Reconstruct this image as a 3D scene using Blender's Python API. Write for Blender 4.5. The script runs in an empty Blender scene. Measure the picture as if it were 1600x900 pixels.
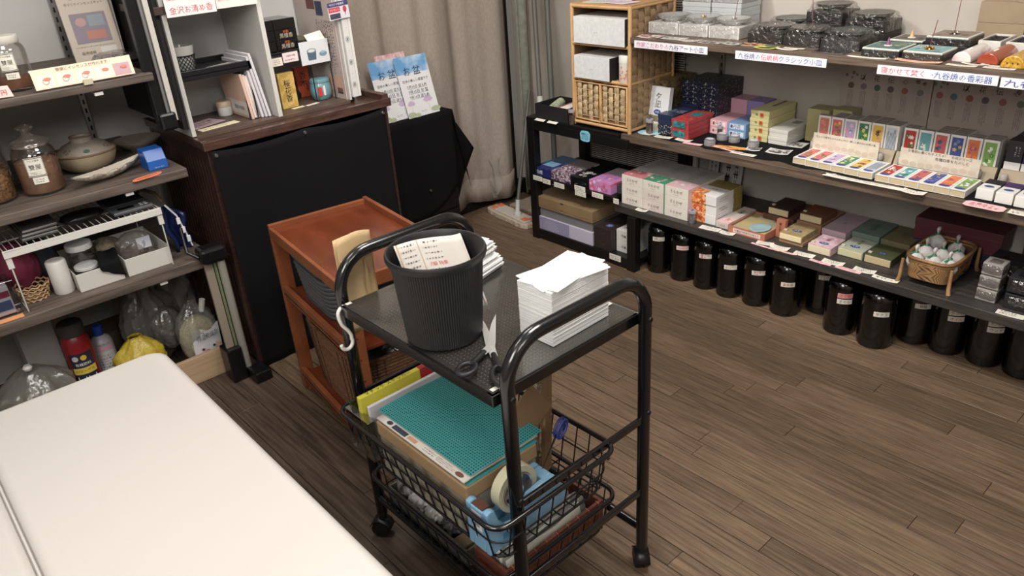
import bpy, bmesh, math, random
from mathutils import Vector, Matrix, noise
COL = bpy.context.scene.collection
SC = bpy.context.scene
rnd = random.Random(7)

# ---------------------------------------------------------------- camera
cam = bpy.data.objects.new('camera', bpy.data.cameras.new('camera'))
COL.objects.link(cam)
YAW, PITCH, ROLL = 0.86535965, 0.46706097, -0.07361968
_f = Vector((math.cos(YAW)*math.cos(PITCH), math.sin(YAW)*math.cos(PITCH), -math.sin(PITCH)))
_r = Vector((math.sin(YAW), -math.cos(YAW), 0)); _u = _r.cross(_f)
_cr, _sr = math.cos(ROLL), math.sin(ROLL)
_R = _r*_cr + _u*_sr; _U = _u*_cr - _r*_sr
cam.matrix_world = Matrix(((_R.x, _U.x, -_f.x, 0), (_R.y, _U.y, -_f.y, 0), (_R.z, _U.z, -_f.z, 1.5), (0, 0, 0, 1)))
cam.data.sensor_width = 36; cam.data.lens = 36*1190/1600; cam.data.clip_start = .02
SC.camera = cam

# ---------------------------------------------------------------- world, lights, exposure
SC.view_settings.view_transform = 'Standard'; SC.view_settings.look = 'None'
SC.view_settings.gamma = 1; SC.view_settings.exposure = 0.72
SC.cycles.use_denoising = True
SC.cycles.max_bounces = 8; SC.cycles.transparent_max_bounces = 24; SC.cycles.caustics_reflective = False; SC.cycles.caustics_refractive = False
SC.cycles.sample_clamp_indirect = 4
w = bpy.data.worlds.new('world'); SC.world = w; w.use_nodes = True
w.node_tree.nodes['Background'].inputs[0].default_value = (1, .95, .9, 1)
w.node_tree.nodes['Background'].inputs[1].default_value = .05

def area(name, loc, to, size, power, col=(1, .9, .78), sy=None):
    l = bpy.data.lights.new(name, 'AREA'); l.shape = 'RECTANGLE'; l.size = size; l.size_y = sy or size
    l.energy = power; l.color = col
    o = bpy.data.objects.new(name, l); COL.objects.link(o); o.location = loc
    o.rotation_euler = (Vector(to)-Vector(loc)).to_track_quat('-Z', 'Y').to_euler()
    return o
def spot(name, loc, to, power, angle=70, blend=.6, r=.04, col=(1, .88, .74)):
    l = bpy.data.lights.new(name, 'SPOT'); l.energy = power; l.color = col; l.spot_size = math.radians(angle)
    l.spot_blend = blend; l.shadow_soft_size = r
    o = bpy.data.objects.new(name, l); COL.objects.link(o); o.location = loc
    o.rotation_euler = (Vector(to)-Vector(loc)).to_track_quat('-Z', 'Y').to_euler()
    return o
area('ceiling_lamp_or_fill', (1.3, .7, 2.42), (1.3, .8, 0), .7, 20, (1, .96, .92))
area('ceiling_lamp_or_fill', (1.2, 2.1, 2.44), (1.2, 2.1, 0), .6, 8, (1, .95, .9))
area('ceiling_lamp_or_fill', (.1, 1.6, 2.44), (.3, 2.3, 0), .6, 7, (1, .96, .92))
area('ceiling_lamp_or_fill', (.3, -.9, 2.40), (.9, .9, 0), .9, 14, (1, .96, .92))  # added fill light behind the camera, not a known lamp of the room
area('frontal_fill', (-.9, .3, 2.15), (2.4, 1.5, .5), .9, 21, (1, .96, .92))  # large soft fill added to lift the shadows on the shelves, no real lamp
spot('track_spot', (1.15, 2.15, 2.38), (2.8, 1.75, .9), 44, 56, col=(1, .93, .84))
spot('track_spot', (1.15, 1.05, 2.38), (2.8, .95, .9), 40, 56, col=(1, .93, .84))
spot('track_spot', (1.3, 1.5, 2.38), (1.95, 3.0, .75), 20, 60, col=(1, .94, .86))
spot('track_spot', (.5, 1.0, 2.38), (.85, 2.9, .9), 22, 66, col=(1, .95, .9))

# ---------------------------------------------------------------- materials
def lin(c):
    y = .3*c[0]+.59*c[1]+.11*c[2]; c = tuple(v*.87+y*.13 for v in c[:3])
    return tuple(((v/255)/12.92 if v/255 <= .04045 else ((v/255+.055)/1.055)**2.4) for v in c)+(1,)
MATS = {}
def mat(name, col, rough=.5, metal=0, col2=None, ns=20, st=(1, 1, 1), det=4, lo=.35, hi=.65, bump=0, bs=None, bst=None,
        rv=0, spec=.5, coat=0, emis=0, bdist=.002, wave=None, vor=None):
    if name in MATS: return MATS[name]
    m = bpy.data.materials.new(name); m.use_nodes = True; N = m.node_tree.nodes; L = m.node_tree.links
    b = N['Principled BSDF']; b.inputs['Base Color'].default_value = lin(col); b.inputs['Roughness'].default_value = rough
    b.inputs['Metallic'].default_value = metal; b.inputs['Specular IOR Level'].default_value = spec
    b.inputs['Coat Weight'].default_value = coat; b.inputs['Coat Roughness'].default_value = .08
    if emis: b.inputs['Emission Color'].default_value = lin(col); b.inputs['Emission Strength'].default_value = emis
    tc = N.new('ShaderNodeTexCoord'); out = None
    def coords(s):
        mp = N.new('ShaderNodeMapping'); mp.inputs['Scale'].default_value = s; L.new(tc.outputs['Object'], mp.inputs['Vector'])
        if rv:
            oi = N.new('ShaderNodeObjectInfo'); mu = N.new('ShaderNodeVectorMath'); mu.operation = 'SCALE'
            mu.inputs[0].default_value = (31, 17, 23); L.new(oi.outputs['Random'], mu.inputs['Scale'])
            L.new(mu.outputs[0], mp.inputs['Location'])
        return mp.outputs[0]
    if col2 is not None:
        if vor:
            t = N.new('ShaderNodeTexVoronoi'); t.inputs['Scale'].default_value = ns; src = t.outputs['Distance']
        elif wave:
            t = N.new('ShaderNodeTexWave'); t.bands_direction = wave; t.inputs['Scale'].default_value = ns
            t.inputs['Distortion'].default_value = 1.0; src = t.outputs['Fac']
        else:
            t = N.new('ShaderNodeTexNoise'); t.inputs['Scale'].default_value = ns; t.inputs['Detail'].default_value = det; src = t.outputs['Fac']
        L.new(coords(st), t.inputs['Vector'])
        r = N.new('ShaderNodeValToRGB'); r.color_ramp.elements[0].position = lo; r.color_ramp.elements[1].position = hi
        r.color_ramp.elements[0].color = lin(col); r.color_ramp.elements[1].color = lin(col2)
        L.new(src, r.inputs[0]); out = r.outputs[0]
    if rv:
        hs = N.new('ShaderNodeHueSaturation'); oi = N.new('ShaderNodeObjectInfo'); mr = N.new('ShaderNodeMapRange')
        mr.inputs['To Min'].default_value = 1-rv; mr.inputs['To Max'].default_value = 1+rv
        L.new(oi.outputs['Random'], mr.inputs['Value']); L.new(mr.outputs[0], hs.inputs['Value'])
        if out: L.new(out, hs.inputs['Color'])
        else: hs.inputs['Color'].default_value = lin(col)
        out = hs.outputs[0]
    if out: L.new(out, b.inputs['Base Color'])
    if bump:
        t = N.new('ShaderNodeTexNoise'); t.inputs['Scale'].default_value = bs or ns; t.inputs['Detail'].default_value = 3
        L.new(coords(bst or st), t.inputs['Vector'])
        bp = N.new('ShaderNodeBump'); bp.inputs['Strength'].default_value = bump; bp.inputs['Distance'].default_value = bdist
        L.new(t.outputs['Fac'], bp.inputs['Height']); L.new(bp.outputs[0], b.inputs['Normal'])
    MATS[name] = m
    return m
def film(name, tint=(255, 255, 255), fac=.12, rough=.06, bump=0, bs=30, gloss=(255, 255, 255), milk=0, fr=.45):
    """thin clear plastic or glass: transparent with a glossy share that grows at grazing angles"""
    if name in MATS: return MATS[name]
    m = bpy.data.materials.new(name); m.use_nodes = True; N = m.node_tree.nodes; L = m.node_tree.links
    N.remove(N['Principled BSDF']); o = N['Material Output']
    t = N.new('ShaderNodeBsdfTransparent'); t.inputs[0].default_value = lin(tint)
    g = N.new('ShaderNodeBsdfGlossy'); g.inputs['Color'].default_value = lin(gloss); g.inputs['Roughness'].default_value = rough
    lw = N.new('ShaderNodeLayerWeight'); lw.inputs[0].default_value = .25
    ad = N.new('ShaderNodeMath'); ad.operation = 'MULTIPLY_ADD'; ad.inputs[1].default_value = fr; ad.inputs[2].default_value = fac; ad.use_clamp = True
    L.new(lw.outputs['Fresnel'], ad.inputs[0])
    mx = N.new('ShaderNodeMixShader'); L.new(ad.outputs[0], mx.inputs[0]); L.new(t.outputs[0], mx.inputs[1]); L.new(g.outputs[0], mx.inputs[2])
    if milk:
        df = N.new('ShaderNodeBsdfDiffuse'); df.inputs[0].default_value = lin(tint); tl = N.new('ShaderNodeBsdfTranslucent'); tl.inputs[0].default_value = lin(tint)
        m3 = N.new('ShaderNodeMixShader'); m3.inputs[0].default_value = .4; L.new(df.outputs[0], m3.inputs[1]); L.new(tl.outputs[0], m3.inputs[2])
        m2 = N.new('ShaderNodeMixShader'); m2.inputs[0].default_value = milk; L.new(t.outputs[0], m2.inputs[1]); L.new(m3.outputs[0], m2.inputs[2]); L.new(m2.outputs[0], mx.inputs[1])
    L.new(mx.outputs[0], o.inputs['Surface'])
    if bump:
        tc = N.new('ShaderNodeTexCoord'); n = N.new('ShaderNodeTexNoise'); n.inputs['Scale'].default_value = bs; n.inputs['Detail'].default_value = 2
        L.new(tc.outputs['Object'], n.inputs['Vector']); bp = N.new('ShaderNodeBump'); bp.inputs['Strength'].default_value = bump; bp.inputs['Distance'].default_value = .01
        L.new(n.outputs['Fac'], bp.inputs['Height']); L.new(bp.outputs[0], g.inputs['Normal']); L.new(bp.outputs[0], lw.inputs['Normal'])
    MATS[name] = m
    return m
def paint(col, rough=.6):          # plain print colours
    return mat('print_%02x%02x%02x' % tuple(int(v) for v in col), col, rough)
INK = lambda: paint((38, 34, 36)); WHITE = lambda: paint((232, 230, 226))

# ---------------------------------------------------------------- mesh helpers
ORG = {}
class G:
    def __init__(s): s.v = []; s.f = []; s.m = []; s.mats = []; s.cur = 0
    def use(s, m):
        if m not in s.mats: s.mats.append(m)
        s.cur = s.mats.index(m); return s
    def add(s, vs, fs):
        k = len(s.v); s.v += [tuple(v) for v in vs]
        for f in fs: s.f.append(tuple(i+k for i in f)); s.m.append(s.cur)
        return s
    def box(s, x0, x1, y0, y1, z0, z1, T=None):
        vs = [Vector((x, y, z)) for z in (z0, z1) for y in (y0, y1) for x in (x0, x1)]
        if T: vs = [T @ v for v in vs]
        return s.add(vs, [(0, 2, 3, 1), (4, 5, 7, 6), (0, 1, 5, 4), (2, 6, 7, 3), (0, 4, 6, 2), (1, 3, 7, 5)])
    def cyl(s, p0, p1, r0, r1=None, n=16, caps=True):
        r1 = r0 if r1 is None else r1
        p0 = Vector(p0); p1 = Vector(p1); d = (p1-p0).normalized()
        a = d.orthogonal().normalized(); b = d.cross(a)
        vs = [p0+(a*math.cos(2*math.pi*i/n)+b*math.sin(2*math.pi*i/n))*r0 for i in range(n)]
        vs += [p1+(a*math.cos(2*math.pi*i/n)+b*math.sin(2*math.pi*i/n))*r1 for i in range(n)]
        fs = [(i, (i+1) % n, n+(i+1) % n, n+i) for i in range(n)]
        if caps: fs += [tuple(range(n-1, -1, -1)), tuple(range(n, 2*n))]
        return s.add(vs, fs)
    def tube(s, pts, r, n=10, closed=False, flat=1):
        P = [Vector(p) for p in pts]; k = len(P); vs = []; fs = []; up = None
        for i, p in enumerate(P):
            if closed: d = (P[(i+1) % k]-P[i-1])
            else: d = P[min(i+1, k-1)]-P[max(i-1, 0)]
            d.normalize()
            if up is None: up = d.orthogonal().normalized()
            else: up = (up-d*up.dot(d)).normalized()
            b = d.cross(up); rr = r[i] if isinstance(r, (list, tuple)) else r
            vs += [p+(up*math.cos(2*math.pi*j/n)+b*math.sin(2*math.pi*j/n)*flat)*rr for j in range(n)]
        for i in range(k if closed else k-1):
            a = i*n; c = ((i+1) % k)*n
            fs += [(a+j, a+(j+1) % n, c+(j+1) % n, c+j) for j in range(n)]
        if not closed: fs += [tuple(range(n-1, -1, -1)), tuple((k-1)*n+j for j in range(n))]
        return s.add(vs, fs)
    def lathe(s, prof, c, n=32, mod=None, sx=1, sy=1, cap=True):
        vs = []; fs = []
        for r, z in prof:
            for j in range(n):
                a = 2*math.pi*j/n; q = r*(mod(j, r, z) if mod else 1)
                vs.append((c[0]+q*math.cos(a)*sx, c[1]+q*math.sin(a)*sy, c[2]+z))
        for i in range(len(prof)-1):
            fs += [(i*n+j, i*n+(j+1) % n, (i+1)*n+(j+1) % n, (i+1)*n+j) for j in range(n)]
        if cap:
            if prof[0][0] > 1e-5: fs.append(tuple(range(n-1, -1, -1)))
            if prof[-1][0] > 1e-5: fs.append(tuple((len(prof)-1)*n+j for j in range(n)))
        return s.add(vs, fs)
    def prism(s, poly, z0, z1, T=None):
        n = len(poly); vs = [Vector((x, y, z0)) for x, y in poly]+[Vector((x, y, z1)) for x, y in poly]
        if T: vs = [T @ v for v in vs]
        return s.add(vs, [tuple(range(n-1, -1, -1)), tuple(range(n, 2*n))]+[(i, (i+1) % n, n+(i+1) % n, n+i) for i in range(n)])
    def grid(s, nu, nv, fn, thick=0):
        vs = [Vector(fn(i/nu, j/nv)) for j in range(nv+1) for i in range(nu+1)]
        fs = [(j*(nu+1)+i, j*(nu+1)+i+1, (j+1)*(nu+1)+i+1, (j+1)*(nu+1)+i) for j in range(nv) for i in range(nu)]
        return s.add(vs, fs)
    def build(s, name, m=None, parent=None, bevel=0, smooth=None, label=None, cat=None, group=None, kind=None, origin=None, solid=0, seg=2):
        me = bpy.data.meshes.new(name)
        xs, ys, zs = zip(*s.v)
        if origin is None:
            origin = Vector(((min(xs)+max(xs))/2, (min(ys)+max(ys))/2, min(zs)))
        origin = Vector(origin)
        me.from_pydata([tuple(Vector(v)-origin) for v in s.v], [], s.f)
        ms = s.mats if s.mats else []
        if m is not None: me.materials.append(m)
        else:
            for k in ms: me.materials.append(k)
            me.polygons.foreach_set('material_index', s.m)
        me.update()
        if smooth:
            me.polygons.foreach_set('use_smooth', [True]*len(me.polygons)); me.set_sharp_from_angle(angle=math.radians(smooth))
        o = bpy.data.objects.new(name, me); COL.objects.link(o)
        if solid:
            q = o.modifiers.new('solid', 'SOLIDIFY'); q.thickness = solid; q.offset = 0
        if bevel:
            q = o.modifiers.new('bevel', 'BEVEL'); q.width = bevel; q.segments = seg; q.limit_method = 'ANGLE'; q.harden_normals = False
        ORG[o.name] = origin
        if parent is not None:
            o.parent = parent; o.location = origin-ORG[parent.name]
        else: o.location = origin
        tag(o, label, cat, group, kind)
        return o
def tag(o, label=None, cat=None, group=None, kind=None):
    if label: o['label'] = label
    if cat: o['category'] = cat
    if group: o['group'] = group
    if kind: o['kind'] = kind
    return o
def thing(name, loc, label, cat, group=None):
    o = bpy.data.objects.new(name, None); COL.objects.link(o); o.location = loc; o.empty_display_size = .03
    ORG[o.name] = Vector(loc)
    return tag(o, label, cat, group)
def dup(o, loc, label=None, rz=None, parent=None):
    c = o.copy(); COL.objects.link(c); c.parent = parent
    if parent is None: c.location = loc
    if rz is not None: c.rotation_euler = (0, 0, rz)
    if label: c['label'] = label
    ORG[c.name] = Vector(loc) if loc is not None else Vector()
    for ch in list(o.children):
        k = dup(ch, None, parent=c); k.location = ch.location
    return c
def bx(name, x0, x1, y0, y1, z0, z1, m, parent=None, bevel=.001, **k):
    return G().box(min(x0, x1), max(x0, x1), min(y0, y1), max(y0, y1), z0, z1).build(name, m, parent, bevel=bevel, **k)

# flat print lying a hair above a surface; right and up are the reading directions
_TX = {}
def glyphs(s):
    if s not in _TX:
        c = bpy.data.curves.new('t', 'FONT'); c.body = s; c.resolution_u = 1; c.space_line = .95
        o = bpy.data.objects.new('t', c); me = bpy.data.meshes.new_from_object(o)
        vs = [v.co.copy() for v in me.vertices]; fs = [tuple(p.vertices) for p in me.polygons]
        bpy.data.objects.remove(o); bpy.data.meshes.remove(me); bpy.data.curves.remove(c)
        x0 = min(v.x for v in vs); x1 = max(v.x for v in vs); y0 = min(v.y for v in vs); y1 = max(v.y for v in vs)
        _TX[s] = ([(v.x-(x0+x1)/2, v.y-(y0+y1)/2) for v in vs], fs, x1-x0, y1-y0)
    return _TX[s]
def put_text(g, s, pos, right, up, w=None, h=None):
    vs, fs, W, H = glyphs(s)
    k = w/W if w else h/H
    if w and h: kx, ky = w/W, h/H
    else: kx = ky = k
    right = Vector(right); up = Vector(up); pos = Vector(pos)
    if right.cross(up).length: g.add([pos+right*(x*kx)+up*(y*ky) for x, y in vs], fs)
    return g
def vert(s): return '\n'.join(s)
def scribble(g, pos, right, up, w, h, rows, seed=0, vertical=False, fill=.75):
    """rows of small strokes where the photograph shows print too small to read"""
    q = random.Random(seed); right = Vector(right); up = Vector(up); pos = Vector(pos)
    if vertical: right, up, w, h = up*-1, right, h, w
    for i in range(rows):
        y = h/2-(i+.5)*h/rows; x = -w/2; end = w/2*q.uniform(.55, 1)
        while x < end:
            l = min(q.uniform(.25, .8)*h/rows*1.1, end-x+.0005); t = h/rows*.28*q.uniform(.5, 1.1)
            for yy in ((y-t*.6, y-t*.6+t*.35), (y+t*.3, y+t*.65)):
                if q.random() < fill:
                    g.add([pos+right*x+up*yy[0], pos+right*(x+l)+up*yy[0], pos+right*(x+l)+up*yy[1], pos+right*x+up*yy[1]], [(0, 1, 2, 3)])
            if q.random() < fill:
                g.add([pos+right*(x+l*.4)+up*(y-t), pos+right*(x+l*.6)+up*(y-t), pos+right*(x+l*.6)+up*(y+t), pos+right*(x+l*.4)+up*(y+t)], [(0, 1, 2, 3)])
            x += l+h/rows*.22
    return g
def disc(g, pos, right, up, rx, ry=None, n=14, a0=0):
    ry = ry or rx; right = Vector(right); up = Vector(up); pos = Vector(pos)
    vs = [pos+right*(math.cos(a0+2*math.pi*i/n)*rx)+up*(math.sin(a0+2*math.pi*i/n)*ry) for i in range(n)]
    return g.add(vs, [tuple(range(n))])
def rect(g, pos, right, up, w, h):
    right = Vector(right)*(w/2); up = Vector(up)*(h/2); pos = Vector(pos)
    return g.add([pos-right-up, pos+right-up, pos+right+up, pos-right+up], [(0, 1, 2, 3)])
def flower(g, pos, right, up, r, petals=5, mats=None, rot=0):
    right = Vector(right); up = Vector(up); pos = Vector(pos); nrm = right.cross(up).normalized()
    if mats: g.use(mats[0])
    for i in range(petals):
        a = rot+2*math.pi*i/petals; d = right*math.cos(a)+up*math.sin(a); e = nrm.cross(d)
        disc(g, pos+d*r*.58, d, e, r*.45, r*.3, 8)
    if mats and len(mats) > 1:
        g.use(mats[1]); disc(g, pos+nrm*.0001, right, up, r*.22, r*.22, 6)

# faces of a carton: F faces -X (aisle side of the right-hand shelves), S faces -Y, T is the top read from -X
RX, RY, RZ = Vector((1, 0, 0)), Vector((0, 1, 0)), Vector((0, 0, 1))
class Box:
    def __init__(s, o, x0, x1, y0, y1, z0, z1): s.o = o; s.b = (x0, x1, y0, y1, z0, z1)
    def frame(s, face, u, v, eps=.0005):
        x0, x1, y0, y1, z0, z1 = s.b
        if face == 'F': return Vector((x0-eps, y1+(y0-y1)*u, z0+(z1-z0)*v)), -RY, RZ, y1-y0, z1-z0
        if face == 'T': return Vector((x0+(x1-x0)*v, y1+(y0-y1)*u, z1+eps)), -RY, RX, y1-y0, x1-x0
        if face == 'S': return Vector((x0+(x1-x0)*u, y0-eps, z0+(z1-z0)*v)), RX, RZ, x1-x0, z1-z0
        if face == 'U': return Vector((x0+(x1-x0)*u, y0+(y1-y0)*v, z1+eps)), RX, RY, x1-x0, y1-y0   # top read from -Y
    def patch(s, face, u0, v0, u1, v1, m, name='printed_panel', eps=.0004):
        p, r, u, W, H = s.frame(face, (u0+u1)/2, (v0+v1)/2, eps)
        g = G(); rect(g, p, r, u, W*abs(u1-u0), H*abs(v1-v0)); return g.build(name, m, s.o)
    def text(s, face, u, v, txt, m, w=None, h=None, name='lettering', eps=.0009):
        p, r, up, W, H = s.frame(face, u, v, eps)
        g = G(); put_text(g, txt, p, r, up, W*w if w else None, H*h if h else None); return g.build(name, m, s.o)
    def small(s, face, u, v, w, h, rows, m, seed=1, vertical=False, eps=.0009):
        p, r, up, W, H = s.frame(face, u, v, eps)
        g = G(); scribble(g, p, r, up, W*w, H*h, rows, seed, vertical); return g.build('fine_print', m, s.o)
    def blooms(s, face, u0, v0, u1, v1, cols, n=12, r=.006, seed=0, eps=.0007, petals=5):
        q = random.Random(seed); g = G()
        for i in range(n):
            p, rr, up, W, H = s.frame(face, q.uniform(u0, u1), q.uniform(v0, v1), eps+.00005*i)
            rad = r*q.uniform(.6, 1.1)
            flower(g, p, rr, up, rad, petals, [paint(q.choice(cols)), paint(q.choice(cols))], q.uniform(0, 6))
        return g.build('printed_flowers', None, s.o)
def carton(name, label, cat, x0, x1, y0, y1, z0, z1, m, group=None, bevel=.0012, lid=0, lidm=None):
    """a carton; lid > 0 gives it a lift-off lid of that share of the height with a visible seam"""
    if lid:
        h = z1-z0; zs = z1-h*lid
        o = bx(name, x0+.0012, x1-.0012, y0+.0012, y1-.0012, z0, zs+.001, m, bevel=bevel, label=label, cat=cat, group=group)
        bx('lid', x0, x1, y0, y1, zs+.001, z1, lidm or m, o, bevel=bevel)
    else:
        o = bx(name, x0, x1, y0, y1, z0, z1, m, bevel=bevel, label=label, cat=cat, group=group)
    return Box(o, x0, x1, y0, y1, z0, z1)
# ================================================================ the room
M_wall = mat('wallpaper_ribbed', (184, 176, 166), .8, col2=(170, 162, 152), ns=3, bump=.5, bs=60, bst=(1, 1, .12), bdist=.003)
M_wallb = mat('wallpaper_plain', (198, 196, 192), .8, col2=(186, 184, 180), ns=2, bump=.2, bs=80)
bx('wall_right', 2.84, 2.92, -1.6, 3.25, 0, 2.5, M_wall, bevel=0, kind='structure')
bx('wall_back', -1.3, 2.84, 3.17, 3.25, 0, 2.5, M_wallb, bevel=0, kind='structure')
bx('wall_left', -1.38, -1.3, -1.6, 3.25, 0, 2.5, M_wallb, bevel=0, kind='structure')
bx('wall_front', -1.38, 2.92, -1.68, -1.6, 0, 2.5, M_wallb, bevel=0, kind='structure')
bx('ceiling', -1.38, 2.92, -1.68, 3.25, 2.5, 2.56, mat('ceiling_white', (225, 222, 216), .9), bevel=0, kind='structure')
M_black = mat('black_paint', (14, 13, 14), .45)
M_plank = mat('old_oak_plank', (84, 66, 50), .5, col2=(126, 102, 79), ns=6, st=(30, 1.3, 1), det=8, lo=.3, hi=.7, rv=.2, bump=.3, bs=9, bst=(30, 2, 1), bdist=.0012, spec=.35)
M_plank2 = mat('dark_elm_plank', (58, 46, 38), .45, col2=(100, 82, 67), ns=4, st=(24, 1.1, 1), det=5, lo=.3, hi=.68, rv=.14, bump=.3, bs=8, bst=(24, 2, 1), bdist=.0012, spec=.4)
floor = bx('floor', -1.3, 2.84, -1.6, 3.17, -.06, -.008, mat('floor_gap', (22, 16, 13), .9), bevel=0, kind='structure')
def planks():
    q = random.Random(3); cols = []
    x = .305
    while x < .87: cols.append((x, min(x+.0905, .885), M_plank2)); x += .09
    x = .887
    k = 0
    while x < 2.83: cols.append((x, min(x+.0652, 2.838), M_plank)); x += .0652
    # the wood seen runs parallel to the right-hand shelves
    for a, b, m in cols:
        y = .05-q.uniform(0, .9)
        while y < 3.16:
            l = q.uniform(.7, 1.25) if m is M_plank else q.uniform(.9, 1.5)
            y0, y1 = max(y, .05), min(y+l, 3.165)
            if y1-y0 > .04:
                h = q.uniform(-.0006, .0006)
                bx('plank', a+.0009, b-.0011, y0+.0006, y1-.0006, -.008, h, m, floor, bevel=.0009, seg=1)
            y += l
planks()
# rest of the floor, outside the picture and under the bed
bx('plank', -1.29, .30, -1.59, 3.16, -.008, 0, M_plank, floor, bevel=0, kind='stuff')
bx('plank', .30, 2.83, -1.59, .048, -.008, 0, M_plank, floor, bevel=0, kind='stuff')
# black skirting under the curtain and along the right wall
bx('baseboard_back', 1.6, 2.84, 3.125, 3.17, 0, .075, M_black, bevel=.002, kind='structure')
bx('baseboard_right', 2.80, 2.84, .0, 3.12, 0, .09, M_black, bevel=.002, kind='structure')
bx('trim_1', 2.70, 2.74, 3.10, 3.17, 0, 2.5, mat('dark_gap', (12, 11, 11), .7), bevel=0, kind='structure')

# curtains
M_curt = mat('taupe_linen', (172, 158, 146), .9, col2=(160, 147, 135), ns=160, st=(1, 1, .35), det=3, bump=.35, bs=220, bst=(1, 1, .4), bdist=.001, spec=.15)
def curtain(x0, x1, y, folds, amp, z0, z1, label, seed, hem=.1, skew=0):
    q = random.Random(seed); ph = [q.uniform(0, 6) for _ in range(4)]
    def fn(u, v):
        x = x0+(x1-x0)*u; z = z0+(z1-z0)*v
        a = amp*(math.sin(2*math.pi*folds*u+ph[0]+.35*math.sin(v*2))+.45*math.sin(2*math.pi*folds*2.3*u+ph[1])+.2*math.sin(2*math.pi*folds*4.1*u+ph[2]))
        return (x+skew*(1-v)*u+.01*math.sin(u*25+v*2), y+a*(.65+.35*(1-v)), z+.012*math.sin(u*2*math.pi*folds+ph[3])*(1-v))
    g = G(); g.grid(90, 24, fn)
    o = g.build('curtain', M_curt, None, smooth=80, label=label, cat='curtain', group='curtains along the back', solid=.002)
    g = G(); g.grid(90, 1, lambda u, v: (lambda p: (p[0], p[1]-.003, p[2]))(fn(u, v*hem/(z1-z0))))
    g.build('hem', M_curt, o, smooth=80, solid=.002)
curtain(1.05, 2.70, 3.08, 4, .026, .05, 2.45, 'wide taupe linen curtain hanging behind the black-draped side table', 2, hem=.13)
curtain(2.745, 2.835, 3.05, 1, .014, .04, 2.45, 'narrow taupe curtain strip hanging in the corner behind the two poles', 5)
M_green = mat('grey_green_cloth', (150, 152, 138), .8, col2=(132, 134, 120), ns=30, bump=.2)
g = G(); g.grid(8, 6, lambda u, v: (2.735+.07*u, 3.02+.006*math.sin(u*6), .05+2.4*v))
g.build('fabric_panel', M_green, None, smooth=80, solid=.004, label='pale grey-green fabric panel hanging at the edge of the wide curtain', cat='curtain')
# ================================================================ right-hand shelves
M_board = mat('brown_shelf_wood', (72, 58, 47), .55, col2=(108, 90, 75), ns=5, st=(20, 1.2, 20), det=8, bump=.3, bs=14, bst=(30, 1, 30), bdist=.001)
M_boardg = mat('charcoal_shelf_wood', (46, 42, 40), .5, col2=(66, 61, 58), ns=5, st=(20, 1.2, 20), det=8, bump=.3, bs=14, bst=(30, 1, 30), bdist=.001)
M_metal = mat('zinc_metal', (170, 170, 168), .35, 1)
M_cloth = mat('black_cloth', (11, 11, 13), .9, bump=.25, bs=300, bdist=.0008, spec=.2)
ZL, ZM, ZT = .29, .612, 1.003
def shelf(z, y1, t, m, label, y0=-.15):
    o = bx('shelf_board', 2.40, 2.838, y0, y1, z-t, z, m, bevel=.0025, label=label, cat='shelf')
    return o
sl = shelf(ZL, 2.083, .033, M_boardg, 'lowest right-hand shelf, charcoal board above the dark bottles')
sm = shelf(ZM, 2.046, .032, M_board, 'middle right-hand brown wooden shelf with the black cloth on it')
stp = shelf(ZT, 1.998, .025, M_board, 'upper right-hand brown wooden shelf carrying plates and trays')
for y in (1.86, .62):
    g = G().box(2.828, 2.839, y-.012, y+.012, .2, 2.4)
    o = g.build('wall_standard', M_metal, None, bevel=.001, label='slotted metal wall rail behind the dark blue box stack' if y > 1 else 'slotted metal wall rail hidden behind the flower posters', cat='rail')
    g = G()
    for k in range(70): g.box(2.8275, 2.829, y-.003, y+.003, .24+k*.031, .256+k*.031)
    g.build('slots', M_black, o)
bx('leg', 2.63, 2.665, 1.305, 1.335, 0.0, .258, mat('grey_leg', (120, 120, 122), .4), sl, bevel=.004)
bx('leg', 2.78, 2.81, .1, .14, 0.0, .258, M_black, sl, bevel=.002)
# black cloth on the middle shelf
g = G(); q = random.Random(5)
edge = [2.432+.012*math.sin(i*1.7)+q.uniform(-.004, .004) for i in range(41)]
g.grid(40, 1, lambda u, v: ((edge[int(round(u*40))] if v < .5 else 2.835), 1.955-2.05*u, ZM+.0012))
g.build('shelf_cloth', M_cloth, None, solid=.0012, label='black cloth laid along the middle right-hand shelf', cat='cloth')
ZC = ZM+.002

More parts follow.
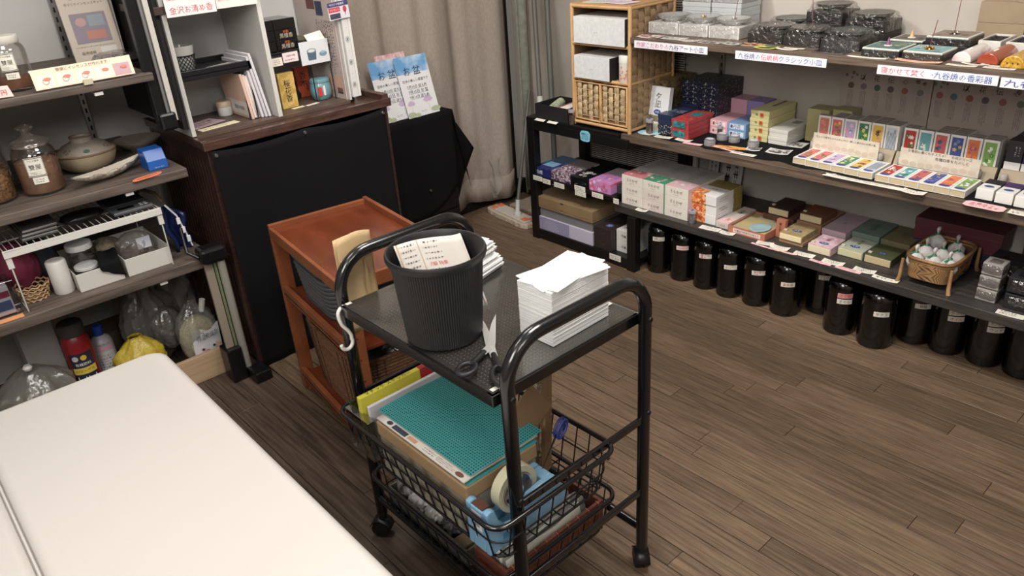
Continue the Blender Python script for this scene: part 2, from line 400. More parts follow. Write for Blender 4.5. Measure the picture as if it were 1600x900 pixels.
# ---------------------------------------------------------------- dark bottles on the floor
M_amber = mat('dark_amber_glass', (8, 6, 6), .16, spec=.6, coat=.3)
M_cap = mat('black_cap', (12, 12, 13), .35)
def on_cyl(g, r, ang, z):
    k = len(g.v)
    g.v = [((r-v[1])*math.cos(ang+v[0]/r), (r-v[1])*math.sin(ang+v[0]/r), z+v[2]) for v in g.v]
    return g
M_label = paint((214, 208, 196)); M_labelp = paint((226, 188, 182))
FACE = math.radians(180+33)     # towards the aisle
def bottle(x, y, tags, label, r=.056, dz=0):
    t = thing('glass_bottle', (x, y, 0), label, 'bottle', 'dark glass bottles under the lowest shelf')
    prof = [(r*.8, 0), (r*.97, .004), (r, .014), (r, .17), (r*.97, .19), (r*.86, .207), (r*.62, .22), (r*.45, .226), (r*.4, .232)]
    G().lathe(prof, (x, y, 0), 32).build('body', M_amber, t, smooth=50)
    G().lathe([(r*.42, .229), (r*.47, .231), (r*.47, .248), (r*.43, .2515)], (x, y, 0), 24).build('cap', M_cap, t, smooth=40)
    for txt, m, ink, z, da in tags:
        g = G(); W, H = .052, .019
        g.grid(8, 1, lambda u, v: ((u-.5)*W, -.0004, (v-.5)*H)); on_cyl(g, r, FACE+da, z)
        g.v = [(a+x, b+y, c) for a, b, c in g.v]
        lb = g.build('paper_label', m, t)
        g = G(); put_text(g, txt, (0, -.0009, 0), (1, 0, 0), (0, 0, 1), w=W*.72 if len(txt) > 2 else W*.45); on_cyl(g, r, FACE+da, z)
        g.v = [(a+x, b+y, c) for a, b, c in g.v]
        g.build('lettering', ink, lb)
    return t
RED = paint((176, 62, 66)); ink = INK()
bottle(2.487, 1.90, [('白檀\nビャクダン', M_label, ink, .165, 0)], 'dark glass bottle right beside the black rack leg under the lowest shelf', .052)
bottle(2.487, 1.775, [('ジャスミン', M_labelp, RED, .158, 0)], 'second dark bottle from the black rack, pinkish label', .052)
bottle(2.487, 1.655, [('藤の花\n香り', M_label, RED, .154, -.1)], 'third dark bottle from the black rack, label with red writing', .052)
bottle(2.487, 1.54, [('ラベンダー\nミント', M_label, ink, .140, 0)], 'fourth dark bottle from the black rack, low label with black writing', .053)
bottle(2.495, 1.42, [('梅の香り\nうめ', M_label, RED, .150, 0)], 'fifth dark bottle from the black rack, two-line label in red writing', .055)
bottle(2.497, 1.295, [('金木犀', M_label, RED, .140, 0)], 'sixth dark bottle from the black rack, in front of the grey shelf leg', .057)
bottle(2.60, 1.20, [('はちみつ\nレモン', M_label, ink, .160, 0)], 'dark bottle set back just right of the grey shelf leg', .056)
bottle(2.50, 1.075, [('さくら', paint((222, 140, 136)), RED, .165, 0), ('オイル', M_label, ink, .142, 0)], 'front-row dark bottle with a pink label above a white one', .056)
bottle(2.495, .94, [('サクラ', M_label, ink, .142, .0)], 'front-row dark bottle standing furthest forward with one white label', .060)
bottle(2.61, .85, [('柑橘', M_label, ink, .158, 0)], 'dark bottle set back under the bamboo basket, black writing on one label', .058)
bottle(2.61, .74, [('ミント', M_label, RED, .17, 0), ('オイル', M_label, RED, .147, 0)], 'dark bottle with two labels under the right foot of the bamboo basket', .056)
bottle(2.615, .62, [('サンダル', M_label, ink, .17, 0), ('ウッド', M_label, ink, .147, 0)], 'second last dark bottle before the right picture edge, two labels', .056)
bottle(2.615, .505, [('ネロリ', M_label, ink, .172, 0), ('オイル', M_label, RED, .149, 0)], 'last dark bottle at the right picture edge with two labels', .056)
for k, (x, y) in enumerate([(2.62, 1.84), (2.62, 1.70), (2.62, 1.58), (2.63, 1.45), (2.70, 1.25), (2.72, 1.05), (2.73, .92)]):
    bottle(x, y, [], 'dark bottle without a label in the shadowed back row, %s' % ['behind the first bottle', 'behind the second bottle', 'behind the third bottle', 'behind the fourth and fifth bottles', 'behind the sixth bottle', 'behind the pink-labelled bottle', 'behind the furthest-forward bottle'][k], .052)

# ---------------------------------------------------------------- small paper price cards
M_card = paint((228, 224, 210)); M_pinkc = paint((238, 190, 192))
NC = [0]
def card(x, y, z, w, d, rz, label, m=None, inkm=None, txt=None, tilt=0, rows=2, group='small paper price cards', cat='card', name='price_card'):
    """a thin card lying on a shelf; w runs along the shelf (-Y), d is its depth (+X)"""
    NC[0] += 1
    T = Matrix.Translation((x, y, z)) @ Matrix.Rotation(rz, 4, 'Z') @ Matrix.Rotation(tilt, 4, 'Y')
    g = G(); n = 6
    vs = []
    for j in range(2):
        for i in range(n+1):
            u = i/n-.5; vs.append(T @ Vector(((j-.5)*d, -u*w, .0008+.0035*abs(u)**2*4*(1 if NC[0] % 2 else .3))))
    g.add(vs, [(i, i+1, n+1+i+1, n+1+i) for i in range(n)])
    o = g.build(name, m or M_card, None, label=label, cat=cat, group=group, solid=.0006)
    T2 = T.to_3x3(); c = T @ Vector((0, 0, .0026+.0006)); r = T2 @ Vector((0, -1, 0)); up = T2 @ Vector((1, 0, 0))
    g = G()
    if txt: put_text(g, txt, c, r, up, w=w*.8)
    else: scribble(g, c, r, up, w*.78, d*.72, rows, NC[0])
    g.build('lettering', inkm or ink, o)
    return o
BLUE = paint((58, 70, 150)); PUR = paint((96, 70, 130))
# ---------------------------------------------------------------- lowest shelf goods
M_cream = mat('cream_card', (226, 220, 208), .6)
ROW3 = ['bottom', 'middle', 'top']
colname = ['left', 'middle', 'right']
sty = [((204, 120, 122), (226, 206, 196)), ((70, 140, 104), (160, 176, 160)), ((214, 172, 180), (196, 190, 184))]
for c in range(3):
    y1 = 2.07-.1165*c; y0 = y1-.115
    for k in range(3):
        z0 = ZL+.0445*k
        m = mat('rose_paper', (222, 208, 200), .6) if (c == 1 and k < 2) else M_cream
        b = carton('incense_box', '%s cream box of the %s column in the block of nine low boxes' % (ROW3[k], colname[c]), 'box', 2.434, 2.69, y0, y1, z0, z0+.044, m, 'cream boxes stacked three by three')
        b.text('F', .5, .55, 'うらかぜ', paint((108, 100, 96)), w=.52)
        b.small('F', .5, .25, .3, .12, 1, paint((120, 112, 108)), k+c)
        if c == 1: b.patch('F', .95, 0, 1, 1, paint((84, 156, 120)))
        if k == 2:
            b.patch('T', 0, 0, 1, .3, paint(sty[c][0])); b.patch('T', 0, .3, 1, 1, paint((192, 188, 184)))
            b.blooms('T', .05, .05, .95, .34, [sty[c][0], sty[c][1], (232, 222, 216)], 12, .009, c)
            b.small('T', .4, .65, .3, .5, 3, paint((90, 84, 84)), c, True)
        if c == 2: b.patch('S', 0, 0, .5, 1, paint((222, 196, 194)))
M_whiteb = mat('white_card', (222, 222, 222), .5)
M_oran = mat('orange_print', (214, 92, 40), .5, col2=(238, 190, 120), ns=60, lo=.45, hi=.6)
for k in range(3):
    z0 = ZL+.0405*k; dx = [0, .002, -.002][k]
    b = carton('incense_box', '%s white box with orange and gold print beside the cream block' % ROW3[k], 'box', 2.462+dx, 2.645+dx, 1.607, 1.722, z0, z0+.04, M_whiteb, 'white and orange boxes in a stack of three')
    b.patch('F', 0, 0, .58, 1, M_oran); b.patch('S', .66, 0, 1, 1, paint((150, 128, 60)))
    b.blooms('F', .05, .1, .5, .5, [(240, 196, 120), (196, 60, 40), (236, 130, 60)], 7, .009, k)
    b.small('S', .28, .5, .35, .5, 2, ink, k)
    if k == 2:
        b.patch('T', 0, 0, .48, .3, M_oran); b.patch('T', 0, .55, 1, 1, paint((146, 126, 66)))
        b.small('T', .6, .42, .45, .12, 1, RED, 4)
b = carton('incense_box', 'low pink and white box between the orange-printed stack and the tray', 'box', 2.458, 2.66, 1.545, 1.602, ZL, ZL+.024, mat('pale_grey_card', (196, 186, 178), .6), None)
b.patch('T', 0, 0, 1, .3, paint((224, 180, 178))); b.blooms('T', .1, .05, .9, .3, [(200, 90, 100), (240, 220, 220)], 6, .008, 3); b.text('F', .5, .5, 'いろは', ink, w=.5); b.text('T', .5, .7, vert('花香'), ink, h=.2)

def vial(x, y, z, label, h=.05, r=.0135, fill=(150, 120, 110), cap=(60, 84, 160)):
    t = thing('sample_tube', (x, y, z), label, 'tube', 'clear sample tubes with blue caps')
    G().lathe([(r, .001), (r, h-.008)], (x, y, z), 20, cap=False).build('tube_wall', film('clear_plastic', (240, 240, 244), .12), t, smooth=60)
    G().lathe([(r*.9, .001), (r*.9, h*.62)], (x, y, z), 16).build('contents', mat('tube_fill_%d' % fill[0], fill, .8, col2=tuple(int(v*.7) for v in fill), ns=90), t, smooth=60)
    G().lathe([(r*1.04, h-.012), (r*1.04, h-.001), (r*.9, h)], (x, y, z), 20).build('cap', film('frosted_cap', (225, 225, 230), .12, .3, milk=.6), t, smooth=50)
    g = G(); disc(g, (x, y, z+h+.0004), RX, RY, r*.6, r*.4); g.build('cap_sticker', paint(cap), t)
    return t
vial(2.432, 1.697, ZL, 'clear tube with blue-topped cap in front of the orange-printed boxes', .055, .015, (170, 160, 168))

# tray with a dish, as a display sample
t = thing('display_tray', (2.52, 1.455, ZL), 'shallow terracotta display box with a round pale blue dish inside', 'tray')
M_terra = mat('terracotta_card', (176, 106, 82), .6)
bx('base', 2.442, 2.632, 1.375, 1.533, ZL, ZL+.004, M_terra, t)
for a in ((2.442, 2.446, 1.375, 1.533), (2.628, 2.632, 1.375, 1.533), (2.446, 2.628, 1.375, 1.379), (2.446, 2.628, 1.529, 1.533)):
    bx('side_wall', a[0], a[1], a[2], a[3], ZL+.004, ZL+.029, M_terra, t, bevel=.0005)
ins = bx('insert', 2.447, 2.627, 1.380, 1.528, ZL+.004, ZL+.021, mat('ochre_insert', (190, 168, 96), .6, col2=(156, 152, 130), ns=9), t)
G().lathe([(.001, .0215), (.028, .0215), (.046, .026), (.049, .027), (.046, .0285), (.028, .0245), (.001, .024)], (2.50, 1.43, ZL), 28, sy=.8, sx=1.0).build('dish', mat('pale_blue_glaze', (150, 178, 184), .25), t, smooth=60)
g = G(); rect(g, (2.4415, 1.452, ZL+.015), -RY, RZ, .12, .017); lb = g.build('paper_strip', paint((222, 190, 184)), t)
g = G(); put_text(g, 'お香立て付ギフトセット', (2.441, 1.452, ZL+.015), -RY, RZ, w=.105); g.build('lettering', ink, t)
g = G(); rect(g, (2.60, 1.458, ZL+.0225), -RY, RX, .07, .03); g.build('note_slip', paint((206, 200, 176)), t)
b = carton('incense_box', 'small upright terracotta box standing beside the display tray', 'box', 2.515, 2.535, 1.335, 1.372, ZL, ZL+.072, M_terra)
b.text('F', .5, .6, vert('香の花'), ink, h=.5)

# low flat gift boxes in front, deeper ones behind
def giftbox(x0, x1, y0, y1, z0, z1, m, label, tray=(206, 196, 160), oval=True, tab=True, group='small gift boxes with cream trays'):
    """slipcase lid with the cream tray showing at the front"""
    o = thing('gift_box', ((x0+x1)/2, (y0+y1)/2, z0), label, 'box', group)
    bx('tray', x0, x1-.002, y0+.002, y1-.002, z0+.002, z1-.003, mat('cream_tray_%d' % tray[0], tray, .6), o, bevel=.0008)
    g = G(); t = .0022
    g.box(x0+.003, x1, y0, y1, z1-t, z1); g.box(x0+.003, x1, y0, y1, z0, z0+t); g.box(x0+.003, x1, y0, y0+t, z0+t, z1-t); g.box(x0+.003, x1, y1-t, y1, z0+t, z1-t)
    s = g.build('sleeve', m, o, bevel=.0006)
    B = Box(s, x0+.003, x1, y0, y1, z0, z1)
    if oval:
        g = G(); p, r, u, W, H = B.frame('T', .5, .3, .0006); disc(g, p, r, u, .019, .010, 18); g.build('oval_sticker', paint((46, 74, 150)), s)
        g = G(); put_text(g, '人気', B.frame('T', .5, .3, .0011)[0], r, u, w=.022); g.build('lettering', WHITE(), s)
    if tab:
        g = G(); p, r, u, W, H = B.frame('T', .1, .18, .0014); g.box(p.x-.004, p.x+.006, p.y-.006, p.y+.006, p.z-.001, p.z+.003); g.build('ribbon_tab', paint((200, 190, 170)), s)
    return B
M_gold = mat('gold_patterned_paper', (150, 128, 84), .5, col2=(178, 156, 110), ns=60)
carton('gift_box', 'tan lower box carrying the gold-patterned gift box', 'box', 2.485, 2.66, 1.243, 1.338, ZL, ZL+.014, mat('tan_card', (176, 132, 98), .6))
giftbox(2.478, 2.632, 1.246, 1.336, ZL+.0145, ZL+.04, M_gold, 'gold-patterned gift box with blue oval sticker, front row', (222, 208, 160))
B = giftbox(2.468, 2.58, 1.128, 1.215, ZL, ZL+.03, mat('pink_marbled_paper', (222, 186, 196), .5, col2=(190, 158, 166), ns=30), 'pink patterned gift box with blue oval sticker, front row', (214, 202, 168))
B.blooms('T', .1, .5, .9, .95, [(240, 220, 226), (206, 150, 170)], 10, .009, 2)
B.text('T', .5, .68, vert('桜香'), paint((120, 80, 92)), h=.3)
B = giftbox(2.506, 2.625, 1.03, 1.12, ZL, ZL+.03, mat('pale_sage_paper', (168, 172, 156), .5), 'pale sage gift box with blue oval sticker, front row', (196, 190, 150)); B.text('T', .5, .68, vert('風の香'), ink, h=.36)
B = giftbox(2.506, 2.625, .93, 1.023, ZL, ZL+.03, mat('olive_paper', (72, 78, 48), .5), 'dark olive gift box with small sticker beside the bamboo basket', (188, 168, 130), oval=False)
B.patch('T', .38, .22, .62, .4, paint((58, 74, 120)), 'oval_sticker'); B.text('T', .5, .3, 'なごみ', WHITE(), w=.2, eps=.0012)
M_lil = mat('lilac_grey_paper', (184, 160, 172), .55); M_tealp = mat('sage_teal_paper', (104, 124, 114), .55); M_olv = mat('dull_olive_paper', (112, 104, 74), .55)
carton('gift_box', 'large lilac-grey box in the back row, behind the pink gift box', 'box', 2.592, 2.79, 1.136, 1.228, ZL, ZL+.048, M_lil, lid=.5).text('T', .5, .45, '香', paint((140, 116, 126)), w=.15)
carton('gift_box', 'large dull teal box in the back row, behind the pale sage gift box', 'box', 2.63, 2.79, 1.03, 1.131, ZL, ZL+.048, M_tealp, lid=.5).text('T', .5, .5, vert('風の香'), paint((70, 84, 80)), h=.4)
carton('gift_box', 'large dull olive box in the back row, behind the dark olive gift box', 'box', 2.63, 2.79, .922, 1.024, ZL, ZL+.046, M_olv, lid=.5).text('T', .5, .5, vert('和み'), paint((80, 74, 50)), h=.3)
carton('gift_box', 'tan box under the brown gift box in the back row', 'box', 2.60, 2.79, 1.235, 1.335, ZL, ZL+.05, mat('tan_dark', (150, 108, 82), .6), lid=.4)
giftbox(2.605, 2.72, 1.24, 1.328, ZL+.0505, ZL+.08, mat('chestnut_paper', (112, 68, 44), .5), 'chestnut brown gift box on top of a tan box, back row', (206, 190, 150), oval=False)
carton('gift_box', 'maroon-brown box under the darkest gift box in the back row', 'box', 2.60, 2.79, 1.35, 1.48, ZL, ZL+.045, mat('maroon_brown', (96, 60, 50), .6), lid=.4)
giftbox(2.605, 2.735, 1.375, 1.462, ZL+.0455, ZL+.075, mat('very_dark_brown_paper', (58, 38, 34), .5), 'darkest brown gift box raised at the back beside the wall', (206, 190, 160), oval=False)

# maroon box behind the basket
b = carton('presentation_box', 'large maroon box lying behind the bamboo basket', 'box', 2.70, 2.82, .665, .945, ZL+.05, ZL+.13, mat('maroon_paper', (98, 42, 52), .5), lid=.35)
carton('presentation_box', 'dark violet box under the large maroon box', 'box', 2.70, 2.82, .67, .94, ZL, ZL+.049, mat('dark_violet_paper', (48, 40, 66), .5))

# bamboo basket with sachets
M_bamb = mat('bamboo_strip', (142, 102, 62), .5, col2=(176, 134, 86), ns=14, rv=.12, bump=.3, bs=60)
t = thing('bamboo_basket', (2.53, .79, ZL), 'oblong woven bamboo basket on four splayed feet holding white sachets', 'basket')
X0, X1, Y0, Y1 = 2.432, 2.665, .715, .868
def bpt(u, z):      # rounded rectangle perimeter, widening upward
    k = .008*(z-.02)/.08
    w, d = (Y1-Y0)/2+k-.008, (X1-X0)/2+k-.008; a = u*2*math.pi; e = 4.5
    c, s = math.cos(a), math.sin(a)
    return ((X0+X1)/2+d*math.copysign(abs(c)**(2/e), c), (Y0+Y1)/2+w*math.copysign(abs(s)**(2/e), s), ZL+z)
g = G(); g.grid(72, 3, lambda u, v: bpt(u, .022+.068*v)); g.build('lining', mat('bamboo_dark', (96, 66, 40), .7), t, smooth=50)
def fl(u, v):
    x, y, z = bpt(u, .022); cx, cy = (X0+X1)/2, (Y0+Y1)/2; return (cx+(x-cx)*v, cy+(y-cy)*v, z)
g = G(); g.grid(48, 1, fl); g.build('bottom', mat('bamboo_dark', (96, 66, 40), .7), t)
g = G()
for k in range(64):         # herringbone: diagonal strips in alternating bands
    for r in range(4):
        u = (k+.5*(r % 2))/64; z0 = .024+r*.0165; s = 1 if r % 2 else -1
        p = [Vector(bpt(u+s*o/64, z0+h)) for o, h in ((-.75, 0), (-.05, 0), (.95, .0165), (.25, .0165))]
        c = Vector(((X0+X1)/2, (Y0+Y1)/2, 0)); out = [(q_-Vector((c.x, c.y, q_.z))).normalized()*.0016 for q_ in p]
        g.add([p[i]+out[i] for i in range(4)]+p, [(0, 1, 2, 3), (0, 4, 5, 1), (1, 5, 6, 2), (2, 6, 7, 3), (3, 7, 4, 0)])
g.build('woven_wall', M_bamb, t, kind='stuff')
g = G(); g.tube([bpt(i/72, .094) for i in range(72)], .0055, 8, closed=True); g.tube([bpt(i/72, .084) for i in range(72)], .003, 6, closed=True); rim = g.build('rim', M_bamb, t, smooth=60)
g = G()
for i in range(150):
    c = Vector(bpt(i/150, .094)); d = (Vector(bpt((i+1)/150, .094))-c).normalized()
    g.cyl(c-d*.0009, c+d*.0009, .0062, n=8, caps=False)
g.build('binding', mat('rattan_binding', (128, 88, 52), .5), rim, kind='stuff')
for sx_, sy_ in ((-1, -1), (-1, 1), (1, -1), (1, 1)):
    cx, cy = ((X0 if sx_ < 0 else X1)-sx_*.008, (Y0 if sy_ < 0 else Y1)-sy_*.008)
    g = G(); g.tube([(cx+sx_*.012, cy+sy_*.012, ZL+.001), (cx+sx_*.008, cy+sy_*.008, ZL+.02), (cx+sx_*.007, cy+sy_*.007, ZL+.085)], [.0075, .0065, .005], 8); g.build('foot', M_bamb, t, smooth=60)
M_sach = mat('white_tissue', (206, 202, 198), .7, col2=(178, 174, 170), ns=40, bump=.6, bs=60, bdist=.004)
M_tie = mat('green_ribbon', (34, 120, 84), .5)
sp = [(2.470, .842, 0, 'left front'), (2.478, .790, 1, 'middle front'), (2.480, .742, 0, 'right front'), (2.53, .835, 0, 'left second-row'), (2.535, .785, 0, 'middle second-row'), (2.545, .742, 0, 'right second-row'), (2.60, .83, 0, 'left back, standing highest'), (2.61, .77, 0, 'right back')]
for i, (x, y, down, nm) in enumerate(sp):
    q = random.Random(i); zb = ZL+.045+(.018 if i == 6 else 0)+(.006 if i > 2 else 0)
    t = thing('wrapped_sachet', (x, y, zb), '%s white tissue sachet tied with green ribbon in the bamboo basket' % nm, 'sachet', 'white sachets in the bamboo basket')
    ph = q.uniform(0, 6)
    G().lathe([(.008, 0), (.021, .008), (.0265, .024), (.0245, .04), (.014, .05), (.0045, .057)], (x, y, zb), 22, mod=lambda j, r, z: 1+.07*math.sin(j*1.9+ph+z*90)).build('wrapped_body', M_sach, t, smooth=70)
    if down:
        g = G()
        for a in (.6, -.6): rect(g, (x-.0262, y+.004, zb+.024), Vector((0, -math.cos(a), math.sin(a))), Vector((0, math.sin(a), math.cos(a))), .018, .005)
        g.build('ribbon_mark', M_tie, t)
    G().lathe([(.006, .054), (.0075, .057), (.006, .060)], (x, y, zb), 12).build('ribbon_tie', M_tie, t, smooth=50)
    g = G()
    a = q.uniform(0, 3)
    g.box(-.013, .013, -.0035, .0035, .0565, .0575, T=Matrix.Translation((x, y, zb)) @ Matrix.Rotation(a, 4, 'Z') @ Matrix.Rotation(.2, 4, 'Y')); g.build('ribbon_end', M_tie, t)
    ln = q.uniform(-.012, .012)
    G().lathe([(.004, .058), (.008, .068), (.012, .078), (.006, .083)], (x+ln*.2, y, zb), 12, sy=.5, mod=lambda j, r, z: 1+.12*math.sin(j*3+ph)).build('tissue_tail', M_sach, t, smooth=70)

# film-wrapped blocks right of the basket
M_film = film('crinkled_film', (235, 235, 235), .12, .12, bump=1.0, bs=70)
M_blk = mat('grey_soap', (150, 144, 138), .6); M_dk = mat('charcoal_cloth', (26, 25, 28), .7)
def wrapped(x0, x1, y0, y1, z0, z1, m, label, group='film-wrapped blocks right of the basket', name='wrapped_block', cat='package', pad=.004, seed=0):
    t = thing(name, ((x0+x1)/2, (y0+y1)/2, z0), label, cat, group)
    bx('block', x0, x1, y0, y1, z0+.001, z1, m, t, bevel=.002)
    q = random.Random(seed); g = G()
    def fn(u, v):
        a = u*2*math.pi; e = 6; c, s = math.cos(a), math.sin(a)
        dx, dy = (x1-x0)/2+pad, (y1-y0)/2+pad
        k = math.sin(math.pi*min(1, max(0, v)))**.15 if 0 < v < 1 else .0
        j = 1+.025*math.sin(a*13+v*21+seed)+.02*math.sin(a*7-v*13)
        k = max(k, .02) if v < .99 else .02
        return ((x0+x1)/2+dx*j*k*math.copysign(abs(c)**(2/e), c), (y0+y1)/2+dy*j*k*math.copysign(abs(s)**(2/e), s), z0+.0005+(z1-z0+pad*.7)*v)
    g.grid(40, 8, fn); g.build('film_wrap', M_film, t, smooth=60)
    return t
for k in range(3):
    wrapped(2.46+.003*k, 2.525, .588, .645, ZL+.043*k, ZL+.043*k+.04, M_blk, '%s grey film-wrapped block in the stack right of the bamboo basket' % ROW3[k], seed=k)
wrapped(2.55, 2.66, .57, .66, ZL, ZL+.10, M_dk, 'larger dark film-wrapped bundle behind the grey blocks', seed=5)
for k in range(2):
    wrapped(2.455, 2.53, .50, .565, ZL+.055*k, ZL+.055*k+.05, M_dk, '%s dark film-wrapped bundle at the right picture edge' % ['lower', 'upper'][k], seed=8+k)

# price cards along the front of the lowest shelf
card(2.413, 1.94, ZL, .055, .026, .1, 'blank-looking small card in front of the cream boxes'.replace('blank-looking ', 'first '))
card(2.425, 1.605, ZL, .085, .035, .12, 'white price card in front of the orange-printed boxes', rows=3)
card(2.425, 1.525, ZL, .062, .03, .12, 'small white price card left of the display tray', rows=3)
card(2.432, 1.365, ZL, .062, .03, .25, 'white price card tucked under the gold gift box', rows=3)
card(2.428, 1.30, ZL, .068, .032, .1, 'white price card in front of the gold gift box', rows=3)
card(2.404, 1.345, ZL, .12, .012, .0, 'narrow pink strip in front of the gold gift box', M_pinkc, RED, rows=1)
card(2.408, 1.262, ZL, .085, .013, .0, 'narrow peach strip below the gold gift box', paint((240, 206, 190)), RED, rows=1)
card(2.43, 1.205, ZL, .075, .034, .1, 'white price card in front of the pink gift box', rows=3)
card(2.43, 1.095, ZL, .075, .034, .1, 'white price card in front of the pale sage gift box', rows=3)
card(2.406, 1.13, ZL, .08, .016, .0, 'small pink strip in front of the pale sage gift box', M_pinkc, RED, rows=1)
card(2.436, .985, ZL, .072, .033, .1, 'white price card in front of the dark olive gift box', rows=3)
card(2.411, 1.03, ZL, .09, .022, .0, 'pink card in front of the dark olive gift box', M_pinkc, RED, rows=2)
card(2.418, .905, ZL, .085, .026, .05, 'plain white card at the left foot of the bamboo basket', rows=1)
card(2.42, .53, ZL, .075, .03, .05, 'white card in front of the dark wrapped bundles', rows=2)
# leaning cards at the wall under the middle shelf
for (y, z0, z1, w_, lab) in ((1.855, ZL, .44, .05, 'narrow white card leaning at the wall above the cream boxes'), (1.76, ZL, .44, .10, 'wide grey-white card with handwriting leaning at the wall')):
    T = Matrix.Translation((2.79, y, z0)) @ Matrix.Rotation(.15, 4, 'Y') @ Matrix.Rotation(.0, 4, 'X')
    g = G().box(-.001, .001, -w_/2, w_/2, 0, z1-z0, T=T); o = g.build('standing_card', paint((188, 184, 184)), None, label=lab, cat='card')
    g = G(); up = T.to_3x3() @ Vector((0, 0, 1)); c = T @ Vector((-.0015, 0, (z1-z0)*.6)); scribble(g, c, -RY, up, w_*.8, .09, 2, 4, True, .9); g.build('lettering', ink, o)
bx('white_post', 2.80, 2.82, 1.945, 1.965, ZL, .58, paint((200, 196, 190)), None, bevel=.003, label='white vertical post at the wall behind the cream boxes', cat='post')
# ---------------------------------------------------------------- middle shelf goods
M_starry = mat('navy_starry_paper', (26, 34, 58), .4, col2=(190, 190, 180), ns=150, lo=.57, hi=.66, det=2)
M_starryd = mat('dark_starry_paper', (30, 30, 42), .4, col2=(150, 150, 140), ns=140, lo=.58, hi=.68, det=2)
M_navy = mat('navy_paper', (36, 46, 78), .4)
M_redb = mat('red_patterned_paper', (190, 54, 48), .45, col2=(150, 60, 66), ns=50)
L4 = ['bottom', 'second', 'third', 'top']
for c in range(2):
    y1 = 1.925-.088*c; y0 = y1-.086
    for k in range(4):
        z0 = ZC+.047*k; o = rnd.uniform(-.003, .003)
        b = carton('incense_box', '%s speckled navy box in the %s of the two tall dark stacks' % (L4[k], ['left', 'right'][c]), 'box', 2.645+o, 2.825+o, y0, y1, z0, z0+.0465, M_starry if c or k > 1 else M_navy, 'dark speckled boxes in two tall stacks', lid=.45)
        if c: b.patch('S', 0, 0, 1, 1, M_starryd)
for k in range(2):
    z0 = ZC+.041*k
    b = carton('incense_box', '%s plain navy box left of the red boxes' % ['lower', 'upper'][k], 'box', 2.485, 2.63, 1.845, 1.922, z0, z0+.0405, M_navy if k else M_starry, 'two navy boxes left of the red boxes', lid=.45)
    if k: b.text('T', .5, .5, '特選', paint((120, 130, 150)), h=.3)
for k in range(2):
    z0 = ZC+.0385*k
    b = carton('incense_box', '%s red patterned box with teal print in the middle of the shelf' % ['lower', 'upper'][k], 'box', 2.468, 2.635, 1.757, 1.841, z0, z0+.038, M_redb, 'two red boxes', lid=.45)
    b.patch('F', .12, .2, .8, .8, paint((40, 118, 124)), eps=.0016); b.blooms('F', .15, .25, .8, .8, [(20, 84, 96), (70, 150, 150)], 6, .007, k, eps=.0018)
    if k: b.patch('T', .3, .45, .85, .8, paint((46, 108, 112)), eps=.0012); b.blooms('T', .05, .05, .95, .4, [(150, 44, 60), (214, 80, 66)], 10, .009, 3)
for c in range(2):
    y1 = 1.752-.083*c; y0 = y1-.081
    for k in range(2):
        z0 = ZC+.029*k; pink = c == 0
        b = carton('incense_box', '%s %s' % (['lower', 'upper'][k], 'pink box of the pink pair behind the clear dishes' if pink else 'blue box of the blue pair beside the yellow stack'), 'box', 2.605, 2.74, y0, y1, z0, z0+.0285, mat('rose_pink_paper', (218, 164, 176), .5) if pink else mat('sky_blue_paper', (116, 156, 204), .5), 'pink and blue boxes two by two')
        b.patch('F', .12, .2, .9, .85, paint((236, 214, 216)) if pink else paint((210, 222, 236)))
        b.text('F', .52, .52, '丹花', ink, w=.42); b.patch('F', .16, .3, .28, .75, paint((150, 70, 60)) if pink else paint((84, 74, 110)), eps=.0006)
for c in range(2):
    y1 = 1.75-.077*c
    b = carton('incense_box', ['tall plain pink box behind the pink pair', 'tall lavender box behind the blue pair'][c], 'box', 2.745, 2.832, y1-.075, y1, ZC, .728, [mat('dusty_pink_paper', (206, 150, 168), .5), mat('lavender_paper', (140, 124, 182), .5)][c])
M_yel = mat('pale_yellow_paper', (206, 198, 140), .55)
for k in range(4):
    z0 = ZC+.0295*k; o = [0, .002, -.001, .002][k]
    b = carton('incense_box', '%s pale yellow box with orange seal in the stack of four' % L4[k], 'box', 2.612+o, 2.81, 1.497, 1.577, z0, z0+.029, M_yel, 'pale yellow boxes stacked four high', lid=.5)
    b.patch('F', .52, .2, .7, .75, paint((214, 96, 46)), 'orange_seal', .0016); b.text('F', .35, .5, '香', ink, h=.3, eps=.0018); b.text('F', .61, .48, '和', paint((120, 40, 30)), h=.3, eps=.0022)
    if k == 3: b.patch('T', .45, .45, .62, .95, paint((126, 112, 100)))
M_offw = mat('off_white_paper', (206, 204, 196), .5)
for k in range(2):
    z0 = ZC+.029*k
    b = carton('incense_box', '%s off-white box right of the pale yellow stack' % ['lower', 'upper'][k], 'box', 2.61+.004*k, 2.79, 1.414, 1.493, z0, z0+.0285, M_offw, 'two off-white boxes', lid=.5)
    if k: b.patch('T', .35, .62, .75, .85, paint((140, 132, 122)))
# olive square boxes
M_olsq = mat('olive_gold_card', (172, 164, 112), .5)
b = carton('incense_box', 'square olive-yellow box at the left of the upright flower boxes', 'box', 2.722, 2.80, 1.318, 1.402, ZC, .738, M_olsq)
b.patch('F', .62, .0, 1, 1, paint((156, 148, 96))); g = G(); p, r, u, W, H = b.frame('F', .72, .5, .0008)
g.add([p+r*(-.016)+u*(-.03), p+r*.02+u*(-.034), p+r*.02+u*.03, p+r*(-.004)+u*.012], [(0, 1, 2, 3)]); g.build('dark_emblem', INK(), b.o)
carton('incense_box', 'second olive box partly hidden behind the first upright flower boxes', 'box', 2.74, 2.815, 1.24, 1.313, ZC, .742, M_olsq)
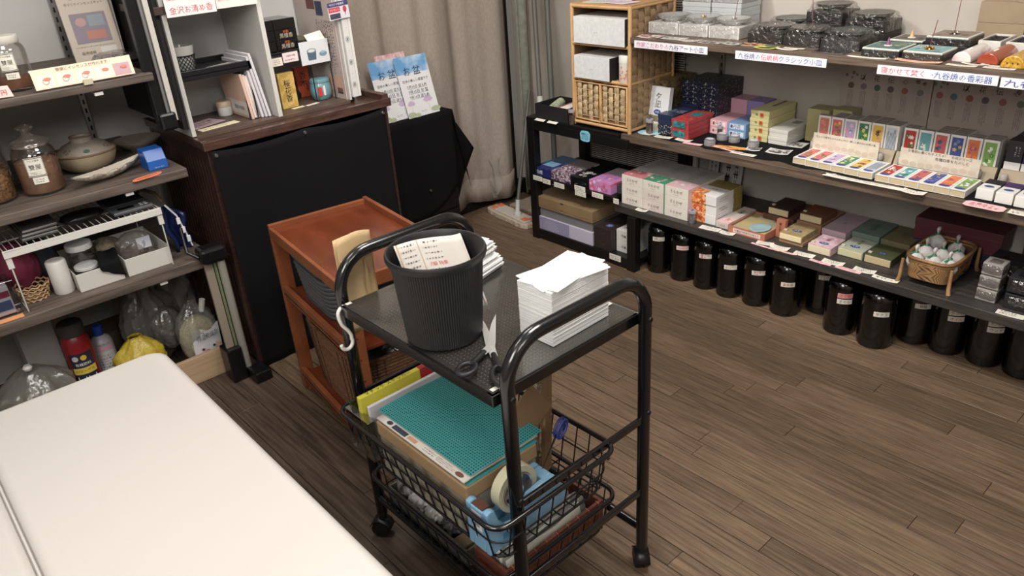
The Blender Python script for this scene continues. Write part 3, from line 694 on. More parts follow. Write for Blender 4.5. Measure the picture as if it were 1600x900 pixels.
# box with vertical writing leaning in front of a gold and black one
b = carton('incense_box', 'gold-topped dark box behind the leaning white box', 'box', 2.60, 2.80, 1.965, 2.075, ZC-.0015, .80, mat('mottled_gold_paper', (70, 58, 46), .5, col2=(140, 116, 74), ns=60))
b.patch('T', 0, 0, 1, .7, mat('mottled_gold_top', (150, 128, 84), .5, col2=(110, 94, 66), ns=40))
T = Matrix.Translation((2.525, 1.965, ZC)) @ Matrix.Rotation(.16, 4, 'Y')
g = G().box(0, .024, -.053, .053, 0, .175, T=T)
o = g.build('incense_box', mat('cool_white_card', (214, 216, 220), .5), None, bevel=.001, label='white box with vertical writing leaning on the dark gold box', cat='box', origin=(2.525, 1.965, ZC))
T3 = T.to_3x3(); up = T3 @ Vector((0, 0, 1)); nx = T3 @ Vector((-1, 0, 0))
P = lambda v, h: T @ Vector((-.0006, -v, h))
g = G(); put_text(g, vert('夕凪'), P(0, .12), -RY, up, h=.062); g.build('lettering', ink, o)
g = G(); disc(g, P(0, .072), -RY, up, .018, .011, 18); g.build('oval_sticker', paint((44, 74, 150)), o)
g = G(); put_text(g, '人気', P(0, .072)+nx*.0005, -RY, up, w=.02); g.build('lettering', WHITE(), o)
g = G(); rect(g, P(0, .045), -RY, up, .104, .026); g.build('landscape_print', mat('landscape_print', (150, 132, 96), .6, col2=(86, 84, 70), ns=50), o)
g = G(); rect(g, P(0, .018), -RY, up, .104, .028); lb = g.build('white_band', WHITE(), o)
g = G(); put_text(g, '超微煙', P(-.024, .018)+nx*.0005, -RY, up, w=.046); g.build('lettering', RED, o)
g = G(); put_text(g, 'のお香', P(.024, .018)+nx*.0005, -RY, up, w=.042); g.build('lettering', ink, o)
# round light blue card under the tube
T_ = thing('round_card', (2.47, 1.96, ZC), 'round pale blue paper card under the clear tube at the shelf end', 'card')
g = G(); disc(g, (2.47, 1.955, ZC+.001), RX, RY, .038, .05, 26); g.build('paper_disc', paint((156, 206, 224)), T_)
g = G(); scribble(g, (2.455, 1.955, ZC+.0016), -RY, RX, .07, .012, 1, 3); g.build('lettering', RED, T_)
vial(2.468, 1.95, ZC+.002, 'clear brown-filled tube standing on the pale blue round card', .058, .015, (128, 112, 104), (40, 70, 150))
b = carton('incense_box', 'small cream box behind the clear tube at the shelf end', 'box', 2.50, 2.52, 1.925, 1.958, ZC, ZC+.03, paint((220, 210, 186)))
b.small('F', .5, .5, .6, .6, 3, ink, 5)

# faceted clear sample cups
M_frost = film('frosted_cup', (222, 222, 226), .1, .25, milk=.4)
def cup(x, y, z, label, r=.022, h=.026, sticker=(150, 160, 214)):
    t = thing('sample_cup', (x, y, z), label, 'cup', 'faceted clear sample cups')
    G().lathe([(r*.95, 0), (r, .003), (r, h*.7), (r*.9, h*.74), (r*.9, h*.97), (r*.82, h)], (x, y, z), 16).build('cup_body', M_frost, t)
    G().lathe([(r*.8, .003), (r*.8, h*.55)], (x, y, z), 16).build('contents', paint((176, 172, 170)), t)
    g = G(); disc(g, (x, y, z+h+.0005), -RY, RX, r*.7, r*.5, 12); s = g.build('lid_sticker', paint((206, 208, 222)), t)
    g = G(); put_text(g, 'お試し', (x, y, z+h+.001), -RY, RX, w=r); g.build('lettering', paint(sticker), s)
cup(2.462, 1.652, ZC+.001, 'clear faceted cup nearest the shelf edge, in front of the red boxes')
cup(2.555, 1.658, ZC, 'clear faceted cup with pinkish contents close to the pink boxes')
cup(2.552, 1.602, ZC+.001, 'clear faceted cup in front of the blue boxes')
cup(2.535, 1.508, ZC+.001, 'clear faceted cup in front of the pale yellow stack')
vial(2.60, 1.70, ZC, 'small clear tube behind the cups in front of the pink boxes', .04, .011)
# cards on the middle shelf front
card(2.452, 1.94, ZC, .05, .02, .0, 'small white and red card at the left end of the middle shelf', inkm=RED, rows=1)
card(2.450, 1.865, ZC, .075, .03, .1, 'white price card in front of the navy boxes', rows=3)
card(2.458, 1.77, ZC, .07, .026, .1, 'white and pink price card in front of the red boxes', inkm=RED, rows=3)
card(2.44, 1.715, ZC, .08, .022, .1, 'pink-lettered card left of the orange oval sign', M_pinkc, RED, rows=2)
g = G(); q = random.Random(1)
pts = [(2.478+.019*math.sin(a)*(1+.12*math.sin(9*a))-.02*math.cos(a), 1.575+.078*math.cos(a)*(1+.05*math.sin(11*a))) for a in [i/40*2*math.pi for i in range(40)]]
o = (g.prism(pts, ZC+.0008, ZC+.002)).build('hand_cut_sign', paint((226, 160, 84)), None, label='orange cloud-shaped paper sign with handwriting in front of the cups', cat='sign')
g = G(); put_text(g, 'お試し香あります', (2.478, 1.575, ZC+.0026), Vector((-.25, -1, 0)).normalized(), Vector((1, -.25, 0)).normalized(), w=.125); g.build('lettering', paint((130, 70, 30)), o)
card(2.452, 1.57, ZC, .15, .011, -.15, 'long narrow pink strip below the orange cloud sign', M_pinkc, RED, rows=1)
card(2.44, 1.49, ZC, .10, .026, .0, 'white card between the pink strip and the picture postcards', rows=2)
# picture postcards on the cloth
for (x, y, w_, d, rz, lab, s) in ((2.535, 1.40, .085, .06, .2, 'black and white picture postcard in front of the off-white boxes', 1), (2.65, 1.40, .08, .07, .1, 'grey picture postcard further back beside the off-white boxes', 2), (2.51, 1.49, .055, .04, .3, 'small white leaflet beside the picture postcards', 3)):
    o = card(x, y, ZC, w_, d, rz, lab, paint((206, 204, 202)), rows=3, name='postcard', cat='card', group='postcards on the middle shelf')
    g = G(); q = random.Random(s); T3 = Matrix.Rotation(rz, 3, 'Z')
    for i in range(7):
        rect(g, Vector((x, y, ZC+.0046+.0002*i))+T3 @ Vector((q.uniform(-d*.3, d*.3), q.uniform(-w_*.35, w_*.35), 0)), T3 @ RY, T3 @ RX, q.uniform(.008, .02), q.uniform(.006, .014))
    g.build('photo_print', mat('photo_greys', (60, 58, 56), .5, col2=(150, 148, 144), ns=90), o)

# flower-printed incense boxes
ART = [((214, 120, 104), [(236, 150, 140), (190, 90, 90), (120, 140, 90)]), ((216, 104, 120), [(236, 214, 60), (60, 130, 80), (236, 150, 60)]),
       ((190, 170, 206), [(220, 150, 190), (236, 210, 226), (120, 130, 170)]), ((64, 130, 84), [(240, 238, 220), (220, 214, 90), (40, 96, 60)]),
       ((222, 178, 70), [(196, 130, 170), (90, 60, 50), (236, 200, 90)]), ((196, 204, 212), [(90, 108, 130), (150, 164, 180), (60, 80, 104)]),
       ((190, 52, 46), [(240, 232, 222), (250, 244, 236), (60, 110, 60)]), ((96, 164, 172), [(226, 240, 240), (60, 120, 110), (236, 240, 220)]),
       ((200, 96, 90), [(226, 120, 80), (100, 84, 150), (60, 110, 100)]), ((70, 84, 160), [(232, 180, 80), (60, 110, 90), (130, 140, 200)]),
       ((222, 120, 70), [(210, 90, 110), (170, 80, 130), (240, 150, 80)]), ((126, 168, 80), [(240, 240, 232), (236, 238, 226), (70, 130, 60)])]
ANAME = ['coral pink', 'pink and yellow', 'lilac', 'green and white', 'yellow and purple', 'pale grey-blue striped', 'red with white blossom', 'turquoise', 'red and violet', 'blue and gold', 'orange', 'bright green with white lilies']
M_mw = mat('matte_white_card', (226, 224, 218), .55); M_tray = mat('beige_tray_card', (196, 176, 138), .65)
def art(B, face, u0, v0, u1, v1, a, seed, strip=True):
    B.patch(face, u0, v0, u1, v1, paint(a[0]), 'flower_picture')
    if a[0] == (196, 204, 212):
        g = G(); q = random.Random(seed)
        for i in range(9):
            p, r, u, W, H = B.frame(face, u0+(u1-u0)*(i+.5)/9, (v0+v1)/2+q.uniform(-.05, .05), .0008); rect(g, p, r, u, W*.035, H*abs(v1-v0)*q.uniform(.5, .9))
        g.build('printed_stripes', paint(a[1][0]), B.o)
    else: B.blooms(face, u0+(u1-u0)*.18, v0+(v1-v0)*.08, u1-(u1-u0)*.18, v1-(v1-v0)*.1, a[1], 11, .0075, seed, eps=.0008)
# uprights
def upright(y1, a, nm, x=2.645, zz=ZC, lab=None, behind=0):
    y0 = y1-.0455
    t = carton('flower_box', lab or 'upright flower-printed box, %s picture' % nm, 'box', x, x+.021, y0, y1, zz, zz+.127, M_mw, 'upright flower-printed boxes', bevel=.0008)
    t.patch('U', 0, 0, 1, 1, paint((150, 140, 132)), 'tray_end'); 
    if a: art(t, 'F', .13, .06, .87, .94, a, hash(nm) % 97 if False else len(nm))
    for k in range(behind):
        carton('flower_box', '%s spare upright box standing behind the %s one' % (['first', 'second', 'third'][k], nm), 'box', x+.0225*(k+1), x+.0225*(k+1)+.021, y0, y1, zz, zz+.127, M_mw, 'spare upright boxes behind the flower boxes', bevel=.0008).patch('U', 0, 0, 1, 1, paint((150, 140, 132)), 'tray_end')
bh = [0, 2, 2, 3, 3, 2, 1, 0, 4, 4, 1, 2]
for i in range(12):
    y1 = 1.316-.0485*i if i < 6 else 1.012-.049*(i-6)
    upright(y1, ART[i], ANAME[i], behind=min(bh[i], 3))
# lying boxes in front: sleeve with the tray end showing
for i in range(12):
    y1 = 1.298-.0480*i if i < 6 else 1.000-.0455*(i-6)
    x0 = 2.452-.002*i if i < 6 else 2.438
    wd = .0465 if i < 6 else .0445
    t = thing('flower_box', (x0+.07, y1-wd/2, ZC), 'lying flower-printed box with %s picture in the front row' % ANAME[i], 'box', 'flower-printed boxes lying in the front row')
    g = G(); T_ = .0012; x1 = x0+.132; y0 = y1-wd; z1 = ZC+.021
    g.box(x0, x1, y0, y1, z1-T_, z1); g.box(x0, x1, y0, y1, ZC, ZC+T_); g.box(x0, x1, y0, y0+T_, ZC+T_, z1-T_); g.box(x0, x1, y1-T_, y1, ZC+T_, z1-T_)
    s = g.build('sleeve', M_mw, t); B = Box(s, x0, x1, y0, y1, ZC, z1)
    bx('tray', x0+.0015, x1-.002, y0+T_+.0004, y1-T_-.0004, ZC+T_+.0004, z1-T_-.0006, M_tray, t, bevel=.0006)
    art(B, 'T', .14, .16, .86, .95, ART[i], 50+i)
    g = G(); p, r, u, W, H = B.frame('T', .5, .14, .001); disc(g, p, r, u, .0165, .0085, 18); g.build('oval_sticker', paint((60, 70, 150)), s)
# display holders, clear tubes and signs
M_hold = mat('beige_holder_card', (176, 158, 130), .6)
for (ya, yb, lab) in ((1.325, 1.026, 'long beige card holder below the left six upright flower boxes'), (1.02, .71, 'long beige card holder below the right six upright flower boxes'), (.70, .48, 'beige card holder at the right end below the black boxes')):
    g = G(); xs = (2.615, 2.643)
    g.add([(2.612, ya, ZC), (2.612, yb, ZC), (2.632, yb, ZC+.046), (2.632, ya, ZC+.046), (2.643, ya, ZC), (2.643, yb, ZC), (2.640, yb, ZC+.046), (2.640, ya, ZC+.046)],
          [(0, 1, 2, 3), (4, 7, 6, 5), (3, 2, 6, 7), (0, 3, 7, 4), (1, 5, 6, 2), (0, 4, 5, 1)])
    g.build('card_holder', M_hold, None, label=lab, cat='holder')
VN = ['coral pink', 'pink and yellow', 'lilac', 'green', 'yellow', 'grey-blue', 'red', 'turquoise', 'red and violet', 'blue', 'orange', 'bright green']
for i in range(13):
    y = (1.305-.0485*i) if i < 6 else ((.992-.0475*(i-6)) if i < 12 else .68)
    x = 2.603
    t = thing('sample_tube', (x, y, ZC), ('small frosted tube in front of the %s upright box' % VN[i]) if i < 12 else 'small frosted tube with white collar in front of the upright black boxes', 'tube', 'small frosted tubes before the upright boxes')
    G().lathe([(.0085, 0), (.009, .002), (.0085, .016), (.0092, .017)], (x, y, ZC), 14).build('tube_base', film('smoky_base', (90, 84, 84), .3, .3), t, smooth=50)
    G().lathe([(.0098, .016), (.0112, .02), (.0112, .038), (.0095, .041)], (x, y, ZC), 16).build('cap', mat('frosted_cap_solid', (178, 172, 168), .35), t, smooth=50)
    g = G(); rect(g, (x-.0095, y-.004, ZC+.008), Vector((.3, -1, 0)).normalized(), RZ, .008, .009); g.build('paper_label', WHITE(), t)
for (y1, y0, zt, zb, txts, lab) in ((1.298, 1.062, .694, .657, [('ちょっと焚きたいそんなときに！優しく柔らかいお花の香', 0, .9)], 'long cream sign strip with one line of writing before the left upright boxes'),
                                     (.99, .745, .692, .655, [('お香初心者にもオススメ！　お花シリーズ', .006, .8), ('各種四季をたのしむ', -.008, .42)], 'long cream sign strip with two lines of writing before the right upright boxes')):
    g = G().box(2.584, 2.5852, y0, y1, ZC+.018, zt)
    o = g.build('sign_strip', mat('cream_print_paper', (214, 204, 186), .6, col2=(200, 190, 174), ns=30), None, label=lab, cat='sign')
    for s_, dz, wf in txts:
        g = G(); put_text(g, s_, (2.5834, (y0+y1)/2-(0 if wf > .5 else .04), (zb+zt)/2+.006+dz), -RY, RZ, w=(y1-y0)*wf); g.build('lettering', ink, o)
    g = G(); q = random.Random(int(y1*100))
    for k in range(9): disc(g, (2.5837-.00002*k, y1-.02-k*(y1-y0-.04)/8, ZC+.032+q.uniform(-.004, .004)), -RY, RZ, .012, .008, 12)
    g.build('faded_flower_print', paint((196, 178, 160)), o)
# right end of the shelf: black and white boxes
for k, (y1, col, nm) in enumerate(((.705, (40, 38, 44), 'black'), (.652, (74, 46, 96), 'purple'), (.60, (40, 60, 110), 'blue'))):
    b = carton('incense_box', 'white lying box with blue oval and %s rear end' % nm, 'box', 2.458-.003*k, 2.56, y1-.047, y1, ZC, ZC+.033, M_mw, 'white boxes with blue ovals near the right edge')
    b.patch('T', 0, .55, 1, 1, paint(col)); b.patch('S', .55, 0, 1, 1, paint(col))
    g = G(); p, r, u, W, H = b.frame('T', .5, .3, .0008); disc(g, p, r, u, .014, .009, 18); g.build('oval_sticker', paint((60, 84, 150)), b.o)
for k, (y1, col, nm) in enumerate(((.70, (44, 42, 46), 'black'), (.652, (60, 34, 84), 'dark purple'), (.60, (40, 40, 60), 'dark blue'))):
    b = carton('incense_box', 'upright %s box with a white lower band near the right edge' % nm, 'box', 2.648, 2.69, y1-.045, y1, ZC, ZC+.135, paint(col), 'upright dark boxes near the right edge')
    b.patch('F', 0, 0, 1, .5, WHITE()); b.small('F', .65, .75, .4, .25, 2, paint((190, 188, 180)), k, True)
    for j in range(2): carton('incense_box', 'upright %s box standing %s row back' % (nm, ['one', 'two'][j]), 'box', 2.695+.045*j, 2.735+.045*j, y1-.045, y1, ZC, ZC+.133, paint(col), 'upright dark boxes near the right edge')
# long labels along the cloth edge
card(2.402, 1.02, ZC, .27, .026, .0, 'long white printed strip on the edge before the lying flower boxes', rows=3)
card(2.40, .86, ZC, .07, .034, .0, 'white and pink price card right of the long strip', inkm=RED, rows=2)
pts = [(2.405+.024*c, .66-.055*s) for c, s in ((-1, -.8), (-1, .8), (-.6, 1), (.6, 1), (1, .8), (1, -.8), (.6, -1), (-.6, -1))]
g = G().prism(pts, ZC+.0005, ZC+.0015); o = g.build('hand_cut_sign', M_pinkc, None, label='pink eight-sided card with red writing at the shelf edge', cat='sign')
g = G(); put_text(g, 'お香立て\n付いてます', (2.405, .66, ZC+.002), -RY, RX, w=.08); g.build('lettering', RED, o)
card(2.405, .565, ZC, .06, .034, .0, 'white card beside the pink eight-sided card', rows=2)
for (x, y, r, col, lab) in ((2.405, 1.155, .007, (30, 30, 30), 'small black button magnet on the cloth edge'), (2.412, 1.125, .009, (214, 206, 196), 'small round paper tag beside the black button')):
    g = G().lathe([(r, 0), (r, .002), (r*.8, .003)], (x, y, ZC), 16); o = g.build('button', paint(col), None, smooth=40, label=lab, cat='button')
# posters under the top shelf
M_post = mat('mauve_poster', (176, 160, 149), .7)
for i, (y1, y0) in enumerate(((1.335, 1.012), (1.008, .68))):
    g = G().box(2.826, 2.8275, y0, y1, .66, .966)
    o = g.build('flower_poster', M_post, None, label='%s of the two brown flower-incense posters under the upper shelf' % ['left', 'right'][i], cat='poster', group='flower-incense posters')
    for s_, yy in zip('以花伝心', (1.255, 1.205, 1.155, 1.105) if i == 0 else (.905, .855, .805, .755)):
        g = G(); put_text(g, s_, (2.8255, yy, .848), -RY, RZ, h=.022 if s_ != '心' else .017); g.build('lettering', ink, o)
    ys = (1.297, 1.250, 1.20, 1.152, 1.103, 1.05) if i == 0 else (.985, .94, .89, .842, .79, .738)
    dc = [[(110, 84, 76), (130, 112, 124), (86, 100, 84), (96, 84, 80), (160, 96, 84), (124, 122, 128)], [(160, 96, 84), (90, 118, 128), (150, 84, 70), (96, 88, 84), (160, 96, 90), (110, 108, 96)]][i]
    for j, yy in enumerate(ys):
        g = G(); disc(g, (2.8255, yy, .816), -RY, RZ, .0115, .0115, 18); g.build('round_picture', paint(dc[j]), o)
        g = G(); scribble(g, (2.8255, yy, .765), -RY, RZ, .022, .07, 4, j+10*i, True, .9); g.build('fine_print', paint((60, 52, 50)), o)
    g = G(); q = random.Random(i)
    for (yy, zz, r) in ((ys[0]+.02, .852, .006), (ys[0]-.005, .862, .007), (ys[0]-.0, .844, .004), (ys[0]-.018, .856, .005), (ys[-1]+.012, .853, .008), (ys[-1]-.01, .848, .007), (ys[-1]+.0, .866, .004)):
        disc(g, (2.8256, yy, zz), -RY, RZ, r, r, 8)
    g.build('printed_dots', paint((120, 98, 92)), o)
# ---------------------------------------------------------------- upper shelf goods
M_wrapc = film('clear_wrap', (250, 250, 250), .09, .05, bump=1, bs=75)
M_wpl = mat('pearl_grey_glaze', (196, 196, 194), .2, coat=.3); M_wbox = mat('white_speckled_box', (214, 212, 208), .6, col2=(200, 198, 194), ns=60)
M_bpl = mat('dark_green_glaze', (70, 72, 70), .2, coat=.4); M_bbox = mat('black_gift_box', (30, 27, 27), .5)
M_silver = mat('silver_lotus', (210, 200, 190), .2, 1); M_goldm = mat('gold_lotus', (222, 170, 70), .2, 1)
M_stick = mat('incense_stick', (120, 64, 76), .7)
def lotus(x, y, z, m, parent, r=.012):
    g = G()
    for ring in range(2):
        for i in range(8):
            a = math.pi*2*(i+.5*ring)/8; rr = r*(1 if ring == 0 else .65); h = .006+.004*ring
            d = Vector((math.cos(a), math.sin(a), 0)); e = Vector((-d.y, d.x, 0)); c = Vector((x, y, z))
            g.add([c+d*rr*.25, c+d*rr*.8+e*rr*.3+RZ*h*.5, c+d*rr+RZ*h, c+d*rr*.8-e*rr*.3+RZ*h*.5, c+d*rr*.25+RZ*h*.4], [(0, 1, 2, 3), (4, 3, 2, 1), (0, 4, 1), (0, 3, 4)])
    g.lathe([(r*.4, 0), (r*.35, .004), (r*.2, .007)], (x, y, z), 10)
    return g.build('lotus_holder', m, parent)
def plate_set(x0, x1, y0, y1, z0, h, mb, mp, label, group, deco=None, inc=None, top=True, mplate2=None):
    """gift box with a plate on it, both under crinkled clear wrap"""
    cx, cy = (x0+x1)/2, (y0+y1)/2; r = min(x1-x0, y1-y0)/2*.95
    t = thing('plate_set', (cx, cy, z0), label, 'plate', group)
    b = bx('gift_box', x0, x1, y0, y1, z0+.0005, z0+h, mb, t, bevel=.0015)
    if top:
        zz = z0+h+.0005
        G().lathe([(r*.55, 0), (r*.58, .006), (r*.85, .012), (r*.97, .021), (r, .024), (r*.96, .0245), (r*.8, .0165), (.001, .0125)], (cx, cy, zz), 40).build('plate', mp, t, smooth=50)
        if mplate2:
            g = G(); q = random.Random(int(y0*999))
            for i in range(14): disc(g, (cx+q.uniform(-.5, .5)*r, cy+q.uniform(-.5, .5)*r, zz+.0145+.0001*i), RX, RY, q.uniform(.004, .011), q.uniform(.003, .008), 8)
            g.build('painted_pattern', mplate2, t)
        if deco: lotus(cx+.005, cy, zz+.016, deco, t, .0125)
        if inc:
            g = G().cyl((cx+.005, cy, zz+.02), (cx+.005+inc[0], cy+inc[1], zz+.02+inc[2]), .0011, n=6); g.build('incense_stick', M_stick, t)
    ht = (h+.024) if top else h
    def fn(u, v):
        a = u*2*math.pi; c, s = math.cos(a), math.sin(a)
        e = 7 if v < .55 else (3 if v < .8 else 2.0)
        k = 1.02 if v < .55 else (1.02 if v < .8 else 1.0)
        dx, dy = (x1-x0)/2+.003, (y1-y0)/2+.003
        if v >= .8: dx = dy = r+.004
        j = 1+.012*math.sin(a*11+v*9+cy*50)+.01*math.sin(a*17-v*7)
        z = z0+.001+(ht+.001)*min(1, v/.8) if v < .8 else z0+.002+ht
        if v > .95: k = .02
        return (cx+dx*k*j*math.copysign(abs(c)**(2/e), c), cy+dy*k*j*math.copysign(abs(s)**(2/e), s), z)
    g = G(); g.grid(36, 10, fn); g.build('clear_wrap', M_wrapc, t, smooth=40)
    return t
NW = ['left', 'middle', 'right']
gw = 'white boxes with pale plates under clear wrap'
yw = [(1.857, 1.998), (1.722, 1.852), (1.588, 1.716)]
plate_set(2.512, 2.64, *yw[0], ZT, .042, M_wbox, M_wpl, 'leftmost wrapped pale plate on a white box, nothing standing on it', gw)
plate_set(2.512, 2.64, *yw[1], ZT, .042, M_wbox, M_wpl, 'wrapped pale plate on a white box with a gold lotus on it', gw, M_goldm)
plate_set(2.512, 2.64, *yw[2], ZT, .042, M_wbox, M_wpl, 'wrapped patterned plate on a white box with a silver lotus and a stick', gw, M_silver, (.01, -.01, .12), mplate2=paint((150, 146, 144)))
M_gbox = mat('light_grey_box', (176, 180, 182), .5); M_gbox2 = mat('light_grey_box_2', (164, 168, 170), .5)
for c in range(2):
    y1 = 1.950-.137*c
    for k in range(4):
        z0 = ZT+.034*k
        if k < 3: carton('gift_box', '%s light grey box in the %s stack behind the pale plates' % (ROW3[k], ['left', 'right'][c]), 'box', 2.665, 2.80, y1-.132, y1, z0, z0+.0335, M_gbox if k else M_gbox2, 'light grey boxes stacked behind the plates', lid=.55)
        else: plate_set(2.668, 2.798, y1-.13, y1-.002, z0, .032, M_gbox, M_wpl, 'wrapped pale plate on top of the %s light grey stack' % ['left', 'right'][c], gw)
gb = 'black boxes with dark plates under clear wrap'
plate_set(2.495, 2.625, 1.405, 1.54, ZT, .032, M_bbox, M_bpl, 'left front wrapped dark plate with a silver lotus', gb, M_silver)
plate_set(2.49, 2.62, 1.268, 1.40, ZT, .032, M_bbox, M_bpl, 'middle front wrapped dark plate with a lotus and a tall incense stick', gb, M_silver, (.004, .012, .10), mplate2=paint((120, 112, 108)))
plate_set(2.485, 2.615, 1.13, 1.262, ZT, .032, M_bbox, mat('dark_blue_green_glaze', (60, 74, 76), .2, coat=.4), 'right front wrapped dark plate with a silver lotus', gb, M_silver, mplate2=paint((84, 96, 90)))
plate_set(2.67, 2.80, 1.44, 1.575, ZT, .03, M_bbox, mat('teal_glaze', (66, 82, 82), .3), 'low dark teal plate at the back left of the dark plates', gb)
carton('gift_box', 'plain black box under the highest dark plate', 'box', 2.665, 2.80, 1.285, 1.42, ZT, ZT+.05, M_bbox)
plate_set(2.668, 2.798, 1.287, 1.418, ZT+.0505, .036, M_bbox, mat('olive_black_glaze', (64, 66, 54), .3), 'highest wrapped dark plate, on top of a plain black box at the back', gb)
carton('gift_box', 'plain black box at the back under the right dark plate', 'box', 2.665, 2.80, 1.135, 1.275, ZT, ZT+.028, M_bbox)
plate_set(2.665, 2.798, 1.138, 1.272, ZT+.0285, .034, M_bbox, mat('moss_glaze', (70, 74, 62), .3), 'wrapped dark mossy plate at the back right', gb)

# painted tiles in boxes
def tile(x0, x1, y0, y1, z0, col, cols, label, top=None, inc=None, h=.026):
    t = thing('painted_tile', ((x0+x1)/2, (y0+y1)/2, z0), label, 'tile', 'wrapped painted tiles on black boxes')
    bx('gift_box', x0, x1, y0, y1, z0+.0005, z0+h-.006, M_bbox, t, bevel=.0012)
    tl = bx('tile', x0+.001, x1-.001, y0+.001, y1-.001, z0+h-.006, z0+h, mat('tile_rim', (200, 206, 196), .25), t, bevel=.0015)
    B = Box(tl, x0+.001, x1-.001, y0+.001, y1-.001, z0+h-.006, z0+h)
    B.patch('T', .05, .05, .95, .95, paint(col), 'painted_field'); B.blooms('T', .15, .15, .85, .85, cols, 12, .011, int(y0*100))
    cx, cy = (x0+x1)/2-.01, (y0+y1)/2
    if top in ('gold', 'silver'): lotus(cx, cy, z0+h+.0006, M_goldm if top == 'gold' else M_silver, t, .016)
    if isinstance(top, tuple):
        G().lathe([(.012, 0), (.012, .002), (.009, .003)], (cx, cy, z0+h+.0006), 14).build('cone_dish', paint((200, 196, 186)), t)
        G().lathe([(.0075, .003), (.0008, .026)], (cx, cy, z0+h+.0006), 12).build('incense_cone', paint(top), t, smooth=50)
    if inc: G().cyl((cx, cy, z0+h+.006), (cx+inc[0], cy+inc[1], z0+h+inc[2]), .0011, n=6).build('incense_stick', M_stick, t)
    g = G(); q = random.Random(int(y1*500))
    def fn(u, v):
        a = u*2*math.pi; c, s = math.cos(a), math.sin(a); e = 9
        j = 1+.008*math.sin(a*13+v*9)
        return ((x0+x1)/2+((x1-x0)/2+.002)*j*math.copysign(abs(c)**(2/e), c), (y0+y1)/2+((y1-y0)/2+.002)*j*math.copysign(abs(s)**(2/e), s), z0+.001+(h-.002)*v)
    g.grid(40, 4, fn); g.build('clear_wrap', M_wrapc, t, smooth=40)
tile(2.435, 2.56, .985, 1.10, ZT, (70, 104, 104), [(120, 140, 90), (40, 70, 90), (150, 150, 110)], 'front left painted tile with a purple incense cone', (120, 70, 110))
tile(2.435, 2.55, .862, .975, ZT, (110, 150, 156), [(150, 150, 120), (70, 110, 120), (180, 190, 180)], 'front right pale blue tile with a gold lotus and incense stick', 'gold', (-.005, -.012, .085))
tile(2.60, 2.71, .985, 1.09, ZT, (92, 84, 78), [(120, 112, 100), (70, 66, 60)], 'back left brown tile with a pale incense cone', (196, 160, 110))
tile(2.60, 2.73, .855, .978, ZT+.018, (128, 112, 100), [(100, 92, 84), (150, 140, 126)], 'back right brown tile with a silver lotus and a tall stick', 'silver', (.0, -.002, .10))
carton('gift_box', 'flat black box under the back right brown tile', 'box', 2.60, 2.73, .855, .978, ZT, ZT+.0175, M_bbox)

# half-round ceramic incense cases
def halfcase(x0, x1, y0, y1, m, label, holes=0, dots=None):
    t = thing('incense_case', ((x0+x1)/2, (y0+y1)/2, ZT), label, 'incense burner', 'half-round ceramic incense cases')
    r = (y1-y0)/2; n = 16; cy = (y0+y1)/2; hh = r*1.15
    prof = [(cy-r, ZT), (cy-r, ZT+.004)]+[(cy-r*math.cos(math.pi*i/n), ZT+.004+(hh-.004)*math.sin(math.pi*i/n)) for i in range(1, n)]+[(cy+r, ZT+.004), (cy+r, ZT)]
    k = len(prof); g = G()
    g.add([(x0, a, b) for a, b in prof]+[(x1, a, b) for a, b in prof], [tuple(range(k))[::-1], tuple(range(k, 2*k))]+[(i, (i+1) % k, k+(i+1) % k, k+i) for i in range(k)])
    o = g.build('ceramic_lid', m, t, bevel=.003, smooth=35)
    if holes:
        g = G()
        for i in range(holes): disc(g, (x0-.0012, cy+(i-(holes-1)/2)*-.013, ZT+.014), -RY, RZ, .0022, .0022, 8)
        g.build('vent_hole', INK(), t)
    if dots:
        g = G()
        for i in range(3): g.box(x0+.04+.012*i, x0+.047+.012*i, cy-.004, cy+.002, ZT+hh-.0015, ZT+hh+.0012)
        g.build('vent_slot', paint(dots), t)
halfcase(2.462, 2.625, .793, .845, mat('white_pink_porcelain', (216, 210, 206), .2, col2=(190, 130, 136), ns=12, lo=.5, hi=.66, coat=.5), 'white half-round case with faint pink blossom', dots=(240, 236, 230))
halfcase(2.462, 2.625, .722, .778, mat('red_glaze', (158, 62, 38), .2, coat=.5), 'rust-red half-round case between the white and the yellow one', dots=(236, 226, 214))
halfcase(2.44, 2.60, .650, .710, mat('yellow_glaze', (212, 164, 48), .25, col2=(170, 120, 30), ns=180, coat=.5), 'yellow dotted half-round case with three dark holes', holes=3)
halfcase(2.455, 2.60, .585, .640, mat('blue_glaze', (60, 84, 130), .25, col2=(200, 200, 190), ns=40, coat=.5), 'blue half-round case cut by the right picture edge', dots=(230, 226, 220))
for i, y1 in enumerate((.84, .765, .695)):
    t = thing('incense_tray', (2.71, y1-.03, ZT), 'white oblong ceramic tray with a dark bed, %s behind the half-round cases' % NW[i], 'tray', 'white ceramic trays behind the half-round cases')
    g = G(); x0, x1, y0 = 2.64, 2.775, y1-.062; h = .034; w_ = .006
    g.box(x0, x1, y0, y1, ZT+.0005, ZT+.01); g.box(x0, x0+w_, y0, y1, ZT+.01, ZT+h); g.box(x1-w_, x1, y0, y1, ZT+.01, ZT+h); g.box(x0+w_, x1-w_, y0, y0+w_, ZT+.01, ZT+h); g.box(x0+w_, x1-w_, y1-w_, y1, ZT+.01, ZT+h)
    g.build('ceramic_tray', mat('white_porcelain', (204, 202, 196), .2, coat=.4), t, bevel=.001)
    bx('dark_bed', x0+w_, x1-w_, y0+w_, y1-w_, ZT+.01, ZT+.028, mat('ash_black', (24, 22, 22), .9), t, bevel=0)
    g = G()
    for xx in (x0+.05, x0+.085): g.cyl((xx, (y0+y1)/2+.012, ZT+.028), (xx, (y0+y1)/2+.012, ZT+.036), .0035, n=8)
    g.build('peg', INK(), t)
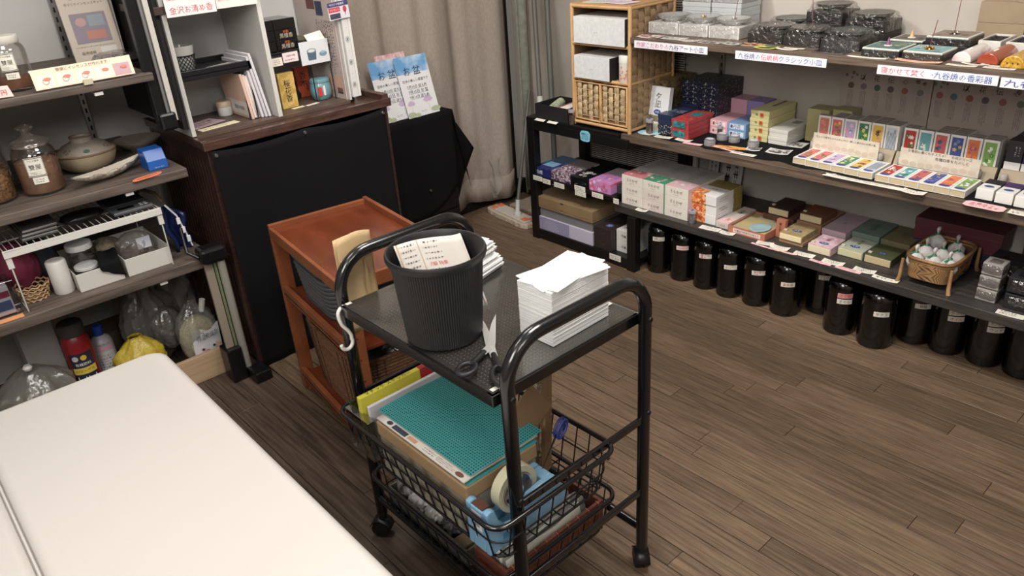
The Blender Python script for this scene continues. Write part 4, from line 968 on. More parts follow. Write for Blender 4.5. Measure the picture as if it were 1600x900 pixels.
# plain tan cartons at the right end
M_tan = mat('plain_kraft_board', (150, 130, 102), .7, col2=(142, 122, 96), ns=12)
for (x0, x1, y0, y1, z0, z1, lab) in ((2.79, 2.83, .60, .862, ZT, ZT+.062, 'bottom left'), (2.79, 2.83, .60, .858, ZT+.0625, ZT+.125, 'second')):
    b = carton('kraft_carton', '%s plain kraft carton of the pile at the upper right' % lab, 'box', 2.785, 2.835, .765, .90, z0, z1, M_tan, 'plain kraft cartons piled at the upper right')
    b = carton('kraft_carton', '%s plain kraft carton in the right column of the pile at the upper right' % lab, 'box', 2.785, 2.835, .60, .762, z0, z1, M_tan, 'plain kraft cartons piled at the upper right')
carton('kraft_carton', 'topmost plain kraft carton of the pile at the upper right', 'box', 2.785, 2.835, .64, .80, ZT+.1255, ZT+.19, M_tan, 'plain kraft cartons piled at the upper right')

# slips and picture cards on the upper shelf
def slip(x, y, w_, d, col, lab, rz=0, cols=None, glossy=False, txt=None, rows=2, inkm=None):
    m = mat('glossy_%d_%d_%d' % col, col, .15) if glossy else paint(col)
    o = card(x, y, ZT, w_, d, rz, lab, m, inkm or ink, txt, rows=rows, group='slips and picture cards on the upper shelf', name='paper_slip')
    if cols:
        g = G(); q = random.Random(int(y*1000))
        for i in range(10):
            g.use(paint(q.choice(cols))); rect(g, (x+q.uniform(-.32, .32)*d, y+q.uniform(-.36, .36)*w_, ZT+.0047+.00015*i), RY, RX, q.uniform(.1, .3)*w_, q.uniform(.15, .35)*d)
        g.build('printed_picture', None, o)
slip(2.435, 1.925, .10, .05, (214, 190, 186), 'pink-printed slip at the left end of the upper shelf', .2, [(196, 90, 110), (230, 214, 206)])
slip(2.445, 1.82, .10, .05, (188, 188, 184), 'grey clear-sleeved slip in front of the pale plates', .1, glossy=True, rows=1)
slip(2.43, 1.74, .09, .04, (206, 198, 184), 'cream slip in a clear sleeve near the upper shelf edge', .1, glossy=True)
slip(2.43, 1.65, .09, .045, (170, 164, 154), 'grey picture slip in a clear sleeve below the right pale plate', .1, [(110, 110, 106), (150, 140, 130)], True)
slip(2.44, 1.56, .07, .05, (150, 146, 140), 'dull grey glossy slip left of the green one', .1, glossy=True, rows=1)
slip(2.45, 1.49, .085, .045, (184, 150, 120), 'tan and blue picture card below the dark plates', .1, [(50, 70, 110), (60, 64, 70), (196, 140, 100)])
slip(2.425, 1.42, .075, .05, (176, 172, 80), 'yellow-green picture card below the dark plates', .1, [(70, 120, 70), (100, 140, 70), (200, 190, 90)])
slip(2.452, 1.335, .07, .016, (226, 216, 204), 'upper of two narrow cream slips', .1, rows=1)
slip(2.425, 1.345, .075, .016, (226, 216, 204), 'lower of two narrow cream slips', .1, rows=1)
g = G().box(2.415, 2.50, 1.15, 1.255, ZT+.0005, ZT+.004); g.build('clear_sleeve', film('milky_sleeve', (200, 200, 206), .35, .15), None, bevel=.001, label='flat empty clear sleeve lying between slips on the upper shelf', cat='sleeve')
slip(2.412, 1.07, .12, .018, (222, 216, 204), 'narrow white slip in front of the left tile', 0, rows=1)
slip(2.418, .92, .13, .026, (232, 176, 146), 'peach slip with writing in front of the right tile', 0, txt='香立て・お皿セット', inkm=paint((150, 84, 60)))
slip(2.418, .80, .08, .022, (214, 206, 184), 'cream slip below the white half-round case', 0)
slip(2.447, .775, .07, .014, (222, 216, 200), 'small slip between the white and the red case', 0, rows=1)
slip(2.425, .705, .08, .022, (214, 210, 190), 'pale green-edged slip below the yellow case', 0)
slip(2.45, .725, .07, .014, (226, 222, 208), 'narrow slip touching the red case', 0, rows=1)
# strip signs on the front edge of the upper shelf
def strip(y1, y0, z, parts, lab, h=.027):
    g = G().box(2.3935, 2.3965, y0, y1, z-h/2, z+h/2)
    o = g.build('shelf_sign', mat('sign_white', (226, 226, 232), .4), None, label=lab, cat='sign', group='strip signs on the upper shelf edge')
    W = y1-y0; tot = sum(glyphs(p[0])[2]+.12 for p in parts); k = W*.93/tot; y = y1-W*.035
    for s_, m in parts:
        wd = glyphs(s_)[2]*k; g = G(); put_text(g, s_, (2.3928, y-wd/2, z), -RY, RZ, w=wd, h=min(h*.72, .95*k*glyphs(s_)[3])); y -= wd+.12*k
        g.build('lettering', m, o)
strip(1.972, 1.637, .981, [('作家こだわりの', paint((206, 110, 150))), ('九谷アート小皿', PUR)], 'leftmost strip sign, pink then violet writing, on the upper shelf edge')
strip(1.521, 1.188, .978, [('九谷焼の', paint((74, 84, 160))), ('伝統柄', paint((214, 90, 110))), ('クラシック小皿', paint((84, 100, 170)))], 'second strip sign from the left with blue and red writing')
strip(1.025, .692, .976, [('寝かせて焚く ・ ', paint((214, 110, 120))), ('九谷焼の香彩器', paint((74, 110, 176)))], 'third strip sign from the left, red then blue writing')
strip(.686, .40, .974, [('九谷焼の香立て', paint((70, 84, 150)))], 'strip sign cut by the right picture edge')
# ================================================================ black rack, rattan cabinet, poles, mop
t = thing('black_rack', (2.58, 2.28, 0), 'black wooden rack at the left end of the right-hand shelves', 'rack')
for x in (2.385, 2.735):
    for y in (1.955, 2.565):
        zt = (.256 if x < 2.5 else .575) if y < 2.2 else .607
        bx('post', x, x+.04, y, y+.045, 0, zt, M_black, t, bevel=.002)
for z0, z1, y0 in ((.592, .609, 2.05), (.308, .326, 2.086), (.035, .053, 1.957)):
    bx('shelf_panel', 2.387, 2.773, max(y0, 1.957), 2.608, z0, z1, M_black, t, bevel=.0015)
bx('front_rail', 2.386, 2.40, 2.0, 2.565, .552, .592, M_black, t, bevel=.001); bx('front_rail', 2.386, 2.398, 2.0, 2.565, .01, .035, M_black, t, bevel=.001)
# reed blind behind rack and rattan cabinet
M_reed = mat('dark_reeds', (52, 46, 42), .7, col2=(92, 84, 76), ns=50, rv=.2)
t = thing('reed_blind', (2.80, 2.45, .15), 'reed blind of thin dark sticks standing behind the rattan cabinet', 'blind')
g = G(); q = random.Random(2)
for k in range(118):
    z = .16+k*.0098; g.cyl((2.805, 2.03+q.uniform(-.01, .01), z), (2.805, 2.60+q.uniform(-.012, .012), z), .0026, n=5)
g.build('reeds', M_reed, t, kind='stuff')
bx('backing_board', 2.812, 2.822, 2.04, 2.605, .15, 1.30, paint((206, 200, 190)), t)
for y in (2.10, 2.32, 2.54): G().tube([(2.801, y, .15), (2.801, y, 1.3)], .0012, 5).build('string', paint((160, 150, 130)), t)

# rattan cabinet
M_rat = mat('rattan_pole', (186, 140, 88), .45, col2=(206, 164, 110), ns=9, st=(1, 1, 1))
M_weave = mat('water_hyacinth', (156, 128, 92), .75, col2=(140, 110, 74), ns=40, rv=.14, bump=.6, bs=120)
M_weave2 = mat('water_hyacinth_light', (198, 172, 128), .75, col2=(160, 132, 92), ns=60, rv=.12, bump=.6, bs=140)
cx0, cx1, cy0, cy1, cz0, cz1 = 2.405, 2.70, 2.002, 2.33, .613, 1.115
t = thing('rattan_cabinet', ((cx0+cx1)/2, (cy0+cy1)/2, cz0), 'small rattan cabinet with woven doors and two open shelves on the black rack', 'cabinet')
r = .0085
for x in (cx0+r, cx1-r):
    for y in (cy0+r, cy1-r): G().cyl((x, y, cz0), (x, y, cz1), r, n=12).build('corner_pole', M_rat, t, smooth=50)
zs = [cz0+.012, .815, .958, cz1-r]
for z in zs:
    G().cyl((cx0+r, cy0+r, z), (cx0+r, cy1-r, z), r*.9, n=10).build('front_rail', M_rat, t, smooth=50)
    for y in (cy0+r, cy1-r): G().cyl((cx0+r, y, z), (cx1-r, y, z), r*.8, n=10).build('side_rail', M_rat, t, smooth=50)
for z in zs[:3]: bx('inner_shelf', cx0+.01, cx1-.01, cy0+.012, cy1-.012, z-.004, z+.004, mat('rattan_shelf', (176, 134, 88), .6), t)
bx('top_panel', cx0+.004, cx1-.004, cy0+.004, cy1-.004, cz1-.006, cz1+.002, mat('rattan_shelf', (176, 134, 88), .6), t)
def seg_mesh(L, W, Dp):   # one braid bump
    g = G(); n, k = 8, 6; vs = []
    for i in range(n+1):
        a = i/n; wv = W/2*(.7+.3*math.sin(math.pi*a)**.6); d = Dp*math.sin(math.pi*a)
        for j in range(k+1):
            b = j/k*2-1; vs.append((-(d+Dp*.35*math.cos(b*math.pi/2)), b*wv, (a-.5)*L))
    g.add(vs, [(i*(k+1)+j, i*(k+1)+j+1, (i+1)*(k+1)+j+1, (i+1)*(k+1)+j) for i in range(n) for j in range(k)])
    return g
_seg = {}
def weave(parent, org, right, cols, rows, pw, ph, m, dp=.004):
    """braid bumps in half-drop columns; right is the direction of the columns (unit), facing = right x up"""
    key = (round(pw, 4), round(ph, 4), m.name)
    if key not in _seg:
        o0 = seg_mesh(ph*1.3, pw*(.8 if m is M_weave2 else 1.02), dp).build('woven_strap', m, None, smooth=70, origin=(0, 0, 0)); _seg[key] = o0.data; bpy.data.objects.remove(o0)
    right = Vector(right); nrm = right.cross(RZ)      # outward
    rot = Matrix((( -nrm.x, right.x, 0), (-nrm.y, right.y, 0), (0, 0, 1))).to_euler()
    for c in range(cols):
        for r_ in range(rows):
            z = (r_+.5+(.5 if c % 2 else 0))*ph
            if z+ph*.5 > rows*ph+ph*.2: continue
            p = Vector(org)+right*((c+.5)*pw)+RZ*z
            o = bpy.data.objects.new('woven_strap', _seg[key]); COL.objects.link(o); o.parent = parent; o.location = p-ORG[parent.name]; o.rotation_euler = rot
# doors: each a frame with a woven field over thin sticks
ym = (cy0+cy1)/2
for (ya, yb, nm) in ((cy1-.022, ym+.003, 'left'), (ym-.003, cy0+.022, 'right')):
    d = bx('door', cx0+.012, cx0+.015, yb+.004, ya-.004, cz0+.028, .798, mat('door_backing', (112, 86, 58), .8), t, bevel=0)
    pr = G().tube([(cx0+.008, ya, cz0+.028), (cx0+.008, yb, cz0+.028), (cx0+.008, yb, .800), (cx0+.008, ya, .800)], .0062, 8, closed=True).build('door_frame', M_rat, d, smooth=50)
    g = G()
    for k in range(6):
        z = cz0+.045+k*.028; g.cyl((cx0+.0085, ya, z), (cx0+.0085, yb, z), .0016, n=6)
    g.build('door_sticks', M_rat, d)
    n = 4; pw = (ya-yb-.012)/n
    weave(d, (cx0+.0095, ya-.006, cz0+.036), (0, -1, 0), n, 5, pw, .0305, M_weave2)
    yh = yb+.006 if nm == 'left' else ya-.006
    G().tube([(cx0+.001, yh, .69), (cx0-.006, yh, .70), (cx0-.006, yh, .716), (cx0+.001, yh, .726)], .0028, 8).build('handle', M_rat, d, smooth=60)
# woven side towards the camera
sp = bx('side_panel', cx0+.015, cx1-.015, cy0+.010, cy0+.013, cz0+.02, cz1-.015, mat('door_backing', (112, 86, 58), .8), t, bevel=0)
weave(sp, (cx0+.018, cy0+.0095, cz0+.02), (1, 0, 0), 7, 13, .0372, .036, M_weave, .005)
bp_ = bx('back_panel', cx1-.016, cx1-.012, cy0+.015, cy1-.015, .82, cz1-.015, mat('door_backing', (112, 86, 58), .8), t, bevel=0)
weave(bp_, (cx1-.017, cy1-.02, .825), (0, -1, 0), 7, 7, .0415, .038, M_weave, .004)
sp2 = bx('side_panel', cx0+.015, cx1-.015, cy1-.013, cy1-.010, cz0+.02, cz1-.015, mat('door_backing', (112, 86, 58), .8), t, bevel=0)
# on the cabinet
b = carton('storage_box', 'wide white patterned box with black ends on the upper rattan shelf', 'box', 2.395, 2.56, 2.022, 2.298, .9625, 1.068, mat('damask_white', (212, 214, 214), .45, col2=(200, 202, 204), ns=70), 'white patterned boxes in the rattan cabinet')
b.patch('S', 0, 0, 1, 1, INK()); g = G(); p, r_, u, W, H = b.frame('F', .45, .45)
for k in (-1, 1): disc(g, p+r_*.005*k, r_, u, .0018, .0026, 8)
g.build('small_emblem', paint((150, 150, 150)), b.o)
b = carton('storage_box', 'shorter white patterned box with black end on the lower rattan shelf', 'box', 2.395, 2.56, 2.102, 2.30, .8195, .912, mat('damask_white', (212, 214, 214), .45), 'white patterned boxes in the rattan cabinet')
b.patch('S', 0, 0, 1, 1, INK()); g = G(); p, r_, u, W, H = b.frame('F', .5, .45)
for k in (-1, 1): disc(g, p+r_*.005*k, r_, u, .0018, .0026, 8)
g.build('small_emblem', paint((150, 150, 150)), b.o)
t = thing('paper_cylinder', (2.43, 2.047, .8195), 'pale paper cylinder with orange flower print on the lower rattan shelf', 'container')
G().lathe([(.026, 0), (.027, .002), (.027, .1)], (2.432, 2.047, .8195), 28).build('tube_body', paint((214, 204, 192)), t, smooth=50)
G().lathe([(.0278, .078), (.0278, .104), (.026, .106)], (2.432, 2.047, .8195), 28).build('lid', paint((206, 206, 200)), t, smooth=50)
g = G(); q = random.Random(4)
for i in range(26):
    k = len(g.v); disc(g, (q.uniform(-.03, .03), 0, q.uniform(.012, .066)), RX, RZ, .0032, .0045, 6)
on_cyl(g, .0275, math.radians(215), 0); g.v = [(a+2.432, b_+2.047, c+.8195) for a, b_, c in g.v]; g.build('printed_flowers', paint((206, 128, 96)), t)
for k, (w_, d_, x, y, rz, col) in enumerate(((.16, .11, 2.49, 2.20, .1, (196, 200, 196)), (.12, .09, 2.47, 2.10, -.2, (214, 196, 206)), (.12, .1, 2.55, 2.16, .3, (206, 208, 214)))):
    T = Matrix.Translation((x, y, cz1+.0025+.0018*k)) @ Matrix.Rotation(rz, 4, 'Z')
    o = G().box(-d_/2, d_/2, -w_/2, w_/2, 0, .0015, T=T).build('leaflet', paint(col), None, label=['large pale leaflet on top of the rattan cabinet', 'pink-tinged leaflet at the right on top of the rattan cabinet', 'blue-tinged leaflet at the back on top of the rattan cabinet'][k], cat='leaflet', group='leaflets on the rattan cabinet')
    g = G(); scribble(g, Vector((x, y, cz1+.0045+.0018*k)), T.to_3x3() @ -RY, T.to_3x3() @ RX, w_*.8, d_*.8, 5, k); g.build('fine_print', paint((120, 96, 130)), o)
# on the rack top: open black box with a roll and papers, tube, label
t = thing('open_black_box', (2.48, 2.45, .61), 'open black box holding a rolled cloth beside the rattan cabinet', 'box')
x0, x1, y0, y1, z0 = 2.392, 2.56, 2.345, 2.552, .6105; M_bb = mat('matte_black_card', (26, 24, 26), .6)
bx('base', x0, x1, y0, y1, z0, z0+.003, M_bb, t, bevel=0)
for a in ((x0, x0+.003, y0, y1), (x1-.003, x1, y0, y1), (x0+.003, x1-.003, y0, y0+.003), (x0+.003, x1-.003, y1-.003, y1)): bx('side_wall', a[0], a[1], a[2], a[3], z0+.003, z0+.065, M_bb, t, bevel=.0004)
G().tube([(2.43, 2.47, z0+.045), (2.51, 2.50, z0+.052)], .022, 16).build('rolled_cloth', mat('pale_green_cloth', (186, 188, 162), .8, col2=(140, 150, 120), ns=120), None, smooth=50, label='rolled pale green patterned cloth in the open black box', cat='cloth')
T = Matrix.Translation((2.46, 2.395, z0+.05)) @ Matrix.Rotation(.12, 4, 'X') @ Matrix.Rotation(.1, 4, 'Z')
b = G().box(-.062, .062, -.022, .022, 0, .012, T=T).build('paper_packet', paint((220, 212, 204)), None, bevel=.001, label='flat white packet with red stripe in the open black box', cat='packet')
g = G(); rect(g, T @ Vector((0, .016, .0125)), T.to_3x3() @ RX, T.to_3x3() @ RY, .12, .006); g.build('red_stripe', RED, b)
vial(2.400, 2.327, .6095, 'clear brown-filled tube standing left of the rattan cabinet', .066, .0145, (118, 92, 84), (40, 66, 150))
for k, y in enumerate((2.51, 2.43)):
    g = G(); g.add([(2.388, y+.03, .6098), (2.388, y-.03, .6098), (2.372, y-.03, .604), (2.372, y+.03, .604)], [(0, 1, 2, 3)])
    g.build('price_card', M_card, None, solid=.0006, label=['small blank white card left, before the open black box', 'small blank white card right, before the open black box'][k], cat='card')
pts = [(.029*math.copysign(abs(math.cos(a))**.6, math.cos(a))*(1+.05*math.sin(7*a)), .024*math.copysign(abs(math.sin(a))**.6, math.sin(a))) for a in [i/28*2*math.pi for i in range(28)]]
g = G(); g.add([(2.3835, 2.235+a, .574+b_) for a, b_ in pts]+[(2.385, 2.235+a, .574+b_) for a, b_ in pts], [tuple(range(28)), tuple(range(28, 56))[::-1]]+[(i, 28+i, 28+(i+1) % 28, (i+1) % 28) for i in range(28)])
o = g.build('hand_cut_sign', paint((116, 190, 214)), None, label='light blue rounded hand-lettered label on the front rail of the black rack', cat='sign')
g = G(); put_text(g, '線香立て\nいろいろ\nあります', (2.3828, 2.235, .574), -RY, RZ, w=.042); g.build('lettering', ink, o)

# rack middle level
def rbox(y1, y0, z0, z1, m, lab, x0=2.397, x1=2.60, **k): return carton('incense_box', lab, 'box', x0, x1, y0, y1, z0, z1, m, 'boxes on the middle level of the black rack', **k)
zr = .3265
b = rbox(2.592, 2.474, zr, zr+.042, mat('royal_blue_print', (38, 42, 110), .45, col2=(60, 110, 150), ns=14, lo=.45, hi=.6), 'royal blue printed box at the left of the black rack'); b.text('F', .38, .5, '白檀', WHITE(), w=.32)
b.patch('T', .2, .2, .8, .5, paint((120, 170, 206))); b.patch('T', .1, .6, .9, .95, paint((70, 110, 150)))
b = rbox(2.470, 2.348, zr, zr+.044, mat('purple_blossom', (70, 48, 84), .5, col2=(196, 170, 176), ns=90, lo=.45, hi=.6), 'purple box with small blossom print on the black rack'); b.patch('T', 0, .5, 1, 1, paint((134, 120, 122)))
b.blooms('F', .3, .1, .95, .9, [(220, 200, 210), (150, 130, 170)], 16, .006, 3); b.blooms('T', .05, .05, .95, .5, [(206, 180, 190), (236, 220, 224), (150, 120, 140)], 22, .007, 4)
b = rbox(2.344, 2.236, zr, zr+.042, mat('gloss_black_card', (18, 16, 20), .3), 'glossy black box with a white peony print on the black rack'); b.blooms('T', .15, .15, .7, .45, [(214, 208, 204), (150, 150, 152)], 12, .012, 4); b.small('F', .35, .3, .2, .15, 1, paint((180, 180, 180)), 3); b.small('F', .8, .5, .25, .3, 2, paint((130, 130, 130)), 5)
b = rbox(2.232, 2.105, zr, zr+.048, mat('pink_lilac_print', (196, 130, 190), .5, col2=(214, 90, 120), ns=16, lo=.5, hi=.62), 'pink and lilac blossom box on the black rack', x0=2.400); b.patch('T', 0, .55, 1, 1, paint((170, 158, 166)))
b.blooms('F', .05, .1, .9, .9, [(228, 170, 210), (200, 90, 130), (226, 200, 230)], 10, .012, 8); b.blooms('T', .05, .05, .95, .5, [(224, 180, 214), (206, 110, 150), (150, 120, 200)], 12, .014, 9)
b = rbox(2.103, 2.074, zr, zr+.04, mat('charcoal_foil', (52, 50, 52), .45, col2=(110, 106, 104), ns=150, lo=.55, hi=.7), 'charcoal foil-flecked box behind the cream boxes on the black rack', x0=2.44)
for k, (y, z, w_, lab) in enumerate(((2.55, .318, .062, 'price label below the royal blue box'), (2.49, .314, .05, 'price label below the gap between blue and purple boxes'), (2.407, .312, .066, 'price label below the purple blossom box'), (2.275, .326, .066, 'upper of two price labels below the black peony box'), (2.272, .301, .066, 'lower of two price labels below the black peony box'), (2.168, .316, .066, 'price label below the pink and lilac box'), (2.06, .314, .03, 'narrow price label half hidden by the charcoal shelf'))):
    g = G().box(2.3835, 2.3848, y-w_/2, y+w_/2, z-.0115, z+.0115); o = g.build('price_label', M_card, None, label=lab, cat='label', group='price labels on the black rack')
    g = G(); scribble(g, (2.3828, y, z), -RY, RZ, w_*.8, .016, 2, k); g.build('lettering', ink, o)
# rack bottom level
b = carton('flat_box', 'long pale lilac and white box at the bottom of the black rack', 'box', 2.395, 2.60, 2.213, 2.605, .0535, .119, mat('pale_lilac_card', (196, 190, 212), .5), lid=0)
b.patch('F', 0, 0, .62, 1, paint((150, 146, 176)))
g = G(); p, r_, u, W, H = b.frame('F', .3, 0, .0008)
for i in range(11):
    a = math.radians(20+i*14); d = r_*math.cos(a)+u*math.sin(a); e = r_*math.sin(a)-u*math.cos(a)
    L_ = min(.058, .058/max(.3, math.sin(a))) if math.sin(a) > .3 else .05; L_ = min(L_, .062/math.sin(a))
    g.add([p+d*.01-e*.0008, p+d*.01+e*.0008, p+d*L_+e*.003, p+d*L_-e*.003], [(0, 1, 2, 3)])
g.build('ray_print', paint((172, 168, 198)), b.o)
carton('flat_box', 'flat grey box between the lilac and the kraft box on the black rack', 'box', 2.405, 2.60, 2.222, 2.595, .1195, .165, mat('mid_grey_card', (120, 120, 122), .5))
b = carton('flat_box', 'flat kraft brown lidded box on the pile in the black rack', 'box', 2.396, 2.59, 2.212, 2.600, .1655, .222, mat('kraft_brown_lid', (146, 120, 84), .6, col2=(134, 108, 74), ns=8), lid=.82)
b.small('F', .5, .3, .08, .16, 1, ink, 8)
g = G(); p, r_, u, W, H = b.frame('F', .5, .92, .0018); disc(g, p, r_, u, .012, .003, 12); g.build('thumb_notch', INK(), b.o)
for k in range(2):
    z0 = .0535+.0535*k
    b = carton('incense_box', '%s dark brown box of the pair right of the kraft box' % ['lower', 'upper'][k], 'box', 2.397, 2.60, 2.101, 2.206, z0, z0+.053, mat('espresso_card', (50, 38, 36), .5), 'dark brown box pair in the black rack')
    b.small('F', .5, .5, .3, .3, 1, paint((96, 80, 70)), 2)
    if k: g = G(); p, r_, u, W, H = b.frame('T', .6, .2, .0008); disc(g, p, r_, u, .022, .02, 12); g.build('round_seal', paint((60, 66, 110)), b.o); g = G(); flower(g, p+RZ*.0006, r_, u, .014, 5, [paint((130, 140, 190))]); g.build('seal_flower', None, b.o)
    b = carton('incense_box', '%s white box with ink drawing of the pair beside the black rack leg' % ['lower', 'upper'][k], 'box', 2.43, 2.60, 2.003, 2.098, z0, z0+.053, mat('white_ink_card', (214, 212, 206), .5), 'white box pair in the black rack')
    b.text('F', .45, .5, '可美', ink, w=.3); g = G(); p, r_, u, W, H = b.frame('F', .85, .5, .0008)
    for (dx, dz, rr) in ((-.004, .012, .009), (.006, -.002, .007), (-.006, -.012, .008)): g.tube([p+r_*(dx+rr*math.cos(a))+u*(dz+rr*math.sin(a)) for a in [i/10*2*math.pi for i in range(10)]], .0008, 4, closed=True)
    g.build('ink_drawing', INK(), b.o)
    if k:
        g = G(); p, r_, u, W, H = b.frame('T', .45, .35, .0008)
        for i in range(7): disc(g, p+r_*math.cos(i)*.014+u*math.sin(i*1.3)*.016+RZ*.00008*i, r_, u, .009, .006, 9, i)
        g.build('blue_flower_print', paint((84, 90, 130)), b.o)
g = G().box(2.3835, 2.3848, 2.034, 2.10, .028, .056); o = g.build('price_label', M_card, None, label='price label on the bottom front rail of the black rack', cat='label', group='price labels on the black rack')
g = G(); scribble(g, (2.3828, 2.067, .042), -RY, RZ, .052, .02, 2, 31); g.build('lettering', ink, o)

# poles in the corner
M_pole = mat('grey_green_pole', (96, 98, 90), .5)
def pole(a, b_, r, label):
    t = thing('mop_pole', (a[0], a[1], a[2]), label, 'pole')
    G().cyl(a, b_, r, n=14).build('shaft', M_pole, t, smooth=50)
    d = (Vector(b_)-Vector(a)).normalized()
    G().cyl(Vector(a)-d*.001, Vector(a)+d*.028, r*1.3, n=14).build('end_ferrule', paint((200, 198, 190)), t, smooth=50)
    return t
pole((2.60, 2.735, .613), (2.79, 2.95, 1.40), .012, 'left grey pole leaning in the corner, ending beside the black box')
pole((2.61, 2.66, .20), (2.815, 2.88, 1.45), .014, 'right grey pole leaning in the corner behind the rack')
# floor mop
t = thing('floor_mop', (2.48, 2.87, 0), 'flat floor mop with beige and orange pad lying between curtain and black rack', 'mop')
T = Matrix.Translation((2.487, 2.875, 0)) @ Matrix.Rotation(math.radians(-7), 4, 'Z')
M_mop = mat('beige_mop_cloth', (186, 168, 146), .95, col2=(206, 190, 170), ns=80, bump=.9, bs=140, bdist=.004)
pts = []
for i in range(48):
    a = i/48*2*math.pi; e = 5; c, s = math.cos(a), math.sin(a)
    pts.append((.055*math.copysign(abs(c)**(2/e), c)*(1+.04*math.sin(a*19)), .185*math.copysign(abs(s)**(2/e), s)*(1+.012*math.sin(a*23))))
G().prism(pts, .001, .024, T).build('mop_cloth', M_mop, t, bevel=.006)
G().box(-.038, .038, -.16, .16, .024, .032, T).build('mop_plate', paint((196, 188, 176)), t, bevel=.003)
for (yy, xx) in ((.135, -.02), (.135, .022), (-.13, -.01), (-.155, .02)):
    G().box(xx-.016, xx+.016, yy-.02, yy+.02, .0322, .036, T).build('orange_patch', paint((226, 116, 70)), t, bevel=.002)
G().lathe([(.022, .032), (.02, .045), (.012, .052)], (2.487, 2.83, 0), 16).build('joint', paint((190, 188, 182)), t, smooth=50)
G().cyl((2.487, 2.83, .045), (2.500, 2.835, .11), .012, n=12).build('socket', paint((206, 204, 200)), t, smooth=50)
G().cyl((2.500, 2.835, .105), (2.74, 2.96, .62), .009, n=12).build('handle', M_pole, t, smooth=50)
# clear bag hanging behind the mop
g = G(); q = random.Random(3)
g.grid(14, 12, lambda u, v: (2.475+.10*(u-.5)*(.35+.65*v)+.01*math.sin(v*9+u*5), 2.985+.016*math.sin(u*9+v*6)-.02*v, .09+.22*v+.012*math.sin(u*14)*v))
g.build('clear_bag', film('thin_bag', (236, 236, 232), .08, .15, bump=.9, bs=40, milk=.3), None, smooth=60, label='crumpled clear plastic bag standing behind the floor mop at the curtain', cat='bag')
b = carton('wood_offcut', 'pale flat board lying behind the mop in the corner', 'board', 2.60, 2.78, 2.70, 3.02, .0005, .012, paint((176, 160, 142)))
# ================================================================ left wall shelves
M_lboard = mat('grey_brown_shelf', (70, 59, 51), .6, col2=(104, 90, 80), ns=4, st=(1.1, 18, 18), det=8, bump=.35, bs=12, bst=(1, 26, 26), bdist=.0012)
for zt, x1, th, lab in ((1.113, .762, .024, 'top left grey-brown wall shelf with the poster and jar'), (.805, .786, .03, 'middle left grey-brown wall shelf with jars and clay pot'), (.492, .80, .036, 'lowest left grey-brown wall shelf with the white wire rack')):
    bx('shelf_board', -.6, x1, 2.50, 3.165, zt-th, zt, M_lboard, bevel=.003, label=lab, cat='shelf')
for x in (.695, .05):
    o = bx('wall_standard', x-.011, x+.011, 3.158, 3.171, .2, 2.3, M_metal, bevel=.001, label='slotted metal wall rail behind the poster and clay pot' if x > .5 else 'slotted metal wall rail at the far left wall', cat='rail')
    g = G()
    for k in range(60): g.box(x-.003, x+.003, 3.1572, 3.158, .24+k*.032, .257+k*.032)
    g.build('slots', M_black, o)
for x, z in ((.60, 1.080), (.60, .768), (.62, .448)):
    g = G().box(x-.012, x+.012, 2.52, 2.60, z, z+.004); g.box(x-.012, x+.012, 2.51, 2.522, z-.006, z+.004)
    g.build('shelf_bracket', mat('bright_bracket', (220, 218, 212), .3, 0), None, bevel=.001, label={1.080: 'small metal bracket end under the top left shelf', .768: 'small metal bracket end under the middle left shelf', .448: 'small metal bracket end under the lowest left shelf'}[z], cat='bracket')
bx('wall_side', .842, .862, 2.60, 3.165, .90, 2.3, mat('dark_side_board', (30, 27, 27), .6), bevel=.001, kind='structure')

